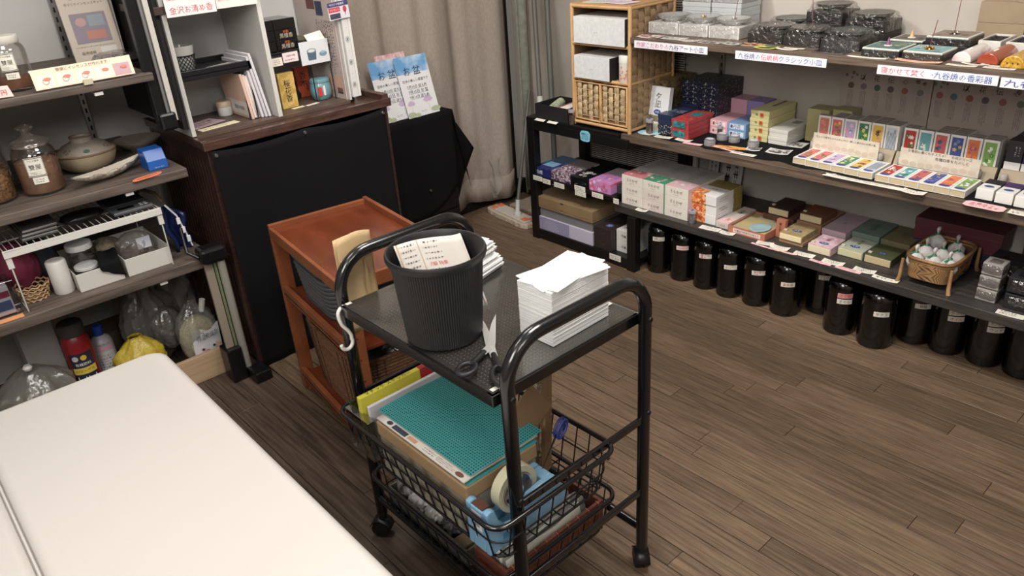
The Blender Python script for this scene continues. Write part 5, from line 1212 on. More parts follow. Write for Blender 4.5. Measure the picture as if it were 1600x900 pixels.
M_glass = film('jar_glass', (242, 240, 237), .08, .03)
def jar(x, y, z, r, h, fillh, fillm, label, lid='glass', group=None, lab=True, cap=None, txt='雙屋'):
    t = thing('glass_jar', (x, y, z), label, 'jar', group)
    G().lathe([(r*.9, .002), (r, .01), (r, h*.72), (r*.93, h*.8), (r*.78, h*.86), (r*.78, h*.9)], (x, y, z), 40, cap=False).build('glass_wall', M_glass, t, smooth=60)
    G().lathe([(.001, .001), (r*.88, .001), (r*.93, .006)], (x, y, z), 32, cap=False).build('glass_base', M_glass, t, smooth=60)
    G().lathe([(r*.92, .008), (r*.955, .014), (r*.955, fillh), (r*.5, fillh*1.03), (.001, fillh*1.02)], (x, y, z), 36).build('contents', fillm, t, smooth=60)
    if lid == 'glass':
        G().lathe([(r*.82, h*.89), (r*.98, h*.9), (r*.98, h*.93), (r*.8, h*.99), (r*.3, h*1.06), (r*.18, h*1.1), (r*.36, h*1.16), (r*.44, h*1.2), (r*.3, h*1.24), (.001, h*1.25)], (x, y, z), 36).build('glass_lid', film('tinted_lid_glass', (236, 226, 218), .10, .06, milk=.12), t, smooth=60)
        G().tube([(x+r*.86*math.cos(a), y+r*.86*math.sin(a), z+h*.885) for a in [i/32*2*math.pi for i in range(32)]], .003, 6, closed=True).build('seal_ring', film('seal_ring', (200, 196, 190), .3, .2), t, smooth=60)
    else:
        G().lathe([(r*.82, h*.86), (r*.84, h*.87), (r*.84, h*.98), (r*.8, h)], (x, y, z), 36).build('screw_lid', cap or paint((206, 200, 190)), t, smooth=40)
    if lab:
        fa = math.radians(255)
        def onc(g, ang, zz, rr):
            g.v = [((rr-v[1])*math.cos(ang+v[0]/rr)+x, (rr-v[1])*math.sin(ang+v[0]/rr)+y, zz+v[2]+z) for v in g.v]; return g
        g = G(); W, H = r*.82, r*.95; n = 8
        g.grid(n, 1, lambda u, v: ((u-.5)*W, -.0006, (v-.5)*H)); pl = onc(g, fa, h*.55, r).build('paper_label', paint((222, 218, 204)), t)
        g = G()
        for (a0, a1, b0, b1) in ((-.47, .47, .44, .47), (-.47, .47, -.47, -.44), (-.48, -.46, -.47, .47), (.46, .48, -.47, .47)):
            g.grid(6, 1, lambda u, v: ((a0+(a1-a0)*u)*W, -.001, (b0+(b1-b0)*v)*H))
        onc(g, fa, h*.55, r).build('label_border', INK(), pl)
        g = G(); put_text(g, txt, (0, -.0011, 0), RX, RZ, w=W*.66); put_text(g, 'アロマ香房', (0, -.0011, H*.33), RX, RZ, w=W*.6); scribble(g, (0, -.0011, -H*.32), RX, RZ, W*.7, H*.16, 2, 3)
        onc(g, fa, h*.55, r).build('lettering', INK(), pl)
        g = G(); g.grid(6, 1, lambda u, v: ((u-.5)*W*.8, -.0006, (v-.5)*r*.34)); pl = onc(g, fa+.06, h*.3, r).build('small_label', paint((222, 218, 204)), t)
        g = G(); scribble(g, (0, -.0011, 0), RX, RZ, W*.55, r*.22, 2, 7); onc(g, fa+.06, h*.3, r).build('lettering', INK(), pl)
    return t
M_pow = mat('sandalwood_powder', (150, 112, 84), .9, col2=(138, 100, 74), ns=30); M_chip = mat('wood_chips', (176, 128, 78), .9, col2=(110, 70, 40), ns=110, lo=.4, hi=.6, bump=1, bs=110, bdist=.006)
M_rust = mat('rust_powder', (134, 84, 58), .9)
jar(.422, 2.625, 1.113, .050, .15, .035, M_rust, 'small glass jar with a white screw lid on the top left shelf', 'screw', cap=paint((190, 184, 172)))
jar(.32, 2.70, 1.113, .05, .16, .1, M_pow, 'glass jar with white lid cut by the left picture edge on the top shelf', 'screw', lab=False)
jar(.403, 2.645, .805, .060, .165, .098, M_pow, 'large glass jar of brown powder with knobbed glass lid', group='large glass jars on the middle left shelf')
jar(.272, 2.665, .805, .060, .165, .085, M_chip, 'large glass jar of wood chips at the left picture edge', lab=False, group='large glass jars on the middle left shelf')
jar(.30, 2.83, .805, .055, .165, .02, M_pow, 'nearly empty glass jar behind the jar of wood chips', lab=False, group='large glass jars on the middle left shelf')
# poster and sign on the top shelf
T = Matrix.Translation((.74, 2.93, 1.113)) @ Matrix.Rotation(-.12, 4, 'X')
g = G().box(-.078, .078, 0, .006, 0, .215, T=T); o = g.build('poster_stand', paint((206, 192, 176)), None, bevel=.001, label='beige product poster in a clear stand on the top left shelf', cat='poster', origin=(.74, 2.93, 1.113))
T3 = T.to_3x3(); up = T3 @ RZ; PP = lambda x, h, e=.0008: T @ Vector((x, -e, h))
g = G(); rect(g, PP(0, .108), RX, up, .112, .095); ph = g.build('photo_print', paint((150, 138, 150)), o)
g = G(); g.use(paint((196, 156, 150))); disc(g, PP(-.026, .128, .0014), RX, up, .017, .014, 18); g.use(paint((150, 160, 168))); rect(g, PP(.022, .13, .0014), RX, up, .05, .036); g.use(paint((196, 132, 116))); rect(g, PP(.012, .085, .0014), RX, up, .06, .028); g.build('photo_items', None, o)
g = G(); put_text(g, '手づくりインセンスキット', PP(0, .185), RX, up, w=.12); put_text(g, '桜の香り アイテム', PP(0, .203), RX, up, w=.08); put_text(g, '販売価格', PP(-.03, .03), RX, up, w=.045); scribble(g, PP(0, .05), RX, up, .13, .006, 1, 2); g.build('lettering', paint((84, 66, 60)), o)
g = G(); rect(g, PP(.035, .03), RX, up, .05, .028); g.build('price_sticker', paint((222, 216, 206)), o)
g = G(); g.add([(.818, 2.92, 1.1135), (.838, 3.02, 1.1135), (.838, 3.02, 1.32), (.818, 2.915, 1.32)], [(0, 1, 2, 3)]); g.build('support_card', paint((190, 186, 180)), o, solid=.001)
T = Matrix.Translation((.578, 2.502, 1.119)) @ Matrix.Rotation(-.25, 4, 'X')
g = G().box(-.135, .135, 0, .0015, 0, .055, T=T); o = g.build('shelf_sign', paint((236, 206, 178)), None, label='peach instruction strip with small hand pictures clipped to the top left shelf', cat='sign', origin=(.578, 2.502, 1.119))
T3 = T.to_3x3(); up = T3 @ RZ
g = G(); put_text(g, '簡単にインセンスが作れます', T @ Vector((.0, -.0008, .047)), RX, up, w=.14); g.build('lettering', paint((110, 84, 60)), o)
for k in range(5):
    c = T @ Vector((-.105+.052*k, -.0007, .02)); g = G(); g.use(paint((236, 214, 196)) if k < 4 else paint((190, 150, 160))); rect(g, c, RX, up, .046, .034)
    g.use(paint((206, 120, 104))); disc(g, c+Vector((-.006, -.0004, -.002)), RX, up, .011, .006, 10); disc(g, c+Vector((.006, -.0005, .006)), RX, up, .010, .0045, 10)
    if k < 3: g.use(paint((120, 60, 56))); g.tube([c+Vector((.001, -.001, 0))+RX*.008*math.cos(a)+up*.008*math.sin(a) for a in [i/12*2*math.pi for i in range(12)]], .0005, 4, closed=True)
    g.build('hand_picture', None, o)
g = G().box(.565, .59, 2.492, 2.5, 1.112, 1.128); g.build('clip', paint((190, 180, 150)), o, bevel=.001)
g = G(); g.add([(.30, 2.502, 1.12), (.386, 2.502, 1.116), (.380, 2.508, 1.146), (.30, 2.508, 1.15)], [(0, 1, 2, 3)])
o = g.build('shelf_sign', paint((238, 196, 190)), None, solid=.001, label='pink price sign cut by the left picture edge on the top shelf', cat='sign'); g = G(); put_text(g, '円', (.365, 2.500, 1.130), RX, RZ, h=.014); g.build('lettering', RED, o)
t = G().lathe([(.004, .0), (.075, .008), (.085, .02), (.07, .034), (.004, .036)], (.765, 2.80, 1.113), 26, sx=1, sy=1.2, mod=lambda j, r, z: 1+.07*math.sin(j*2.3+z*200)).build('foil_packet', mat('silver_foil', (190, 188, 190), .15, 1, bump=1, bs=30, bdist=.01), None, smooth=50, label='crumpled silver foil packet lying in front of the beige poster', cat='packet')

# middle shelf: clay pot, boat dish, bowl, blue block, tag
t = thing('clay_pot', (.572, 2.79, .805), 'lidded clay pot with painted leaves in grey and cream glaze', 'pot')
M_potb = mat('cream_glaze', (176, 162, 132), .4, col2=(160, 142, 112), ns=8); M_potl = mat('warm_grey_glaze', (150, 138, 126), .5, col2=(136, 124, 112), ns=10); M_rimg = mat('bare_clay_rim', (120, 90, 66), .7)
c0 = (.572, 2.79, .805)
G().lathe([(.055, 0), (.062, .003), (.082, .02), (.091, .042), (.094, .058), (.091, .061)], c0, 48).build('pot_body', M_potb, t, smooth=50)
G().tube([(c0[0]+.0925*math.cos(a), c0[1]+.0925*math.sin(a), c0[2]+.060) for a in [i/48*2*math.pi for i in range(48)]], .0035, 8, closed=True).build('rim', M_rimg, t, smooth=60)
ld = G().lathe([(.084, .058), (.080, .068), (.066, .081), (.046, .090), (.034, .093), (.033, .104), (.035, .108), (.032, .109), (.029, .102), (.001, .100)], c0, 48).build('pot_lid', M_potl, t, smooth=50)
G().tube([(c0[0]+.0335*math.cos(a), c0[1]+.0335*math.sin(a), c0[2]+.1085) for a in [i/32*2*math.pi for i in range(32)]], .0022, 6, closed=True).build('lid_ring', M_rimg, ld, smooth=60)
def onlid(ang, h, out=.0012):
    r0 = .082+(.066-.082)*(h-.064)/.018 if h < .082 else .066+(.046-.066)*(h-.082)/.01
    d = Vector((math.cos(ang), math.sin(ang), 0)); n_ = (d*.75+RZ*.66).normalized()
    return Vector(c0)+d*r0+RZ*h+n_*out, Vector((-d.y, d.x, 0)), (RZ*.75-d*.66).normalized()
g = G(); g.use(paint((58, 92, 62))); p, r_, u = onlid(math.radians(262), .072, .003); disc(g, p, r_, u, .010, .006, 10)
for a0, col in ((215, (110, 70, 60)), (318, (110, 60, 50))):
    for k in range(5): g.use(paint(col)); p, r_, u = onlid(math.radians(a0+k*4-8), .072+.005*math.sin(k*2), .003); disc(g, p, r_, u, .0028, .0022, 6)
g.build('painted_leaves', None, t)
def boat(u, v):
    x = -.13+.26*u; w_ = .030*math.sin(math.pi*min(1, max(0, u)))**.75*(1-.25*u)+.001; a = (v-.5)*math.pi
    return Vector((x, w_*math.sin(a), .03-.024*math.cos(a)*math.sin(math.pi*u)**.5+.012*(2*u-1)**2))
T = Matrix.Translation((.585, 2.605, .806)) @ Matrix.Rotation(.42, 4, 'Z')
g = G(); g.grid(24, 10, lambda u, v: T @ boat(u, v)); o = g.build('boat_dish', mat('pearl_dish', (186, 176, 160), .35), None, smooth=70, solid=.003, label='long boat-shaped pale dish in crinkled film in front of the clay pot', cat='dish')
g = G(); g.grid(20, 8, lambda u, v: T @ (boat(u, v)*1.06+Vector((0, 0, -.002+.003*math.sin(u*30+v*12))))); g.build('film_wrap', M_film, o, smooth=50)
G().lathe([(.03, 0), (.032, .004), (.062, .02), (.078, .036), (.079, .039), (.074, .038), (.06, .026), (.001, .012)], (.765, 2.885, .805), 40).build('shallow_bowl', mat('grey_stoneware', (128, 120, 110), .5, col2=(110, 98, 88), ns=14), None, smooth=50, label='shallow grey stoneware bowl behind the blue cube stand', cat='bowl')
t = thing('blue_stand', (.725, 2.59, .805), 'glossy bright blue block with a sloped front at the shelf end', 'block')
M_blu = mat('glossy_blue', (22, 88, 176), .35, coat=.1); x0, x1 = .690, .752
g = G(); P_ = [(2.562, .8055), (2.566, .835), (2.585, .868), (2.64, .868), (2.64, .8055)]
g.add([(x0, a, b_) for a, b_ in P_]+[(x1, a, b_) for a, b_ in P_], [(0, 1, 2, 3, 4), (9, 8, 7, 6, 5)]+[(i, 5+i, 5+(i+1) % 5, (i+1) % 5) for i in range(5)]); g.build('block_body', M_blu, t, bevel=.002)
g = G(); scribble(g, (.726, 2.5625, .813), RX, RZ, .036, .005, 1, 4); g.build('lettering', WHITE(), t)
pts = [(.665+.05*math.copysign(abs(math.cos(a))**.5, math.cos(a)), 2.512+.018*math.sin(a)+.015*math.cos(a)) for a in [i/24*2*math.pi for i in range(24)]]
o = G().prism(pts, .8055, .8065).build('paper_tag', paint((226, 120, 84)), None, label='orange oval paper tag lying at the edge of the middle left shelf', cat='tag')
g = G(); put_text(g, '特別価格です', (.665, 2.512, .8072), Vector((1, .28, 0)).normalized(), Vector((-.28, 1, 0)).normalized(), w=.07); g.build('lettering', paint((170, 60, 40)), o)

# lowest left shelf: white wire rack with its load
t = thing('wire_rack', (.45, 2.68, .492), 'white wire shelf rack with a front strip on the lowest left shelf', 'rack')
M_ww = mat('white_enamel', (206, 204, 196), .4); ZR = .672
bx('front_strip', .222, .680, 2.522, 2.526, ZR, ZR+.024, M_ww, t, bevel=.001)
G().tube([(.226, 2.524, ZR+.02), (.226, 2.86, ZR+.02), (.676, 2.86, ZR+.02), (.676, 2.524, ZR+.02)], .003, 8, closed=True).build('top_frame', M_ww, t, smooth=60)
g = G()
for k in range(24): x = .238+k*.0187; g.cyl((x, 2.524, ZR+.019), (x, 2.86, ZR+.019), .0014, n=6)
for y in (2.64, 2.75): g.cyl((.226, y, ZR+.0165), (.676, y, ZR+.0165), .0018, n=6)
g.build('grid_wires', M_ww, t, kind='stuff')
for x in (.232, .672):
    G().tube([(x, 2.53, ZR+.018), (x, 2.532, .494), (x, 2.84, .494), (x, 2.842, ZR+.018)], .0024, 8).build('leg', M_ww, t, smooth=60)
    bx('leg_clip', x-.008, x+.008, 2.527, 2.537, ZR-.035, ZR, M_ww, t, bevel=.001)
ZW = ZR+.0235
for k in range(3):
    o = bx('steel_tray', .285+.004*k, .385+.002*k, 2.56, 2.76, ZW+.012*k, ZW+.012*k+.0095, mat('brushed_steel', (140, 138, 136), .35, .6), bevel=.003, seg=3, label='%s flat steel case on the white wire rack' % ROW3[k], cat='case', group='flat steel cases stacked on the wire rack')
    bx('case_rim', .284+.004*k, .386+.002*k, 2.559, 2.761, ZW+.012*k+.0045, ZW+.012*k+.006, mat('bright_steel', (190, 188, 184), .2, 1), o, bevel=0)
G().lathe([(.001, 0), (.05, .002), (.058, .012), (.052, .022), (.001, .026)], (.47, 2.62, ZW), 24, sx=1.15, sy=.75).build('black_pouch', mat('black_leather', (20, 18, 22), .4, bump=.4, bs=90), None, smooth=60, label='black leather pouch lying between steel cases and kitchen scale', cat='pouch')
t = thing('kitchen_scale', (.62, 2.65, ZW), 'flat grey kitchen scale with a dark display on the wire rack', 'scale')
bx('scale_body', .545, .668, 2.545, 2.74, ZW+.001, ZW+.013, mat('scale_grey', (88, 90, 92), .35), t, bevel=.004)
bx('weighing_plate', .548, .665, 2.61, 2.738, ZW+.013, ZW+.018, mat('scale_plate', (56, 58, 62), .3), t, bevel=.004)
bx('display', .565, .615, 2.562, 2.585, ZW+.013, ZW+.0138, mat('dark_lcd', (18, 18, 24), .15), t, bevel=0)
for k in range(4): bx('button', .632+.014*(k % 2), .642+.014*(k % 2), 2.562+.016*(k//2), 2.569+.016*(k//2), ZW+.013, ZW+.0142, paint((190, 190, 190)), t, bevel=.0005)
# below: organizer bins, jars, cylinder
M_orgw = mat('ivory_plastic', (198, 194, 186), .4)
for x0, x1, lab in ((.384, .52, 'left ivory plastic bin with a black cloth hanging over it'), (.532, .678, 'right ivory plastic bin under the white wire rack')):
    t = thing('plastic_bin', ((x0+x1)/2, 2.66, .492), lab, 'bin', 'ivory plastic bins')
    bx('bin_base', x0, x1, 2.545, 2.80, .4925, .496, M_orgw, t)
    for a in ((x0, x1, 2.545, 2.549, .552 if x0 < .5 else .552), (x0, x1, 2.796, 2.80, .56), (x0, x0+.003, 2.549, 2.796, .552), (x1-.003, x1, 2.549, 2.796, .556)):
        bx('bin_wall', a[0], a[1], a[2], a[3], .496, a[4], M_orgw, t, bevel=.001)
G().lathe([(.0275, 0), (.0295, .004), (.0295, .105), (.027, .109), (.024, .11), (.001, .108)], (.352, 2.60, .492), 32).build('white_cylinder', mat('white_plastic_cup', (206, 202, 196), .4), None, smooth=40, label='plain white plastic cylinder standing beside the left ivory bin', cat='container')
for (x, y, z, r, h, lab) in ((.445, 2.70, .496, .04, .105, 'clear plastic jar with white lid standing behind the left bin'), (.435, 2.62, .496, .036, .055, 'low clear jar with a white lid inside the left ivory bin')):
    t = thing('plastic_jar', (x, y, z), lab, 'jar', 'clear jars with white lids')
    G().lathe([(r*.95, .001), (r, .006), (r, h*.85)], (x, y, z), 28, cap=False).build('jar_wall', M_glass, t, smooth=60)
    G().lathe([(r*.93, .003), (r*.93, h*.5)], (x, y, z), 24).build('contents', mat('pale_resin', (150, 146, 140), .6, col2=(110, 104, 98), ns=60), t, smooth=60)
    G().lathe([(r*1.02, h*.82), (r*1.02, h*.97), (r*.98, h)], (x, y, z), 28).build('lid', paint((200, 200, 196)), t, smooth=40)
g = G(); q = random.Random(9)
def cl(u, v):
    s = v; x = .462+.062*u+.006*math.sin(v*6); 
    if s < .7: return (x, 2.66-.12*s/.7, .562+.022*math.sin(math.pi*s/.7)*(.6+.4*math.sin(u*7)))
    k = (s-.7)/.3; return (x+.004*math.sin(u*9), 2.5395-.002*math.sin(u*8), .560-.056*k*(.35+.65*u))
g.grid(14, 18, cl); g.build('black_cloth', M_cloth, None, smooth=70, solid=.002, label='black cloth draped over the front of the left ivory bin', cat='cloth')
def crumple(name, c, rx, ry, rz, m, label, cat='bag', seed=0, amp=.14, neck=None, parent=None, grp=None):
    q = random.Random(seed); ph = [q.uniform(0, 6) for _ in range(6)]; g = G(); n, k = 54, 28
    def fn(u, v):
        a = u*2*math.pi; t_ = v*math.pi
        r = math.sin(t_) if neck is None or v < .62 else max(neck, math.sin(t_)*(1-(v-.62)*1.2))
        d = 1+amp*(math.sin(5*a+ph[0]+4*v)*.5+math.sin(9*a+ph[1]-7*v)*.3+math.sin(14*v+ph[2]+2*a)*.35)
        r = max(r, .02)
        nv = Vector((math.cos(a)*1.7, math.sin(a)*1.7, v*3.2))+Vector((seed*3.1, 0, 0)); f_ = abs(noise.noise(nv*1.6))+.5*abs(noise.noise(nv*3.7)); d += amp*(2.4*f_-.8)
        return (c[0]+rx*r*d*math.cos(a), c[1]+ry*r*d*math.sin(a), c[2]+rz*(1-math.cos(t_)))
    g.grid(n, k, fn)
    return g.build(name, m, parent, smooth=60, label=label, cat=cat, group=grp)
M_bagf = film('thin_bag2', (228, 226, 220), .05, .2, bump=1, bs=28, milk=.22, fr=.3)
t = crumple('zip_bag', (.60, 2.66, .50), .055, .045, .05, M_bagf, 'clear zip bag with dark red contents standing in the right ivory bin', seed=3)
crumple('bag_contents', (.60, 2.66, .502), .038, .03, .027, paint((110, 60, 54)), None, None, 4, parent=t)
g = G(); rect(g, (.622, 2.618, .565), RX, RZ, .045, .04); g.build('paper_label', paint((200, 200, 212)), t)
crumple('dried_bundle', (.53, 2.72, .497), .045, .05, .045, mat('dried_plant', (96, 84, 66), .9, col2=(130, 116, 92), ns=60), 'dull crumpled bag of dried leaves between the two jars and the zip bag', seed=6)
# basket with red pouch, box, clear box at the far left
t = thing('small_basket', (.272, 2.625, .492), 'small round wicker basket with a fluffy trim beside the white cylinder', 'basket')
M_wick = mat('pale_wicker', (176, 140, 98), .6)
for k in range(5):
    z = .495+.011*k; r = .034+.0028*k
    G().tube([(.272+r*math.cos(a)*1.1, 2.625+r*math.sin(a), z+.003*math.sin(a*14+math.pi*(k % 2))) for a in [i/56*2*math.pi for i in range(56)]], .0028, 6, closed=True).build('wicker_ring', M_wick, t, smooth=60)
G().lathe([(.001, .001), (.034, .001), (.034, .004), (.001, .004)], (.272, 2.625, .492), 20).build('basket_base', M_wick, t)
crumple('red_pouch', (.262, 2.70, .494), .062, .05, .085, mat('crimson_cloth', (110, 22, 52), .8, bump=.3, bs=60), 'crimson cloth pouch behind the small wicker basket', 'pouch', 7, .05)
crumple('dark_pouch', (.335, 2.74, .494), .05, .05, .075, mat('dark_navy_cloth', (24, 24, 38), .8), 'dark navy cloth bundle behind the white cylinder', 'pouch', 8, .06)
b = carton('clear_box', 'clear plastic box with a white label cut by the left picture edge', 'box', .14, .222, 2.545, 2.62, .493, .60, film('clear_box', (230, 230, 234), .14, .05))
g = G(); g.box(.15, .205, 2.553, 2.60, .496, .585); pb = g.build('inner_packet', paint((204, 200, 206)), b.o, bevel=.002)
g = G(); rect(g, (.178, 2.5525, .56), RX, RZ, .05, .02); g.build('red_band', paint((140, 40, 70)), b.o); g = G(); rect(g, (.178, 2.5525, .525), RX, RZ, .045, .03); g.build('blue_band', paint((70, 90, 140)), b.o)
G().box(.15, .215, 2.508, 2.535, .4925, .494).build('paper_tag', paint((230, 150, 90)), None, label='orange paper tag at the left end of the lowest shelf edge', cat='tag')
# blue folder bag and things at the right end
g = G(); pts_ = [(.715, .70), (.735, .71), (.772, .62), (.80, .46), (.795, .4935), (.722, .4935)]
t = thing('blue_bag', (.745, 2.66, .4925), 'dark blue satin bag with a white strap at the end of the lowest left shelf', 'bag')
g = G(); g.grid(8, 10, lambda u, v: (.722+.05*u-.02*v*(1-u)+.006*math.sin(v*9), 2.62+.05*math.sin(u*3), .4935+.17*v*(1-.25*u)))
g.build('bag_front', mat('navy_satin', (22, 34, 78), .35, bump=.5, bs=30), t, smooth=60, solid=.012)
G().tube([(.715, 2.60, .675), (.742, 2.597, .63), (.756, 2.596, .57), (.768, 2.596, .51)], .0045, 6, flat=.4).build('white_strap', paint((206, 206, 210)), t, smooth=50)
for k in range(3): bx('strap_slider', .742+.009*k-.006, .742+.009*k+.006, 2.588, 2.594, .60-.035*k, .622-.035*k, paint((222, 222, 224)), t)
G().tube([(.71, 2.72, .775), (.728, 2.70, .74), (.73, 2.68, .70), (.722, 2.66, .67)], .002, 6).build('hanging_cord', paint((176, 170, 156)), None, smooth=60, label='thin pale cord hanging below the middle left shelf', cat='cord')
G().tube([(.655, 2.71, .70), (.68, 2.69, .72), (.71, 2.66, .705), (.722, 2.64, .675)], .007, 8, flat=.6).build('brown_strap', paint((96, 78, 48)), None, smooth=60, label='olive-brown strap hanging over the back of the kitchen scale', cat='strap')

# ---------------------------------------------------------------- under the lowest shelf
bx('wood_kerb', -.4, .766, 2.575, 2.593, .0005, .105, mat('pale_pine', (186, 156, 122), .5, col2=(172, 140, 106), ns=4, st=(1.5, 20, 20)), bevel=.0015, label='low pale pine board standing on edge in front of the left floor storage', cat='board')
def bottle2(x, y, r, h, m, capm, label, cat, capname='screw_cap', caph=.03):
    t = thing('plastic_bottle', (x, y, .0005), label, cat)
    G().lathe([(r*.9, 0), (r, .006), (r, h*.78), (r*.85, h*.85), (r*.4, h*.9), (r*.4, h*.92)], (x, y, .0005), 32).build('bottle_body', m, t, smooth=50)
    G().lathe([(r*.46, h*.9), (r*.5, h*.91), (r*.48, h*.9+caph), (r*.42, h*.9+caph+.002)], (x, y, .0005), 20).build(capname, capm, t, smooth=40)
    return t
def wraplabel(t, x, y, r, z0, z1, ang, wd, m, name='printed_label', out=.0006):
    g = G(); g.grid(10, 1, lambda u, v: (x+(r+out)*math.cos(ang+(u-.5)*wd/r), y+(r+out)*math.sin(ang+(u-.5)*wd/r), z0+(z1-z0)*v)); return g.build(name, m, t)
t = thing('red_canister', (.345, 2.74, .0005), 'red canister with a dark printed label and dusty black lid behind the bed', 'canister')
G().lathe([(.042, 0), (.045, .005), (.045, .255), (.04, .275), (.034, .285)], (.345, 2.74, .0005), 32).build('canister_body', mat('red_plastic', (150, 26, 30), .35), t, smooth=50)
G().lathe([(.036, .283), (.04, .287), (.04, .325), (.035, .33)], (.345, 2.74, .0005), 24, mod=lambda j, r, z: 1+.03*(j % 2)).build('lid', mat('dusty_black_lid', (62, 60, 56), .6), t, smooth=40)
A = math.radians(262); L0 = wraplabel(t, .345, 2.74, .045, .06, .225, A, .078, paint((34, 38, 58)))
wraplabel(t, .345, 2.74, .045, .145, .17, A, .076, paint((214, 186, 60)), 'yellow_band', .0012); wraplabel(t, .345, 2.74, .045, .062, .10, A, .074, paint((186, 180, 170)), 'white_band', .0012)
def cyltext(s, x, y, r, z, ang, w_, m, par, out=.0016, f=None):
    g = G(); (put_text(g, s, (0, 0, 0), RX, RZ, w=w_) if not f else f(g)); g.v = [(x+(r+out)*math.cos(ang+v[0]/r), y+(r+out)*math.sin(ang+v[0]/r), z+v[2]) for v in g.v]; return g.build('lettering', m, par)
cyltext('パワーゲル', .345, 2.74, .045, .158, A, .062, INK(), t, .0018); cyltext('有機肥料', .345, 2.74, .045, .183, A, .05, WHITE(), t, .0012)
cyltext('x', .345, 2.74, .045, .08, A, .06, INK(), t, .0018, f=lambda g: scribble(g, (0, 0, 0), RX, RZ, .06, .03, 4, 3))
cyltext('x', .345, 2.74, .045, .122, A, .06, WHITE(), t, .0012, f=lambda g: [rect(g, (dx, 0, 0), RX, RZ, .028, .026) for dx in (-.017, .017)])
for dx, c in ((-.02, (196, 196, 190)), (.006, (226, 176, 50))):
    g = G(); disc(g, (dx, 0, 0), RX, RZ, .010, .010, 14); g.v = [(.345+.0464*math.cos(A+v[0]/.045), 2.74+.0464*math.sin(A+v[0]/.045), .207+v[2]) for v in g.v]; g.build('round_emblem', paint(c), t)
t = bottle2(.43, 2.80, .036, .245, mat('milky_plastic', (176, 172, 176), .4), mat('blue_screw_cap', (26, 66, 160), .35), 'milky plastic bottle with a blue cap and pink band beside the red canister', 'bottle', caph=.035)
wraplabel(t, .43, 2.80, .036, .17, .183, A, .066, paint((222, 150, 180)), 'pink_band'); wraplabel(t, .43, 2.80, .036, .05, .165, A, .06, paint((196, 194, 196)))
cyltext('アルコール', .43, 2.80, .036, .193, A, .045, INK(), t); cyltext('x', .43, 2.80, .036, .11, A, .05, paint((90, 88, 96)), t, f=lambda g: scribble(g, (0, 0, 0), RX, RZ, .05, .09, 8, 5))
crumple('yellow_bag', (.52, 2.71, .0), .085, .07, .105, mat('yellow_bag_plastic', (184, 156, 34), .35, col2=(206, 178, 60), ns=20, bump=1, bs=24, bdist=.01), 'yellow plastic bag with a knotted top on the floor behind the bed', seed=11, neck=.28, amp=.1)
t = thing('crystal_bag', (.735, 2.72, .0005), 'bag of yellowish beads with a white printed label at the end of the pine board', 'bag')
crumple('bag_contents', (.735, 2.72, .002), .07, .045, .098, mat('yellow_beads', (196, 186, 140), .6, col2=(222, 214, 180), ns=120, bump=.8, bs=120), None, None, 12, .05, parent=t)
crumple('bag_film', (.735, 2.72, .0), .078, .052, .128, M_bagf, None, None, 13, .1, .25, parent=t)
g = G().tube([(.765, 2.70, .215), (.775, 2.69, .262)], .011, 10); g.build('white_roll_top', paint((214, 212, 200)), t, smooth=50)
g = G(); g.grid(10, 6, lambda u, v: (.690+.105*u+.01*v, 2.667-.014*math.sin(math.pi*u)+.012*v, .04+.115*v+.008*math.sin(u*8))); lb = g.build('printed_label', paint((206, 204, 206)), t, smooth=60)
g = G(); put_text(g, '除湿乾燥剤', (.748, 2.648, .135), Vector((.99, .03, .05)).normalized(), RZ, w=.08, h=.024); g.build('lettering', paint((50, 66, 90)), t)
g = G(); put_text(g, 'いやな湿気に', (.748, 2.648, .158), Vector((.99, .03, .05)).normalized(), RZ, w=.05); g.build('lettering', paint((150, 60, 70)), t)
g = G(); q = random.Random(6)
for i in range(10): g.use(paint(q.choice([(196, 130, 110), (90, 110, 130), (60, 60, 64), (206, 160, 120)]))); disc(g, (.705+.085*q.random(), 2.6455, .055+.055*q.random()), RX, RZ, .006, .006, 6)
g.build('printed_pictures', None, t)
# clear bags
M_bag3 = film('hazy_bag', (214, 210, 200), .05, .22, bump=1, bs=22, milk=.3, fr=.3)
crumple('clear_bag', (.18, 2.70, .0), .12, .09, .125, M_bag3, 'big tied clear plastic bag at the left behind the bed', seed=21, neck=.12, amp=.12)
crumple('bag_contents_pile', (.18, 2.72, .0), .10, .07, .075, mat('dull_contents', (116, 106, 92), .8, col2=(84, 76, 66), ns=14), 'dull tan bundle inside the big tied bag at the left', 'bundle', 22)
G().lathe([(.012, 0), (.015, .008), (.010, .016)], (.18, 2.655, .255), 12).build('tie_knot', paint((206, 204, 198)), None, smooth=50, label='white tie closing the big clear bag at the left', cat='tie')
crumple('clear_bag', (.62, 2.86, .0), .10, .07, .17, M_bag3, 'tall crumpled clear bag behind the yellow bag', seed=23, neck=.5, amp=.16)
crumple('clear_bag', (.70, 2.90, .12), .09, .05, .14, M_bag3, 'clear bag stuffed under the shelf end above the bead bag', seed=24, neck=.6, amp=.18)
crumple('foil_bag', (.66, 2.80, .06), .06, .04, .09, mat('dull_silver_film', (150, 148, 144), .25, .6, bump=1, bs=30, bdist=.008), 'dull silver packet between the yellow bag and the bead bag', seed=25, amp=.1)
carton('storage_box', 'pale grey card box at the back behind the red canister', 'box', .20, .31, 2.85, 3.0, .0005, .33, paint((176, 172, 166)))
carton('storage_box', 'brown cardboard box at the back behind the bottles', 'box', .40, .66, 2.98, 3.12, .0005, .13, mat('brown_card_dull', (110, 90, 68), .8))

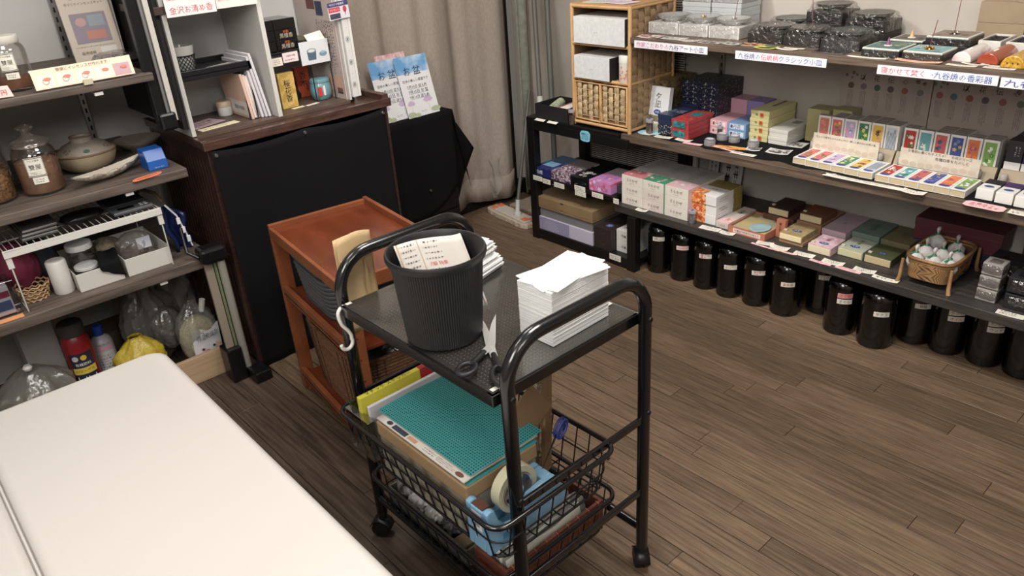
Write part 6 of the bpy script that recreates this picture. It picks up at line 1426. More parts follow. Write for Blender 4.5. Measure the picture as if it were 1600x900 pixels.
# ---------------------------------------------------------------- folded stand between shelves and cabinet
t = thing('folded_stand', (.80, 2.50, 0), 'folded pale metal stand with black corner feet leaning beside the black-draped cabinet', 'stand')
M_al = mat('pale_aluminium', (168, 164, 152), .4, .4); M_bf = mat('black_foot_plastic', (16, 16, 18), .3)
bx('foot_block', .745, .80, 2.47, 2.545, .0005, .135, M_bf, t, bevel=.006); bx('foot_block', .80, .862, 2.40, 2.49, .0005, .04, M_bf, t, bevel=.004)
G().box(-.014, .014, -.006, .006, .1, .49, Matrix.Translation((.770, 2.50, 0))).build('flat_rail', mat('beige_rail', (140, 128, 112), .5), t, bevel=.001)
G().box(-.004, .004, -.006, .006, .06, .49, Matrix.Translation((.791, 2.497, 0))).build('green_strip', mat('green_rubber', (104, 116, 80), .5), t)
G().cyl((.812, 2.49, .03), (.812, 2.49, .47), .014, n=18).build('round_rail', M_al, t, smooth=50)
bx('latch_block', .745, .835, 2.462, 2.53, .475, .53, M_bf, t, bevel=.012)
G().tube([(.745, 2.49, .50), (.72, 2.52, .52), (.73, 2.55, .60)], .006, 8).build('black_cable', M_bf, t, smooth=60)
bx('latch_block', .748, .80, 2.505, 2.56, .93, .985, M_bf, t, bevel=.008)
g = G()
bx('dark_frame', .745, .775, 2.52, 2.55, .96, 1.9, M_bf, t, bevel=.003)
bx('silver_frame', .777, .785, 2.515, 2.535, .955, 1.9, mat('grey_aluminium', (150, 150, 150), .35, .7), t, bevel=.001)
bx('pale_frame', .790, .806, 2.515, 2.55, .955, 1.9, mat('ivory_frame', (186, 182, 172), .5), t, bevel=.001)
bx('dark_frame', .808, .816, 2.512, 2.55, .95, 1.9, M_bf, t, bevel=.001)
# ================================================================ black-draped cabinet
M_dkw = mat('dark_reddish_wood', (44, 28, 24), .35, col2=(70, 44, 36), ns=6, st=(2, 2, 20), det=6, coat=.25)
M_dkh = mat('dark_reddish_wood_flat', (58, 38, 32), .3, col2=(88, 60, 50), ns=5, st=(2, 18, 18), det=6, coat=.35)
t = thing('tall_cabinet', (1.22, 2.8, 0), 'dark wooden lattice-sided cabinet covered at the front with black cloth', 'cabinet')
CX0, CX1, CY0, CY1, CZ = .866, 1.578, 2.512, 3.06, .862
for x, y in ((CX0, CY0), (CX1-.03, CY0), (CX0, CY1-.03), (CX1-.03, CY1-.03)): bx('corner_post', x, x+.03, y, y+.03, 0, CZ-.02, M_dkw, t, bevel=.002)
bx('top_board', CX0-.01, CX1+.01, CY0-.008, CY1, CZ-.02, CZ, M_dkh, t, bevel=.003)
bx('front_lip', CX0-.012, CX1+.012, CY0-.016, CY0+.0, CZ-.022, CZ+.008, M_dkh, t, bevel=.002)
bx('side_lip', CX0-.012, CX0+.008, CY0, CY1, CZ, CZ+.010, M_dkh, t, bevel=.002)
bx('side_lip', CX1-.015, CX1+.012, CY0, CY1, CZ, CZ+.022, M_dkh, t, bevel=.002)
for z0, z1 in ((.02, .06), (.42, .45), (.80, .842)): bx('side_rail', CX0+.002, CX0+.024, CY0+.03, CY1-.03, z0, z1, M_dkw, t, bevel=.001)
for k in range(17): bx('lattice_slat', CX0+.004, CX0+.018, CY0+.045+k*.028, CY0+.056+k*.028, .06, .80, M_dkw, t, bevel=.001, seg=1)
bx('inner_panel', CX0+.022, CX0+.026, CY0+.03, CY1-.03, .02, .842, mat('matte_black_card', (26, 24, 26), .6), t, bevel=0)
for side in (CX1-.024,): bx('side_panel', side, side+.02, CY0+.03, CY1-.03, .02, .842, M_dkw, t)
bx('back_panel', CX0+.03, CX1-.03, CY1-.02, CY1-.01, .02, .842, M_dkw, t, bevel=0)
g = G()
def drape(u, v):
    x = CX0+.006+(CX1-CX0-.03)*u; z = .838-.835*v
    sag = .012*abs(math.sin(u*math.pi*2))*(1-v)**4
    wv = .006*math.sin(u*21+1.2*v)*v+.004*math.sin(u*43+v*3)*v+.010*math.sin(u*9+2+v*2)*v**.6
    return (x, CY0-.013-.006-wv*.9-.006*v, z-sag)
g.grid(80, 30, drape)
o = g.build('black_drape', M_cloth, None, smooth=70, solid=.0012, label='wide black cloth pinned across the front of the tall dark cabinet', cat='cloth')
for u in (.02, .5, .985):
    p = drape(u, .018); G().lathe([(.001, -.004), (.007, -.003), (.007, 0), (.001, .002)], (0, 0, 0), 14)
    G().cyl((p[0], p[1]-.001, p[2]), (p[0], p[1]-.006, p[2]), .007, .005, 14).build('drape_pin', M_metal, o, smooth=40)

# white open cube unit on top
M_unit = mat('white_melamine', (196, 194, 188), .45); M_unitb = mat('white_back_panel', (200, 200, 198), .6, bump=.15, bs=10)
t = thing('cube_shelf', (1.185, 2.72, CZ), 'white open two-bay shelf unit standing on the dark cabinet', 'shelf')
UZ = CZ+.012; UT = 1.62; UY0, UY1 = 2.585, 2.90
for x0, x1 in ((.858, .872), (1.172, 1.188), (1.468, 1.476)): bx('side_panel', x0, x1, UY0, UY1, UZ, UT, M_unit, t, bevel=.001)
bx('base_panel', .872, 1.468, UY0, UY1, CZ+.0005, UZ, mat('dark_walnut_board', (74, 58, 50), .45, col2=(96, 76, 66), ns=5, st=(1.5, 18, 1)), t, bevel=.0005)
bx('back_panel', .858, 1.476, UY1, UY1+.006, UZ, UT, M_unitb, t, bevel=0); bx('top_panel', .858, 1.476, UY0, UY1, UT, UT+.015, M_unit, t)
bx('dark_ledge', .835, .875, 2.58, 2.90, 1.262, 1.285, mat('dark_walnut_board', (74, 58, 50), .45), t, bevel=.001)
bx('shelf_panel', .872, 1.172, UY0+.02, UY1, 1.30, 1.312, M_unit, t)
# patterned tall cards at the right end
t = thing('patterned_panel', (1.49, 2.62, CZ), 'narrow white board with grey flower crests at the right end of the unit', 'panel')
bx('panel_front', 1.478, 1.502, 2.575, 2.60, CZ+.022, 1.42, paint((206, 206, 204)), t, bevel=.001)
bx('panel_side', 1.503, 1.513, 2.575, 2.86, CZ+.022, 1.42, paint((214, 212, 206)), t, bevel=.001)
g = G()
for k in range(5):
    z = .93+k*.082
    for i in range(6): a = i*math.pi/3; g.tube([(1.490+.0045*math.cos(a)+.0035*math.cos(b), 2.5745, z+.0065*math.sin(a)+.0045*math.sin(b)) for b in [j/8*2*math.pi for j in range(8)]], .0005, 4, closed=True)
    disc(g, (1.490, 2.5744, z), RX, RZ, .003, .003, 8); disc(g, (1.490, 2.5744, z+.041), RX, RZ, .0012, .0012, 6)
g.build('crest_print', paint((120, 120, 120)), t)
t = thing('printed_board', (1.46, 2.74, CZ), 'printed advertising board lining the right inner side of the white shelf unit', 'board')
g = G().box(1.462, 1.466, 2.60, 2.88, UZ+.001, 1.44); o_ = g.build('board', paint((186, 170, 162)), t)
g = G()
for (y, z, w_, h_, c) in ((2.76, 1.22, .06, .05, (110, 60, 60)), (2.70, 1.20, .05, .05, (50, 56, 90)), (2.66, 1.31, .1, .08, (150, 146, 142)), (2.66, .93, .1, .06, (206, 160, 140))):
    g.use(paint(c)); rect(g, (1.4612, y, z), -RY, RZ, w_, h_)
g.build('printed_blocks', None, t)
g = G(); scribble(g, (1.461, 2.68, 1.06), -RY, RZ, .12, .2, 9, 4, True); g.build('lettering', INK(), t)
g = G()
for k in range(14): rect(g, (1.461, 2.655-.0028*k, .905), -RY, RZ, .0012+.0006*(k % 3), .022)
g.build('barcode', INK(), t)
# signs along the top
def hang(x0, x1, z0, z1, y, col, lab, tilt=0, name='shelf_sign'):
    T = Matrix.Translation(((x0+x1)/2, y, (z0+z1)/2)) @ Matrix.Rotation(tilt, 4, 'Y')
    w_, h_ = x1-x0, z1-z0
    o = G().box(-w_/2, w_/2, -.0008, .0008, -h_/2, h_/2, T).build(name, paint(col), None, label=lab, cat='sign' if name == 'shelf_sign' else 'card')
    R3 = T.to_3x3()
    return o, (lambda a, b, e=.0012: T @ Vector((a*w_, -e, b*h_))), R3 @ RX, R3 @ RZ, w_, h_
o, P, r_, u, W, H = hang(.868, 1.028, 1.252, 1.335, 2.566, (226, 220, 220), 'white sign with large red writing at the top left of the white shelf unit')
g = G(); put_text(g, '金沢お清め香', P(0, -.28), r_, u, w=W*.86); put_text(g, '和風の香りアイテム', P(0, .16), r_, u, w=W*.9); g.build('lettering', paint((196, 84, 84)), o)
o, P, r_, u, W, H = hang(1.030, 1.168, 1.258, 1.335, 2.566, (236, 214, 206), 'pale pink sign with small red print beside the large red writing')
g = G(); put_text(g, '清浄・華やかでやさしい香り\n金沢の伝統をお部屋に', P(0, -.1), r_, u, w=W*.9); g.build('lettering', paint((190, 90, 84)), o)
o, P, r_, u, W, H = hang(1.425, 1.510, 1.168, 1.228, 2.568, (206, 200, 210), 'small navy and white sales card on the right edge of the white shelf unit', -.05)
g = G(); g.use(paint((60, 58, 110))); rect(g, P(0, .36), r_, u, W, H*.28); g.use(paint((196, 60, 70))); rect(g, P(-.2, .06), r_, u, W*.55, H*.26); g.use(paint((60, 60, 84))); rect(g, P(-.2, -.3), r_, u, W*.5, H*.3); g.use(paint((190, 60, 76))); disc(g, P(.3, .02), r_, u, .008, .011); rect(g, P(.3, -.2), r_, u, .003, .014)
g.build('printed_blocks', None, o); g = G(); put_text(g, '今だけの特典付', P(-.05, .36, .0016), r_, u, w=W*.7); put_text(g, 'プレゼント', P(-.2, .06, .0016), r_, u, w=W*.45); g.build('lettering', WHITE(), o)
# left bay
t = thing('black_tray_stand', (1.05, 2.72, UZ), 'black tray on thin legs dividing the left bay of the white unit', 'tray')
M_bt = mat('satin_black_plastic', (22, 21, 28), .35)
bx('tray_floor', .878, 1.128, 2.625, 2.86, 1.058, 1.062, M_bt, t)
for a in ((.878, 1.128, 2.625, 2.630), (.878, 1.128, 2.855, 2.86), (.878, .883, 2.63, 2.855), (1.123, 1.128, 2.63, 2.855)): bx('tray_rim', a[0], a[1], a[2], a[3], 1.045, 1.078, M_bt, t, bevel=.002)
for x in (.884, 1.118, 1.09):
    G().cyl((x, 2.635 if x != 1.09 else 2.64, UZ), (x, 2.635 if x != 1.09 else 2.64, 1.06), .0025, n=8).build('leg', M_bt, t)
G().tube([(1.09, 2.64, UZ+.003), (1.118, 2.635, UZ+.003)], .0025, 6).build('foot_bar', M_bt, t)
t = thing('white_cup', (.945, 2.74, 1.0625), 'white ceramic cup in a black lattice sleeve on the black tray', 'cup')
G().lathe([(.026, 0), (.031, .004), (.036, .05), (.041, .082), (.039, .0825), (.034, .05), (.001, .02)], (.945, 2.74, 1.0625), 32).build('cup_body', mat('white_porcelain', (204, 202, 196), .2, coat=.4), t, smooth=50)
g = G()
for k in range(18):
    for s in (1, -1):
        g.tube([(.945+(.0345+.004*v)*math.cos(k/18*2*math.pi+s*v*1.1), 2.74+(.0345+.004*v)*math.sin(k/18*2*math.pi+s*v*1.1), 1.065+.048*v) for v in (0, .33, .66, 1)], .0012, 4)
g.build('lattice_sleeve', M_bt, t, kind='stuff'); G().tube([(.945+.0390*math.cos(a), 2.74+.0390*math.sin(a), 1.1135) for a in [i/24*2*math.pi for i in range(24)]], .002, 6, closed=True).build('sleeve_rim', M_bt, t, smooth=60)
T = Matrix.Translation((1.05, 2.70, 1.0655)) @ Matrix.Rotation(.25, 4, 'Z')
G().box(-.045, .045, -.018, .018, 0, .001, T).build('paper_note', paint((186, 184, 168)), None, label='folded paper note lying on the black tray', cat='card')
t = thing('round_tub', (1.068, 2.80, UZ), 'small round white tub with a cream lid in the left bay', 'tub')
G().lathe([(.024, 0), (.026, .003), (.026, .034)], (1.068, 2.80, UZ+.0005), 32).build('tub_body', mat('milky_white', (214, 214, 210), .4), t, smooth=50)
G().lathe([(.027, .032), (.0275, .034), (.0275, .050), (.025, .053)], (1.068, 2.80, UZ+.0005), 32).build('tub_lid', mat('cream_lid', (200, 178, 150), .4), t, smooth=40)
for (x, y, w_, d_, rz, col, lab) in ((.955, 2.74, .13, .09, .3, (186, 160, 166), 'pinkish printed leaflet lying at the back of the left bay'), (.978, 2.655, .145, .04, .12, (226, 214, 176), 'long cream slip lying at the front of the left bay'), (1.285, 2.655, .05, .018, .1, (226, 218, 186), 'small cream slip in front of the yellow box'), (1.345, 2.655, .055, .016, .2, (228, 222, 200), 'small cream slip in front of the teal jar')):
    T = Matrix.Translation((x, y, UZ+.0008)) @ Matrix.Rotation(rz, 4, 'Z')
    o = G().box(-w_/2, w_/2, -d_/2, d_/2, 0, .001, T).build('paper_slip', paint(col), None, label=lab, cat='card')
    g = G(); scribble(g, T @ Vector((0, 0, .0014)), T.to_3x3() @ RX, T.to_3x3() @ RY, w_*.8, d_*.6, 2, int(x*100)); g.build('lettering', paint((110, 90, 80)), o)
# standing envelopes and folders
for k in range(6):
    x0 = 1.095+.0115*k; h = [.16, .155, .15, .20, .215, .225][k]; col = [(212, 176, 156), (222, 200, 186), (226, 214, 206), (204, 200, 204), (196, 192, 198), (206, 202, 206)][k]
    d = [.0, .004, .008, -.004, -.01, -.014][k]
    T = Matrix.Translation((x0, 2.635+d, UZ+.001)) @ Matrix.Rotation(-.09-.01*k, 4, 'Y')
    o = G().box(0, .009, 0, .19, 0, h, T).build('paper_folder', paint(col), None, bevel=.001, label='%s folder of the standing row in the left bay, %s' % (['first', 'second', 'third', 'fourth', 'fifth', 'last'][k], ['salmon coloured', 'pale salmon', 'cream', 'short grey-white', 'grey-white', 'tallest grey-white, against the partition'][k]), cat='folder', group='folders standing in the left bay')
    if k == 0:
        g = G(); rect(g, T @ Vector((-.0008, .095, .035)), -RY, T.to_3x3() @ RZ, .18, .05); g.build('white_band', paint((214, 206, 200)), o)
        g = G(); put_text(g, '金沢の和香', T @ Vector((-.0014, .08, .035)), -RY, T.to_3x3() @ RZ, w=.08); g.build('lettering', INK(), o)
# right bay
t = thing('wire_shelf', (1.32, 2.74, UZ), 'black wire shelf on thin legs in the right bay of the white unit', 'shelf')
bx('mesh_floor', 1.195, 1.458, 2.66, 2.86, 1.066, 1.070, M_bt, t); G().tube([(1.195, 2.66, 1.075), (1.458, 2.66, 1.075), (1.458, 2.86, 1.075), (1.195, 2.86, 1.075)], .003, 6, closed=True).build('shelf_rim', M_bt, t, smooth=60)
for x in (1.205, 1.372, 1.452): G().cyl((x, 2.665, UZ), (x, 2.665, 1.07), .0022, n=8).build('leg', M_bt, t)
M_gb = mat('gloss_black_box', (16, 15, 17), .2, coat=.4)
for (x0, k, lab) in ((1.20, 0, 'bottom left'), (1.20, 1, 'middle left'), (1.20, 2, 'top left'), (1.262, 0, 'bottom right'), (1.262, 1, 'middle right'), (1.262, 2, 'top right')):
    z0 = 1.0785+.036*k; wd = .060 if x0 < 1.25 else .085
    b = carton('incense_box', '%s glossy black box of the block on the black wire shelf' % lab, 'box', x0, x0+wd, 2.68, 2.80, z0, z0+.0355, M_gb, 'glossy black boxes on the wire shelf')
    if k < 2 and wd > .07: b.text('S', .5, .42, '黒檀香', paint((176, 160, 140)), w=.6); b.text('S', .5, .78, '特製', paint((206, 90, 40)), w=.25)
T = Matrix.Translation((1.412, 2.668, 1.10)) @ Matrix.Rotation(-.12, 4, 'Y') @ Matrix.Rotation(-.7, 4, 'X')
o = G().box(-.034, .034, -.0006, .0006, -.022, .028, T).build('price_card', paint((226, 216, 196)), None, label='blank cream card lying tilted above the picture card of the lidded cup', cat='card')
crumple('leaf_bundle', (1.375, 2.76, 1.076), .04, .03, .018, mat('dry_leaves', (92, 88, 66), .9), 'small dried leaf bundle beside the black boxes', 'bundle', 31)
o, P, r_, u, W, H = hang(1.262, 1.322, 1.040, 1.074, 2.654, (226, 206, 204), 'pink price card left of the picture card on the wire shelf', 0, 'price_card')
g = G(); put_text(g, '玉響香 各種', P(0, .15), r_, u, w=W*.6); scribble(g, P(0, -.25), r_, u, W*.8, H*.3, 1, 3); g.build('lettering', paint((120, 60, 70)), o)
o, P, r_, u, W, H = hang(1.212, 1.258, 1.034, 1.062, 2.654, (232, 220, 206), 'cream price card at the left end of the wire shelf', 0, 'price_card'); g = G(); scribble(g, P(0, 0), r_, u, W*.8, H*.7, 3, 5); g.build('lettering', INK(), o)
o, P, r_, u, W, H = hang(1.330, 1.447, 1.018, 1.100, 2.650, (206, 208, 212), 'picture card showing a blue lidded cup, hanging on the wire shelf', 0, 'picture_card')
g = G(); g.use(paint((70, 96, 116))); g.add([P(-.27, .06, .0014), P(-.25, -.32, .0014), P(.02, -.32, .0014), P(.05, .06, .0014)], [(0, 1, 2, 3)]); g.use(paint((120, 146, 160))); disc(g, P(-.11, .08, .0016), r_, u, .0195, .008); g.use(paint((214, 208, 196))); disc(g, P(-.11, .08, .0018), r_, u, .014, .005)
g.use(paint((110, 140, 160))); disc(g, P(.28, -.12, .0014), r_, u, .016, .009); g.use(paint((150, 172, 186))); disc(g, P(.28, -.04, .0016), r_, u, .009, .005); g.build('cup_picture', None, o)
b = carton('incense_box', 'mustard yellow box with black brush writing in the right bay', 'box', 1.236, 1.300, 2.675, 2.695, UZ+.0005, UZ+.128, mat('mustard_paper', (206, 170, 88), .5, col2=(186, 148, 66), ns=40, lo=.5, hi=.55))
b.text('S', .5, .5, vert('桜花香'), INK(), h=.62)
t = thing('teal_jar', (1.425, 2.70, UZ), 'small teal blue glazed jar with lid and red label in the right bay', 'jar')
M_tj = mat('teal_glaze_light', (104, 150, 160), .25, coat=.4); jc = (1.418, 2.71, UZ+.0005)
G().lathe([(.030, 0), (.034, .003), (.040, .022), (.041, .04), (.038, .058), (.036, .064)], jc, 36).build('jar_body', M_tj, t, smooth=50)
G().lathe([(.0375, .064), (.039, .068), (.037, .076), (.030, .081), (.001, .083)], jc, 36).build('jar_lid', M_tj, t, smooth=40)
L_ = wraplabel(t, jc[0], jc[1], .041, UZ+.018, UZ+.052, math.radians(238), .016, paint((190, 50, 50)), 'red_label'); wraplabel(t, jc[0], jc[1], .041, UZ+.020, UZ+.056, math.radians(262), .008, paint((220, 212, 200)), 'white_strip')
b = carton('incense_box', 'orange box behind the teal jar', 'box', 1.37, 1.425, 2.80, 2.83, UZ+.0005, UZ+.115, paint((206, 84, 48))); b.text('S', .5, .6, vert('香木'), INK(), h=.5)
G().lathe([(.001, 0), (.03, .004), (.034, .02), (.02, .045), (.004, .06)], (1.335, 2.79, UZ+.0005), 20, mod=lambda j, r, z: 1+.1*math.sin(j*1.7)).build('green_bundle', mat('dark_green_foil', (28, 46, 34), .3), None, smooth=50, label='dark green wrapped bundle between the yellow box and the teal jar', cat='bundle')
# magazines right of the unit
mg = [((190, 190, 190), .005, .26), ((214, 206, 200), .012, .21), ((170, 120, 130), .006, .22), ((186, 50, 60), .006, .20), ((206, 190, 176), .008, .20), ((150, 140, 150), .006, .17)]
x = 1.522
for k, (col, th, h) in enumerate(mg):
    T = Matrix.Translation((x, 2.65+.02*k, CZ+.001)) @ Matrix.Rotation(-.05, 4, 'Y')
    o = G().box(0, th, 0, .19, 0, h, T).build('magazine', paint(col), None, bevel=.0006, label='%s magazine standing right of the white shelf unit' % ['first grey', 'second cream', 'third mauve', 'fourth thin red', 'fifth beige', 'last short grey'][k], cat='magazine', group='magazines right of the white unit')
    g = G(); scribble(g, T @ Vector((th/2, -.0008, h*.5)), RX, T.to_3x3() @ RZ, th*.8, h*.7, 1, k, True); g.build('spine_print', paint((90, 60, 60)), o)
    x += th+.0045
G().tube([(1.578, 2.72, CZ+.022), (1.56, 2.74, 1.02), (1.585, 2.76, 1.045), (1.625, 2.80, 1.04), (1.625, 2.80, .90), (1.60, 2.80, CZ+.022)], .0025, 8).build('bookend', M_unit, None, smooth=60, label='thin white wire bookend at the right end of the magazines', cat='bookend')

# ---------------------------------------------------------------- side table with cloth and leaflets
TX0, TX1, TY0, TY1, TZ = 1.62, 2.165, 2.895, 3.045, .648
t = thing('side_cabinet', (1.9, 2.97, 0), 'narrow black drawer cabinet under the short black cloth beside the curtain', 'cabinet')
bx('cabinet_body', TX0, TX1, TY0+.004, TY1, 0, TZ-.002, M_black, t, bevel=.002)
for z0, z1 in ((.02, .16), (.17, .31), (.32, .46), (.47, .63)):
    d = bx('drawer', TX0+.006, TX1-.006, TY0-.004, TY0+.004, z0, z1, mat('black_drawer', (18, 17, 18), .35), t, bevel=.002)
g = G(); g.add([(TX0, TY0-.009, TZ+.002), (TX1, TY0-.009, TZ+.002), (TX1, TY1, TZ+.002), (TX0, TY1, TZ+.002)], [(0, 1, 2, 3)])
def hem(u): return .10+.16*u**1.2+.03*math.sin(u*7)
g.grid(36, 16, lambda u, v: (TX0+(TX1-TX0)*u, TY0-.009-.004*v*(1+math.sin(u*17)), TZ+.002-(TZ-hem(u))*v))
def side(u, v):   # triangular corner falling over the right side
    y = TY0-.009+(TY1-TY0+.009)*u; ln = .40-.30*u
    return (TX1+.004+.07*v*(1-.3*u)+.012*math.sin(u*6)*v, y, TZ+.002-ln*v)
g.grid(14, 12, side)
o = g.build('short_black_cloth', M_cloth, None, smooth=50, solid=.0012, label='short black cloth over the narrow drawer cabinet, its corner hanging to the right', cat='cloth')
G().cyl((1.985, TY0-.018, .30), (1.985, TY0-.024, .30), .007, .005, 14).build('drape_pin', M_metal, o, smooth=40)
g = G(); g.grid(8, 8, lambda u, v: (TX1+.012+.14*u*(1-v*.55)+.0*v, TY0+.02+.02*u, TZ-.03-.20*u*(1-v)-(.42-.1*u)*v)); g.build('cloth_corner', M_cloth, o, smooth=60, solid=.0012)
def leaflet(x0, y, lab, sky, txt, seed, w_=.176, h=.27, rz=.0):
    T = Matrix.Translation((x0, y, TZ+.004)) @ Matrix.Rotation(rz, 4, 'Z') @ Matrix.Rotation(-.27, 4, 'X')
    o = G().box(0, w_, 0, .002, 0, h, T).build('leaflet_stand', paint((226, 226, 228)), None, label=lab, cat='leaflet', group='festival leaflets on the short black cloth', origin=(x0, y, TZ+.004))
    R3 = T.to_3x3(); u = R3 @ RZ; r_ = R3 @ RX; P = lambda a, b, e=.0006: T @ Vector((a*w_, -e, b*h))
    m = MATS.get('sky_print_'+str(seed))
    g = G(); rect(g, P(.5, .86), r_, u, w_, h*.28); g.build('sky_print', mat('sky_blue_print', (96, 160, 214), .5, col2=(206, 222, 236), ns=9, lo=.42, hi=.62), o)
    g = G(); put_text(g, 'お 盆', P(.46, .76, .0014), r_, u, w=w_*.52); g.build('large_lettering', paint((44, 46, 70)), o)
    g = G(); put_text(g, '日本の美しい風習です', P(.5, .60, .0014), r_, u, w=w_*.8)
    for k, s in enumerate(txt): put_text(g, s, P(.5, .50-.085*k, .0014), r_, u, w=w_*.62)
    put_text(g, 'ねんごろ', P(.52, .075, .0014), r_, u, w=w_*.16)
    for k in range(3): rect(g, P(.5, .465-.085*k, .0014), r_, u, w_*.62, .0006)
    g.build('lettering', paint((60, 58, 70)), o)
    g = G(); g.use(paint((176, 186, 150))); 
    for a, b, rx in ((.12, .05, .025), (.9, .07, .03), (.3, .02, .018)): disc(g, P(a, b, .0009), r_, u, rx*.9, .012)
    for a, b, rr in ((.72, .22, .026), (.18, .2, .02)):
        g.use(paint((198, 176, 206)))
        for i in range(7):
            an = math.radians(20+i*23); disc(g, P(a, b, .001+.00005*i)+(r_*math.cos(an)+u*math.sin(an))*rr*.55, r_*math.cos(an)+u*math.sin(an), u*math.cos(an)-r_*math.sin(an), rr*.55, rr*.24, 8)
        g.use(paint((160, 176, 150))); rect(g, P(a, b-.09, .0009), r_, u, .0012, .03)
    g.build('lotus_print', None, o)
    return o
leaflet(1.935, 2.905, 'front right blue and white leaflet standing on the short black cloth', 0, ('7月13日 迎え火', '7月15日 お 盆', '7月16日 送り火'), 1)
leaflet(1.812, 2.925, 'left blue and white leaflet half hidden behind the right one', 0, ('8月13日 迎え火', '8月15日 お 盆', '8月16日 送り火'), 2)
T = Matrix.Translation((1.86, 2.955, TZ+.004)) @ Matrix.Rotation(-.2, 4, 'X')
o = G().box(0, .16, 0, .002, 0, .285, T).build('leaflet_stand', mat('pink_flower_print', (206, 140, 146), .5, col2=(226, 206, 206), ns=60), None, label='pink flowered leaflet behind the two blue ones', cat='leaflet', origin=(1.86, 2.955, TZ+.004))

# ================================================================ reddish-brown wooden cart with baskets
M_rw = mat('reddish_veneer', (96, 38, 16), .24, col2=(120, 54, 26), ns=4, st=(3, 1, 1), det=5, coat=.2); M_ow = mat('orange_brown_wood', (122, 62, 32), .4, col2=(142, 78, 44), ns=5, st=(2, 2, 2), det=5)
wc = Vector((1.043, 1.945, 0)); W2, L2 = .175, .283
t = thing('wooden_cart', wc, 'reddish-brown wooden shelf trolley with a raised rim holding two baskets', 'shelf')
def wb(name, x0, x1, y0, y1, z0, z1, m, par=None, **k): return bx(name, wc.x+x0, wc.x+x1, wc.y+y0, wc.y+y1, z0, z1, m, par or t, bevel=k.pop('bevel', .002), **k)
for sy in (-1, 1):
    for sx in (-1, 1):
        x0 = -W2 if sx < 0 else W2-.045; y0 = -L2 if sy < 0 else L2-.02
        p = wb('side_post', x0, x0+.045, y0, y0+.02, .018, .60, M_ow)
        g = G()
        for k in range(7):
            zz = .10+k*.07; yy = wc.y+(y0-.0004 if sy < 0 else y0+.0204); g.add([(wc.x+x0+.0225+.003*math.cos(a), yy, zz+.003*math.sin(a)) for a in [i/8*2*math.pi for i in range(8)]], [tuple(range(8))])
        g.build('peg_hole', INK(), p)
        G().cyl((wc.x+x0+.022, wc.y+y0+.01, 0), (wc.x+x0+.022, wc.y+y0+.01, .018), .010, n=12).build('foot', M_ow, t)
for z0 in (.065, .385):
    wb('shelf_panel', -W2, W2, -L2+.021, L2-.021, z0+.004, z0+.016, M_rw)
    for x0 in (-W2, W2-.016): wb('shelf_edge', x0, x0+.016, -L2+.021, L2-.021, z0-.002, z0+.036, M_ow)
wb('top_panel', -W2+.01, W2-.012, -L2+.012, L2-.012, .598, .618, M_rw)
wb('top_edge', -W2, -W2+.012, -L2, L2, .588, .624, M_ow); wb('top_edge', -W2, W2, L2-.014, L2, .588, .634, M_ow)
wb('top_edge', -W2, W2, -L2, -L2+.014, .588, .630, M_ow); wb('top_edge', W2-.014, W2, -L2, L2, .588, .640, M_ow)
t.rotation_euler = (0, 0, math.radians(-7))
bpy.context.view_layer.update()
def oncart(x, y, z): 
    v = Matrix.Rotation(math.radians(-7), 3, 'Z') @ Vector((x, y, 0)); return (wc.x+v.x, wc.y+v.y, z)
# grey plastic basket on the middle shelf
gb_ = thing('plastic_basket', (wc.x, wc.y+.06, .402), 'grey woven-look plastic basket on the middle shelf of the wooden cart', 'basket')
M_gp = mat('grey_basket_plastic', (84, 86, 90), .45)
def sq(cx, cy, hx_, hy_, z, n=40, e=7): return [(cx+hx_*math.copysign(abs(math.cos(a))**(2/e), math.cos(a)), cy+hy_*math.copysign(abs(math.sin(a))**(2/e), math.sin(a)), z) for a in [(i+.5)/n*2*math.pi for i in range(n)]]
cx, cy = wc.x, wc.y+.06
g = G(); g.grid(60, 10, lambda u, v: (lambda k: (cx+(.128+.018*v)*math.copysign(abs(math.cos(k))**.28, math.cos(k)), cy+(.125+.02*v)*math.copysign(abs(math.sin(k))**.28, math.sin(k)), .404+.148*v))(u*2*math.pi)); g.build('basket_wall', mat('charcoal_plastic', (34, 35, 38), .6), gb_, smooth=50)
for k in range(9):
    z = .409+.0152*k; f = (z-.404)/.148
    G().tube(sq(cx, cy, .1295+.018*f, .1265+.02*f, z, 64), .0072, 6, closed=True).build('basket_band', M_gp, gb_, smooth=60)
G().tube(sq(cx, cy, .1505, .1485, .556, 64), .0048, 8, closed=True).build('basket_rim', M_gp, gb_, smooth=60)
bx('basket_floor', cx-.12, cx+.12, cy-.12, cy+.12, .403, .406, M_gp, gb_)
gb_.rotation_euler = (0, 0, math.radians(-7))
p_ = Vector(oncart(0, .06, .402)); gb_.location = p_
crumple('dark_bundle', oncart(0, .05, .408), .10, .10, .055, mat('dark_bundle_cloth', (26, 26, 28), .8), 'dark cloth bundle inside the grey plastic basket', 'cloth', 41)
# wicker basket on the bottom shelf
wk = thing('wicker_basket', (wc.x, wc.y+.01, .082), 'brown rope-woven basket on the bottom shelf of the wooden cart', 'basket')
M_rope = mat('brown_rope', (98, 64, 42), .7, col2=(132, 90, 60), ns=120, bump=.8, bs=160, rv=.1)
cx, cy = wc.x, wc.y+.01
for k in range(21):
    z = .088+.0113*k; f = k/20
    G().tube(sq(cx, cy, .128+.016*f, .20+.02*f, z, 56, 6), .0061, 6, closed=True).build('rope_coil', M_rope, wk, smooth=60)
bx('basket_floor', cx-.12, cx+.12, cy-.19, cy+.19, .083, .087, M_rope, wk)
g = G()
for i in range(56):
    a = (i+.5)/56*2*math.pi; c_, s_ = math.cos(a), math.sin(a)
    g.tube([(cx+(.134+.016*f)*math.copysign(abs(c_)**(1/3), c_), cy+(.2065+.02*f)*math.copysign(abs(s_)**(1/3), s_), .09+.225*f) for f in (0, .5, 1)], .0012, 4)
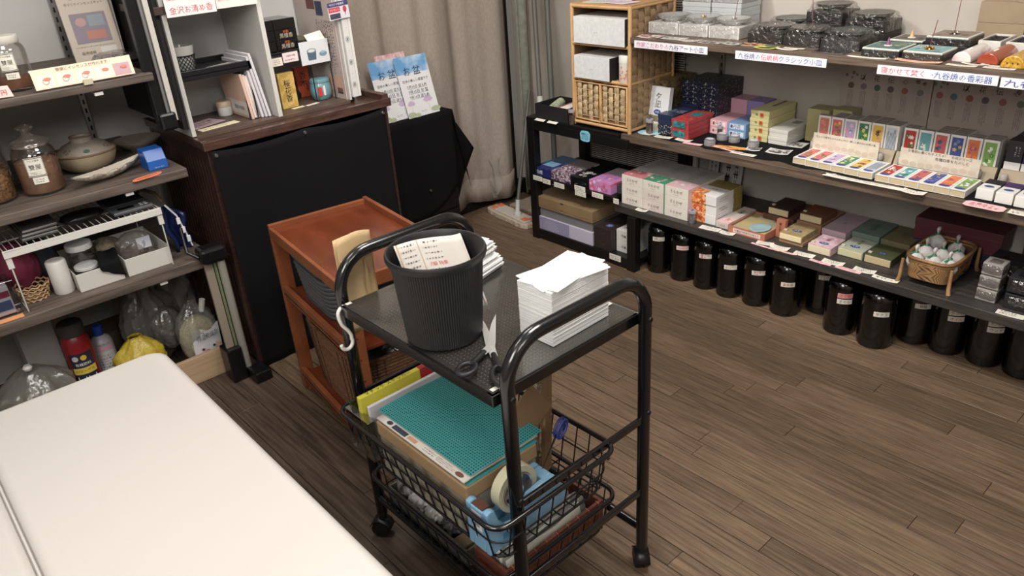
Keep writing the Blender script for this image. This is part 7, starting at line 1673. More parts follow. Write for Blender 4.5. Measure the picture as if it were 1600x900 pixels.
g.build('tie_cords', paint((70, 46, 32)), wk, kind='stuff')
wk.rotation_euler = (0, 0, math.radians(-7)); wk.location = Vector(oncart(0, .01, .082))
M_cb = film('grey_clear_bag', (170, 170, 172), .06, .2, bump=1, bs=30, milk=.25, fr=.3)
for k, (x, y) in enumerate(((-.06, .10), (-.05, -.04), (.03, -.12))):
    o = crumple('clear_bag', oncart(x, y, .22), .065, .07, .065, M_cb, '%s crumpled clear bag in the rope-woven basket' % ['back', 'middle', 'front'][k], seed=50+k, amp=.16, grp='clear bags in the rope-woven basket')
    crumple('bag_contents', oncart(x, y, .222), .05, .055, .045, mat('grey_stuffing', (74, 74, 76), .8), None, None, 60+k, parent=o)
crumple('dark_bundle', oncart(0, 0, .09), .11, .17, .06, mat('dark_bundle_cloth', (26, 26, 28), .8), 'dark bundle filling the bottom of the rope-woven basket', 'cloth', 44)

# ================================================================ treatment bed
M_leather = mat('cream_vinyl', (200, 195, 188), .38, bump=.35, bs=420, bdist=.0006, spec=.45)
BX0, BX1, BY0, BY1, BZ = -.36, .436, -.6, 1.985, .50
t = thing('treatment_bed', (.04, .9, 0), 'cream vinyl padded bed filling the lower left foreground', 'bed')
def pad(name, x0, x1, y0, y1, cr, cl):
    def cpts():
        P = []
        for (cx, cy, a0, r) in ((x1-cr, y1-cr, 0, cr), (x0+cl, y1-cl, 90, cl), (x0+cl, y0+cl, 180, cl), (x1-cr, y0+cr, 270, cr)):
            for i in range(9): a = math.radians(a0+i*90/8); P.append((cx+r*math.cos(a), cy+r*math.sin(a), r*0+1))
        return P
    base = cpts(); cx, cy = (x0+x1)/2, (y0+y1)/2; R_ = .022; g = G(); n = len(base)
    rings = [(0, .42)]+[(0, BZ-R_)]+[(R_*(1-math.cos(math.radians(b))), BZ-R_+R_*math.sin(math.radians(b))) for b in (18, 36, 54, 72, 90)]
    vs = []
    for inset, z in rings:
        for x, y, _ in base:
            dx, dy = x-cx, y-cy; hx_, hy_ = (x1-x0)/2, (y1-y0)/2
            vs.append((cx+dx*(hx_-inset)/hx_, cy+dy*(hy_-inset)/hy_, z))
    fs = [tuple(range(n-1, -1, -1))]+[(k*n+i, k*n+(i+1) % n, (k+1)*n+(i+1) % n, (k+1)*n+i) for k in range(len(rings)-1) for i in range(n)]+[tuple((len(rings)-1)*n+i for i in range(n))]
    g.add(vs, fs); return g.build(name, M_leather, t, smooth=50)
pad('cushion', -.011, BX1, BY0, BY1, .045, .006); pad('cushion', BX0, -.014, BY0, BY1, .006, .045)
bx('bed_frame', BX0+.02, BX1-.02, BY0+.02, BY1-.02, .37, .42, paint((120, 90, 64)), t)
for x in (BX0+.05, BX1-.09):
    for y in (BY0+.1, BY1-.15): bx('leg', x, x+.045, y, y+.045, 0, .37, paint((110, 82, 58)), t)
G().tube([(-.0125, BY0+.01, BZ-.004), (-.0125, BY1-.008, BZ-.004)], .0022, 6).build('piping', M_leather, t, smooth=60)
# ================================================================ black tube trolley
M_tube = mat('gloss_black_tube', (15, 15, 17), .22, coat=.5); M_wire = mat('black_wire', (17, 17, 19), .4)
PX0, PX1, PYN, PYF, RT = .714, 1.099, .872, 1.438, .0142
t = thing('tube_trolley', (.905, 1.155, 0), 'black tubular steel trolley with tray top, two wire baskets and castors', 'trolley')
def uframe(y):
    R_, top, P = .085, .818, []
    P.append((PX0, y, .075))
    for i in range(11): a = math.pi-i/10*math.pi/2; P.append((PX0+R_+R_*math.cos(a), y, top-R_+R_*math.sin(a)))
    for i in range(11): a = math.pi/2-i/10*math.pi/2; P.append((PX1-R_+R_*math.cos(a), y, top-R_+R_*math.sin(a)))
    P.append((PX1, y, .075))
    return G().tube(P, RT, 20).build('handle_frame', M_tube, t, smooth=60)
uframe(PYN); uframe(PYF)
for x in (PX0, PX1): G().cyl((x, PYN, .132), (x, PYF, .132), .011, n=16).build('side_tube', M_tube, t, smooth=60)
for y in (PYN, PYF):
    for z in (.457, .250): bx('cross_rail', PX0+.008, PX1-.008, y-.005, y+.005, z-.009, z+.009, M_tube, t, bevel=.003)
for x in (PX0, PX1):
    for y in (PYN, PYF):
        c = G().cyl((x, y, .058), (x, y, .076), .011, n=14).build('castor', M_wire, t, smooth=60)
        a = {(PX0, PYN): .6, (PX0, PYF): 2.2, (PX1, PYN): .9, (PX1, PYF): 1.4}[(x, y)]; d = Vector((math.cos(a), math.sin(a), 0)); e = Vector((-d.y, d.x, 0)); cc = Vector((x, y, .026))+d*.008
        for s in (-1, 1): G().cyl(cc+e*s*.004, cc+e*s*.017, .0255, .0235, 24).build('wheel', mat('black_rubber', (20, 20, 21), .5), c, smooth=50)
        g = G(); pr = [cc+d*(.028*math.cos(b))+RZ*(.028*math.sin(b)) for b in [math.radians(v) for v in range(20, 181, 20)]]
        g.add([p-e*.018 for p in pr]+[p+e*.018 for p in pr], [(i, i+1, len(pr)+i+1, len(pr)+i) for i in range(len(pr)-1)]); g.build('wheel_hood', M_wire, c, smooth=60, solid=.002)
for y, s in ((PYN, -1), (PYF, 1)):
    for x in (PX0, PX1):
        for z in (.715, .48): G().cyl((x, y+s*RT*.9, z), (x, y+s*(RT+.003), z), .006, .005, 14).build('bolt', mat('dark_bolt', (40, 40, 42), .4, .6), t, smooth=40)
# tray: perforated sheet with rolled edge
TX_0, TX_1, TY_0, TY_1, TZ_ = .694, 1.100, .890, 1.412, .716
M_tr = mat('perforated_black', (24, 23, 24), .35)
g = G(); nx, ny = 50, 64
for i in range(nx):      # raised studs between the punched holes
    pass
tr = bx('tray_sheet', TX_0+.006, TX_1-.006, TY_0+.006, TY_1-.006, TZ_-.0015, TZ_, mat('hole_light', (226, 212, 190), .6), t, bevel=0)
g = G(); px, py = .0092, .0092; W_, D_ = TX_1-TX_0-.03, TY_1-TY_0-.03; n1, n2 = int(W_/px), int(D_/py)
for i in range(n1+1): x = TX_0+.015+i*px; g.box(x-.0027, x+.0027, TY_0+.008, TY_1-.008, TZ_, TZ_+.0011)
for j in range(n2+1): y = TY_0+.015+j*py; g.box(TX_0+.008, TX_1-.008, y-.0027, y+.0027, TZ_+.0001, TZ_+.0013)
g.build('punched_lattice', M_tr, t, kind='stuff')
g = G()
for a in ((TX_0, TX_1, TY_0, TY_0+.018), (TX_0, TX_1, TY_1-.018, TY_1), (TX_0, TX_0+.018, TY_0, TY_1), (TX_1-.018, TX_1, TY_0, TY_1)): g.box(a[0], a[1], a[2], a[3], TZ_-.0005, TZ_+.0016)
g.build('tray_border', M_tr, t, bevel=.0005)
for a in ((TX_0-.002, TX_1+.002, TY_0-.002, TY_0+.001), (TX_0-.002, TX_1+.002, TY_1-.001, TY_1+.002), (TX_0-.002, TX_0+.001, TY_0, TY_1), (TX_1-.001, TX_1+.002, TY_0, TY_1)): bx('tray_side', a[0], a[1], a[2], a[3], TZ_-.022, TZ_+.002, M_tube, t, bevel=.0012)
mt = G().grid(1, 1, lambda u, v: (TX_0+.003+(TX_1-TX_0-.006)*u, TY_0+.003+(TY_1-TY_0-.006)*v, TZ_+.0042)).build('clear_mat', film('clear_vinyl_mat', (226, 224, 220), .05, .2, bump=.3, bs=9, milk=.02), None, solid=.001, label='clear vinyl mat covering the trolley tray', cat='mat')
for x, y in ((TX_0+.015, TY_1-.01), (TX_1-.014, TY_0+.07), (TX_0+.014, TY_0+.012), (TX_1-.012, TY_0+.20)): bx('tape_piece', x-.007, x+.007, y-.005, y+.005, TZ_+.005, TZ_+.0056, paint((206, 202, 188)), mt, bevel=0)
ZS = TZ_+.0052
# wire baskets
def wire_basket(name, x0, x1, y0, y1, zt, dep, label):
    b = thing(name, ((x0+x1)/2, (y0+y1)/2, zt-dep), label, 'basket', 'black wire baskets of the trolley')
    R_ = .035
    def ring(ins, z, r=R_):
        P = []
        for cx, cy, a0 in ((x1-ins-r, y1-ins-r, 0), (x0+ins+r, y1-ins-r, 90), (x0+ins+r, y0+ins+r, 180), (x1-ins-r, y0+ins+r, 270)):
            for i in range(6): a = math.radians(a0+i*18); P.append((cx+r*math.cos(a), cy+r*math.sin(a), z))
        return P
    G().tube(ring(0, zt), .0058, 10, closed=True).build('basket_rim', M_tube, b, smooth=60)
    ins = .022
    G().tube(ring(ins, zt-dep+.002), .003, 8, closed=True).build('bottom_ring', M_wire, b, smooth=60)
    G().tube(ring(ins*.5, zt-dep*.5), .002, 8, closed=True).build('middle_ring', M_wire, b, smooth=60)
    g = G(); n = int((y1-y0-.08)/.036)
    for k in range(n+1):
        y = y0+.04+k*(y1-y0-.08)/n
        g.tube([(x0+.001, y, zt), (x0+ins-.003, y, zt-dep+.008), (x0+ins+.006, y, zt-dep+.002), (x1-ins-.006, y, zt-dep+.002), (x1-ins+.003, y, zt-dep+.008), (x1-.001, y, zt)], .0018, 6)
    m = int((x1-x0-.08)/.036)
    for k in range(m+1):
        x = x0+.04+k*(x1-x0-.08)/m
        g.tube([(x, y0+.001, zt), (x, y0+ins-.003, zt-dep+.008), (x, y0+ins+.006, zt-dep+.0045), (x, y1-ins-.006, zt-dep+.0045), (x, y1-ins+.003, zt-dep+.008), (x, y1-.001, zt)], .0018, 6)
    g.build('cross_wires', M_wire, b, kind='stuff')
    for s in (x0+.03, x1-.03): G().cyl((s, y0-.002, zt-.012), (s, y0+.012, zt-.004), .004, n=8).build('side_hook', M_wire, b)
    return b
B1 = wire_basket('wire_basket', .640, .984, .848, 1.425, .455, .105, 'upper black wire basket, pulled out to the left, full of boxes and tape dispenser')
B2 = wire_basket('wire_basket', .680, 1.052, .905, 1.405, .248, .10, 'lower black wire basket with a wooden tray and small clutter')
Z1 = .455-.105+.008; Z2 = .248-.10+.008

# ---------------------------------------------------------------- on the tray
t = thing('black_bin', (.775, 1.132, ZS), 'black ribbed plastic bin standing on the trolley tray', 'bin')
M_bin = mat('matte_black_plastic', (24, 23, 24), .5)
bc = (.775, 1.132, ZS)
G().lathe([(.001, 0), (.070, 0), (.077, .003), (.0775, .008), (.0905, .170), (.092, .172)], bc, 440, mod=lambda j, r, z: 1+(.013 if (j % 4 in (0, 1)) and .006 < z < .171 else 0), cap=False).build('ribbed_wall', M_bin, t, smooth=25)
G().lathe([(.0915, .1715), (.0985, .174), (.1005, .180), (.1005, .186), (.0985, .190), (.0955, .1895), (.0925, .184), (.0895, .17), (.0755, .006), (.001, .004)], bc, 64, cap=False).build('rim_and_inside', M_bin, t, smooth=50)
# newspaper sheets in the bin
def news(fn, nu, nv, name, label, rows, seed, cols, group=None, prt=True, solid=.0006):
    g = G(); g.grid(nu, nv, fn); o = g.build(name, mat('newsprint', (206, 200, 190), .8, col2=(196, 188, 178), ns=6), None, smooth=60, solid=solid, label=label, cat='paper', group=group)
    return o
def nfn(u, v):
    a = math.radians(205-140*u); R_ = .070
    x = bc[0]-.052+.13*u; y = bc[1]-.062*u*(1-.3*v)+.012*math.sin(u*4); 
    if u > .84: k = (u-.84)/.16; x = bc[0]-.052+.13*.84+.016*math.sin(k*2.4); y += .012*k
    return Vector((x+.010*v*(u-.5), y+.058*v, ZS+.055+(.142-.006*u)*v))
o = news(nfn, 22, 10, 'newspaper_sheet', 'folded newspaper sheet standing in the black bin', 8, 1, None)
def onsheet(u, v, e=.0012):
    p = nfn(u, v); du = (nfn(min(1, u+.02), v)-nfn(max(0, u-.02), v)).normalized(); dv = (nfn(u, min(1, v+.02))-nfn(u, max(0, v-.02))).normalized(); n_ = du.cross(dv)
    return p+n_*e, du, dv
g = G()
for c, (u0, w_) in enumerate(((.20, .045), (.52, .04))):
    for k in range(9):
        if (c == 0 and k == 6) or (c == 1 and k == 4): continue
        p, du, dv = onsheet(u0, .95-.075*k); scribble(g, p, du, dv, w_, .0075, 1, c*20+k, fill=.9)
g.build('fine_print', paint((70, 70, 84)), o)
g = G(); p, du, dv = onsheet(.20, .50); put_text(g, '賞花祭知恵講座給付', p, du, dv, w=.045); p, du, dv = onsheet(.54, .65); put_text(g, '試験 特集', p, du, dv, w=.04); g.build('red_lettering', paint((206, 84, 80)), o)
g = G()
for a, b in (((.035, 1), (.035, .0)), ((.36, 1), (.36, .3))):
    pts = [onsheet(a[0], a[1]+(b[1]-a[1])*i/6)[0] for i in range(7)]; g.tube(pts, .0005 if a[0] > .1 else .0013, 4)
g.build('printed_rule', paint((206, 170, 140)), o)
# foam sheet stacks
M_foam = mat('white_foam', (236, 236, 234), .6); M_foam.node_tree.nodes['Principled BSDF'].inputs['Subsurface Weight'].default_value = .25
M_foam.node_tree.nodes['Principled BSDF'].inputs['Subsurface Radius'].default_value = (.03, .03, .03); M_foam.node_tree.nodes['Principled BSDF'].inputs['Subsurface Scale'].default_value = .3
def foam(name, cx, cy, w_, d_, n, th, label, rz, jit, seed, lean=(0, 0), topo=0):
    t = thing(name, (cx, cy, ZS), label, 'sheets'); q = random.Random(seed)
    me = G().box(-w_/2, w_/2, -d_/2, d_/2, 0, th*1.0).build('foam_sheet', M_foam, t, bevel=.0004, seg=1, origin=(0, 0, 0))
    for k in range(n):
        o = me if k == 0 else me.copy()
        if k: COL.objects.link(o)
        o.location = (q.uniform(-jit, jit)+lean[0]*k/n, q.uniform(-jit, jit)+lean[1]*k/n, k*th)
        a = rz+q.uniform(-1, 1)*jit*4+(topo if k >= n-2 else 0)
        if topo and k == n-2: a = rz-.18
        o.rotation_euler = (0, 0, a)
    return t
foam('foam_sheet_stack', .964, .972, .166, .093, 52, .00235, 'tall neat stack of white foam sheets beside the near handle of the trolley', .02, .0005, 3, topo=.14)
foam('foam_sheet_stack', .985, 1.31, .15, .10, 34, .0023, 'fanned stack of white foam sheets behind the black bin', .25, .007, 5, (-.03, .01))
# scissors
t = thing('scissors', (.76, .98, ZS), 'open black-handled scissors lying on the trolley tray', 'scissors')
M_steel = mat('scissor_steel', (206, 204, 200), .4, .6); M_hand = mat('scissor_handle', (26, 26, 28), .45)
pv = Vector((.796, 1.012, 0))
def blade(tip, hand, z, ring_r, sgn, name):
    tip = Vector(tip+(0,)); hand = Vector(hand+(0,)); d = (tip-pv).normalized(); e = Vector((-d.y, d.x, 0))*sgn
    L_ = (tip-pv).length; P = [pv+e*.009-d*.012, pv-e*.008-d*.012, pv-e*.009+d*L_*.25, pv-e*.006+d*L_*.7, tip, pv+e*.004+d*L_*.6, pv+e*.009+d*L_*.1]
    if sgn < 0: P = P[::-1]
    G().prism([(p.x, p.y) for p in P], z, z+.0018).build('blade', M_steel, t, bevel=.0004)
    d2 = (hand-pv).normalized(); e2 = Vector((-d2.y, d2.x, 0)); c = hand; Lh = (hand-pv).length
    P = [pv+e2*.008, pv-e2*.008, pv-e2*.007+d2*Lh*.35, pv+e2*.007+d2*Lh*.35]
    G().prism([(p.x, p.y) for p in P], z-.0002, z+.0022).build('shank', M_steel, t, bevel=.0004)
    G().tube([pv+d2*Lh*.28+RZ*(z+.001), pv+d2*Lh*.5+RZ*(z+.002), hand-d2*ring_r[0]*.8+RZ*(z+.003)], [.006, .0065, .006], 10).build('handle_neck', M_hand, t, smooth=60)
    G().tube([c+d2*(ring_r[0]*math.cos(a))+e2*(ring_r[1]*math.sin(a))+RZ*(z+.004) for a in [i/28*2*math.pi for i in range(28)]], .0052, 10, closed=True).build('finger_ring', M_hand, t, smooth=60)
blade((.862, 1.125), (.738, .916), ZS+.0040, (.032, .016), 1, 'a')
blade((.888, 1.101), (.708, .978), ZS+.0065, (.021, .016), -1, 'b')
G().cyl((pv.x, pv.y, ZS+.0035), (pv.x, pv.y, ZS+.0098), .0035, n=14).build('rivet', M_steel, t, smooth=50)
# S hook and paper bag at the far end
P = []
hc = Vector((.692, 1.412, 0))
for i in range(12): a = math.radians(-10+i*17); P.append((hc.x+.008+.017*math.cos(a), hc.y, .697+.017*math.sin(a)))
P += [(hc.x-.008, hc.y, .685), (hc.x-.004, hc.y, .67), (hc.x+.008, hc.y, .652), (hc.x+.014, hc.y, .638)]
for i in range(12): a = math.radians(20-i*18); P.append((hc.x+.0-.0+.015*math.cos(a)-.0, hc.y, .622+.017*math.sin(a)))
G().tube(P, .0044, 10).build('s_hook', mat('white_hook_plastic', (226, 224, 216), .35), None, smooth=60, label='white S-hook hanging from the far left corner of the trolley tray', cat='hook')
M_env = mat('kraft_envelope', (208, 176, 128), .6, col2=(198, 164, 114), ns=8)
t = thing('paper_bag', (.778, 1.462, .60), 'tall tan paper bag clipped behind the far handle of the trolley', 'bag')
g = G(); g.grid(12, 16, lambda u, v: (.733+.090*u+.006*(1-v), 1.464-.006*math.sin(u*math.pi)+.006*math.sin(v*4), .602+.245*v+(.012*math.sin(u*3) if v > .9 else 0)+(.02*u*(1-v) if v < .3 else 0)))
g.build('bag_front', M_env, t, smooth=60, solid=.0012)
g = G(); g.grid(8, 3, lambda u, v: (.736+.086*u, 1.4555+.003*v, .795+.005*v)); g.build('fold_line', mat('kraft_shadow', (186, 150, 104), .6), t)
g = G(); g.grid(1, 8, lambda u, v: (.792+.006*u+.003*(1-v), 1.4545+.003*math.sin(v*4), .61+.18*v)); g.build('glued_seam', mat('kraft_shadow', (186, 150, 104), .6), t)
g = G(); g.grid(10, 12, lambda u, v: (.735+.088*u, 1.478+.006*math.sin(u*math.pi), .604+.24*v)); g.build('bag_back', M_env, t, smooth=60, solid=.0012)

# ---------------------------------------------------------------- upper basket contents
t = thing('cardboard_box', (.755, 1.115, Z1), 'large shallow kraft cardboard box lying in the upper wire basket', 'box')
M_kb = mat('kraft_board', (158, 128, 90), .65, col2=(148, 118, 82), ns=10); KX0, KX1, KY0, KY1, KZ = .658, .850, .955, 1.275, .488
bx('box_base', KX0+.003, KX1-.003, KY0+.003, KY1-.003, Z1, KZ-.035, mat('printed_board', (150, 142, 124), .65, col2=(110, 104, 92), ns=22, lo=.45, hi=.6), t)
bx('box_lid', KX0, KX1, KY0, KY1, KZ-.036, KZ, M_kb, t, bevel=.003)
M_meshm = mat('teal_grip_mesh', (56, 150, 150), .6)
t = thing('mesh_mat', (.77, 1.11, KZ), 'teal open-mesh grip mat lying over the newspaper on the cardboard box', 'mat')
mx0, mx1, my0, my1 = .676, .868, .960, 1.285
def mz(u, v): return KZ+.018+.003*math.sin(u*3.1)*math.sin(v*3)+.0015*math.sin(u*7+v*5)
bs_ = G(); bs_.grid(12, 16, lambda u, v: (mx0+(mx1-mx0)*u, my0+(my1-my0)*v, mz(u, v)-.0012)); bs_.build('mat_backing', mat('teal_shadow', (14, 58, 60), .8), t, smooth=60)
g = G(); nu, nv = 30, 48
for i in range(nu+1):
    g.grid(1, nv, lambda u, v: (mx0+(mx1-mx0)*i/nu+(u-.5)*.0034, my0+(my1-my0)*v, mz(i/nu, v)+.0004))
for j in range(nv+1):
    g.grid(nu, 1, lambda u, v: (mx0+(mx1-mx0)*u, my0+(my1-my0)*j/nv+(v-.5)*.0036, mz(u, j/nv)+.0006))
g.build('mesh_strands', M_meshm, t, kind='stuff', smooth=60)
# second layer under the newspaper and the paper itself
g = G(); g.grid(8, 10, lambda u, v: (.664+.19*u, .957+.31*v, KZ+.0012)); g.build('mesh_mat', mat('teal_grip_mesh', (56, 150, 150), .6, col2=(14, 60, 62), ns=260, vor=1, lo=.2, hi=.4), None, solid=.001, label='lower teal mesh layer directly on the cardboard box', cat='mat')
def npf(u, v):
    return (.659+.200*u, .962+.308*v, KZ+.0035+.0055*v**0+.001*math.sin(u*9))
o = news(npf, 10, 12, 'newspaper_sheet', 'folded newspaper between the two teal mesh layers', 4, 2, None, solid=.005)
ink2 = paint((60, 66, 82)); g = G(); z = KZ+.0125
g.use(ink2); rect(g, (.667, 1.19, z), RY, RX, .05, .013); disc(g, (.668, 1.23, z), RX, RY, .006, .009); g.use(paint((206, 150, 120))); rect(g, (.667, 1.145, z), RY, RX, .03, .010); g.use(paint((120, 84, 72))); disc(g, (.667, .985, z), RX, RY, .006, .012)
g.use(INK()); scribble(g, (.667, 1.085, z), -RY, RX, .04, .012, 2, 2); scribble(g, (.667, 1.03, z), -RY, RX, .06, .012, 3, 3); scribble(g, (.78, .9615, KZ+.009), RX, RZ, .17, .004, 1, 7)
g.build('newspaper_print', None, o)
# upright yellow pack, white card, clear folders at the far end
b = carton('sticker_pack', 'yellow cardboard pack with black lettering standing at the far end of the upper basket', 'pack', .664, .870, 1.345, 1.360, Z1, .510, mat('yellow_card', (214, 204, 56), .5))
b.text('U', .40, .5, 'マチック ステッカー', INK(), w=.62); b.patch('S', .82, .55, 1, 1, paint((186, 40, 44))); b.patch('U', .82, 0, 1, 1, paint((186, 40, 44)))
b.text('S', .5, .78, 'ロゴRFV', paint((180, 150, 60)), w=.4)
o = G().box(.672, .878, 1.325, 1.334, Z1, .492).build('white_card', paint((206, 208, 212)), None, bevel=.002, label='thick white card standing before the yellow pack in the upper basket', cat='card')
o = G().box(.655, .80, 1.380, 1.383, Z1, .488).build('clear_folder', film('green_clear', (190, 206, 196), .25, .12), None, bevel=.001, label='greenish clear folder behind the yellow pack', cat='folder')
o = G().box(.650, .668, 1.30, 1.40, Z1+.002, .470, ).build('clear_folder', film('grey_clear', (196, 196, 198), .35, .2), None, bevel=.001, label='hazy clear folder at the left far corner of the upper basket', cat='folder')
# boards at the right side
M_brd = mat('brown_board', (138, 106, 72), .65, col2=(128, 98, 66), ns=6)
def board(x, y, z0, w_, h, th, rz, tx, ty, m, label, name='cardboard_sheet', cat='board'):
    T = Matrix.Translation((x, y, z0)) @ Matrix.Rotation(rz, 4, 'Z') @ Matrix.Rotation(ty, 4, 'Y') @ Matrix.Rotation(tx, 4, 'X')
    return G().box(-w_/2, w_/2, -th/2, th/2, 0, h, T).build(name, m, None, bevel=.0006, label=label, cat=cat, origin=(x, y, z0)), T
board(.905, 1.0, .492, .085, .10, .004, 0, 0, -.59, M_brd, 'tilted brown cardboard flap between the cardboard box and the clear sleeve')
board(.905, .99, Z1+.002, .05, .24, .010, .5, -.05, .32, M_brd, 'narrow brown cardboard strip leaning out of the upper basket')
o, T = board(.888, 1.0, Z1+.002, .030, .27, .005, .55, -.02, .30, film('clear_sleeve_bag', (226, 222, 216), .3, .15, bump=.6, bs=30), 'tall narrow clear sleeve with grey print leaning beside the cardboard strip', 'clear_pack', 'package')
g = G(); scribble(g, T @ Vector((0, -.0035, .21)), T.to_3x3() @ RX, T.to_3x3() @ RZ, .018, .09, 2, 5, True, .9); g.build('fine_print', paint((90, 100, 130)), o)
# tape dispenser: blue body, roll, cutter
t = thing('tape_dispenser', (.745, .915, Z1), 'light blue desktop tape dispenser with a big roll, near end of the upper basket', 'tape dispenser')
t.location.y += .007
M_bp = mat('light_blue_plastic', (122, 172, 206), .4)
prof = [(.652, .0), (.652, .112), (.664, .116), (.672, .112), (.682, .078), (.700, .052), (.722, .046), (.742, .058), (.762, .092), (.80, .098), (.838, .094), (.856, .055), (.866, .045), (.866, 0)]
prof = [(x, z*.95) for x, z in prof]
def slab(y0, y1, pf, name, m=None):
    k = len(pf); return G().add([(x, y0, Z1+z) for x, z in pf]+[(x, y1, Z1+z) for x, z in pf], [tuple(range(k)), tuple(range(2*k-1, k-1, -1))]+[(i, k+i, k+(i+1) % k, (i+1) % k) for i in range(k)]).build(name, m or M_bp, t, bevel=.003)
slab(.882, .896, prof, 'dispenser_side'); slab(.934, .948, prof, 'dispenser_side')
low = [(x, min(z, .045) if x < .757 else z) for x, z in prof]
slab(.896, .934, [(.652, 0), (.652, .105), (.668, .105), (.674, .075), (.69, .042), (.70, .02), (.79, .02), (.805, .05), (.815, .085), (.838, .088), (.866, .04), (.866, 0)], 'dispenser_core')
rc = Vector((.752, .915, Z1+.096))
g = G(); n = 48; RO, RI = .052, .038
vs = []; fs = []
for i in range(n):
    a = i/n*2*math.pi
    for r, y in ((RO, -.012), (RO, .012), (RI, .012), (RI, -.012)): vs.append(rc+Vector((r*math.cos(a), y, r*math.sin(a))))
for i in range(n):
    j = (i+1) % n
    for k in range(4): fs.append((i*4+k, i*4+(k+1) % 4, j*4+(k+1) % 4, j*4+k))
g.add(vs, fs).build('tape_roll', mat('cream_tape', (196, 190, 160), .35, coat=.3), t, smooth=40, bevel=.0006)
g = G(); vs = []
for i in range(n):
    a = i/n*2*math.pi
    for r, y in ((RI-.0003, -.013), (RI-.0003, .013), (RI-.004, .013), (RI-.004, -.013)): vs.append(rc+Vector((r*math.cos(a), y, r*math.sin(a))))
g.add(vs, fs).build('roll_core', mat('silver_core', (190, 192, 196), .2, .8), t, smooth=40)
G().cyl(rc-RY*.016, rc+RY*.016, .012, n=20).build('hub', M_bp, t, smooth=50)
for k in range(3): a = k*2.1+.4; G().box(-.003, .003, -.013, .013, .0, .034, Matrix.Translation(rc) @ Matrix.Rotation(a, 4, 'Y')).build('hub_spoke', mat('silver_core', (190, 192, 196), .2, .8), t)
bx('cutter_blade', .655, .672, .899, .931, Z1+.104, Z1+.109, mat('brown_cutter', (96, 60, 48), .4), t, bevel=.0005)
g = G(); rect(g, (.6512, .915, Z1+.075), -RY, RZ, .030, .045); g.build('white_label', WHITE(), t); g = G(); disc(g, (.6508, .915, Z1+.082), -RY, RZ, .008, .008); disc(g, (.6508, .915, Z1+.064), -RY, RZ, .009, .005); g.build('label_mark', paint((150, 156, 160)), t)
g = G(); rect(g, (.70, .8812, Z1+.03), RX, RZ, .026, .016); g.build('side_logo', mat('embossed_blue', (76, 140, 186), .4), t)
# blue-handled scissors standing in it
t = thing('scissors', (.845, .93, Z1+.08), 'blue-handled scissors standing in the blue tape dispenser', 'scissors')
a0 = Vector((.822, .925, Z1+.07)); a1 = Vector((.885, .935, Z1+.135)); d = (a1-a0).normalized()
G().tube([a0, a0+(a1-a0)*.6, a1], [.0035, .005, .006], 8, flat=.4).build('closed_blades', mat('dull_steel', (110, 108, 106), .35, .9), t, smooth=50)
e = Vector((0, 1, 0)).cross(d).normalized()
for k, off in enumerate((0, .010)):
    c = a1+d*.020+Vector((.004, -.006+off*.9, .0))
    G().tube([c+d*(.021*math.cos(a))+e*(.012*math.sin(a)) for a in [i/22*2*math.pi for i in range(22)]], .003, 8, closed=True).build('finger_ring', mat('cobalt_plastic', (36, 56, 136), .35), t, smooth=60)

# ---------------------------------------------------------------- lower basket contents
t = thing('wooden_tray', (.93, .985, Z2), 'reddish woven wooden tray full of clear plastic bags in the lower basket', 'tray')
M_rt = mat('red_brown_weave', (104, 50, 38), .55, col2=(132, 72, 52), ns=40, st=(1, 1, 3), bump=.4, bs=90)
wx0, wx1, wy0, wy1, wh = .722, 1.030, .935, 1.045, .070
bx('tray_base', wx0, wx1, wy0, wy1, Z2, Z2+.005, M_rt, t)
for a in ((wx0, wx1, wy0, wy0+.008), (wx0, wx1, wy1-.008, wy1), (wx0, wx0+.008, wy0+.008, wy1-.008), (wx1-.008, wx1, wy0+.008, wy1-.008)): bx('tray_wall', a[0], a[1], a[2], a[3], Z2+.005, Z2+wh, M_rt, t, bevel=.0015)
g = G()
for k in range(9): x = wx0+.02+k*.034; g.tube([(x, wy0-.0012, Z2+.008), (x, wy0-.0012, Z2+wh), (x, wy0+.009, Z2+wh+.001)], .0012, 5)
g.build('stitching', paint((176, 110, 80)), t)
M_cbag = film('stacked_clear_bags', (240, 238, 230), .12, .12, bump=.9, bs=60, milk=.4)
for k in range(16):
    y = wy0+.014+k*.0055; q = random.Random(k); x0 = wx0+.014+q.uniform(0, .008); x1 = wx1-.014-q.uniform(0, .05); h = q.uniform(.055, .074)
    g = G(); g.grid(14, 5, lambda u, v: (x0+(x1-x0)*u, y+.002*math.sin(u*12+k+v*3)+.012*v, Z2+.006+h*v+.003*math.sin(u*9+k)))
    g.build('clear_bag', M_cbag if k % 3 else mat('ivory_bag_edge', (206, 202, 186), .4), None, smooth=60, solid=.0006, label='one of the flat clear plastic bags filed upright in the reddish wooden tray', cat='bag', group='clear bags filed in the wooden tray')
t = thing('grey_tray', (.735, 1.22, Z2), 'long grey plastic tray of small clutter along the left of the lower basket', 'tray')
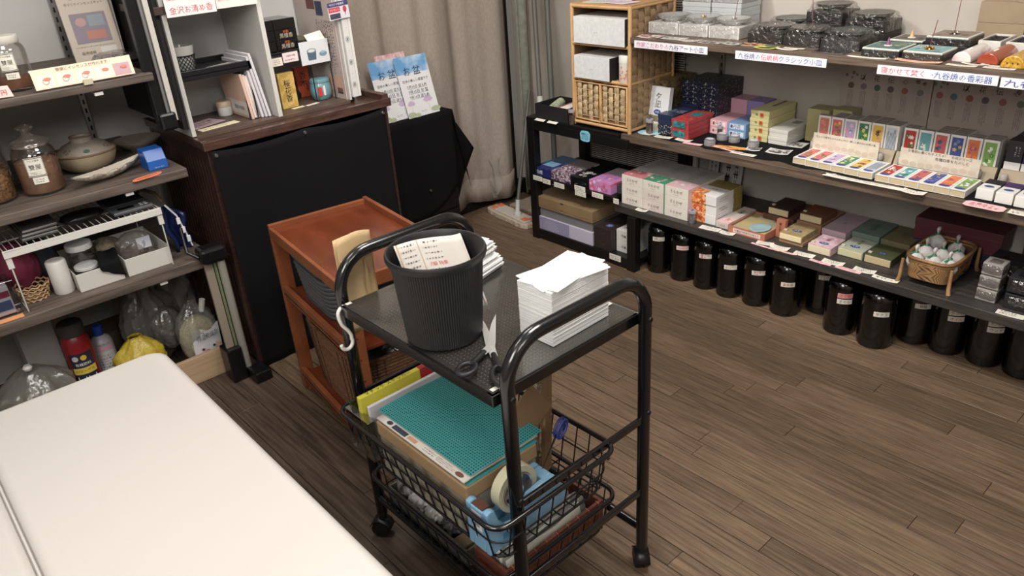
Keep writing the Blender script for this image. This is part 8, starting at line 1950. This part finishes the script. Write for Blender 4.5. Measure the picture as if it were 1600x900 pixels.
M_gt = mat('grey_green_plastic', (112, 112, 100), .5); gx0, gx1, gy0, gy1 = .712, .80, 1.06, 1.375
bx('tray_base', gx0, gx1, gy0, gy1, Z2, Z2+.004, M_gt, t)
for a in ((gx0, gx1, gy0, gy0+.004), (gx0, gx1, gy1-.004, gy1), (gx0, gx0+.004, gy0+.004, gy1-.004), (gx1-.004, gx1, gy0+.004, gy1-.004)): bx('tray_wall', a[0], a[1], a[2], a[3], Z2+.004, Z2+.05, M_gt, t, bevel=.001)
g = G(); vs = []; fs = []
rc = Vector((.750, 1.345, Z2+.048)); ax = Vector((.5, .85, .1)).normalized(); p1 = ax.orthogonal().normalized(); p2 = ax.cross(p1)
for i in range(32):
    a = i/32*2*math.pi
    for r, y in ((.026, -.016), (.026, .016), (.021, .016), (.021, -.016)): vs.append(rc+ax*y+(p1*math.cos(a)+p2*math.sin(a))*r)
for i in range(32):
    j = (i+1) % 32
    for k in range(4): fs.append((i*4+k, i*4+(k+1) % 4, j*4+(k+1) % 4, j*4+k))
g.add(vs, fs).build('tape_roll', mat('silver_tape', (170, 170, 172), .25, .5), None, smooth=40, label='small roll of silvery tape at the far end of the grey tray', cat='tape')
for k, (x, y, z, r, m, lab) in enumerate(((.755, 1.285, Z2+.008, .030, mat('white_tissue', (206, 202, 198), .7), 'large crumpled white tissue in the grey tray'), (.752, 1.225, Z2+.006, .026, mat('clear_crumple', (176, 176, 170), .3), 'crumpled pale wrapping beside the white tissue'), (.752, 1.165, Z2+.006, .022, mat('dark_crumple', (70, 68, 66), .5), 'dark crumpled foil near the middle of the grey tray'))):
    crumple('crumpled_wrapper', (x, y, z), r, r*1.15, r*.95, m, lab, 'wrapper', 70+k, .2)
b = G().box(.722, .785, 1.085, 1.125, Z2+.0045, Z2+.035).build('small_box', paint((130, 110, 84)), None, bevel=.002, label='small dull brown box at the near end of the grey tray', cat='box')
carton('cardboard_box', 'low tan cardboard box at the right side of the lower basket', 'box', .81, 1.0, 1.07, 1.36, Z2, Z2+.075, mat('brown_card_dull', (110, 90, 68), .8))
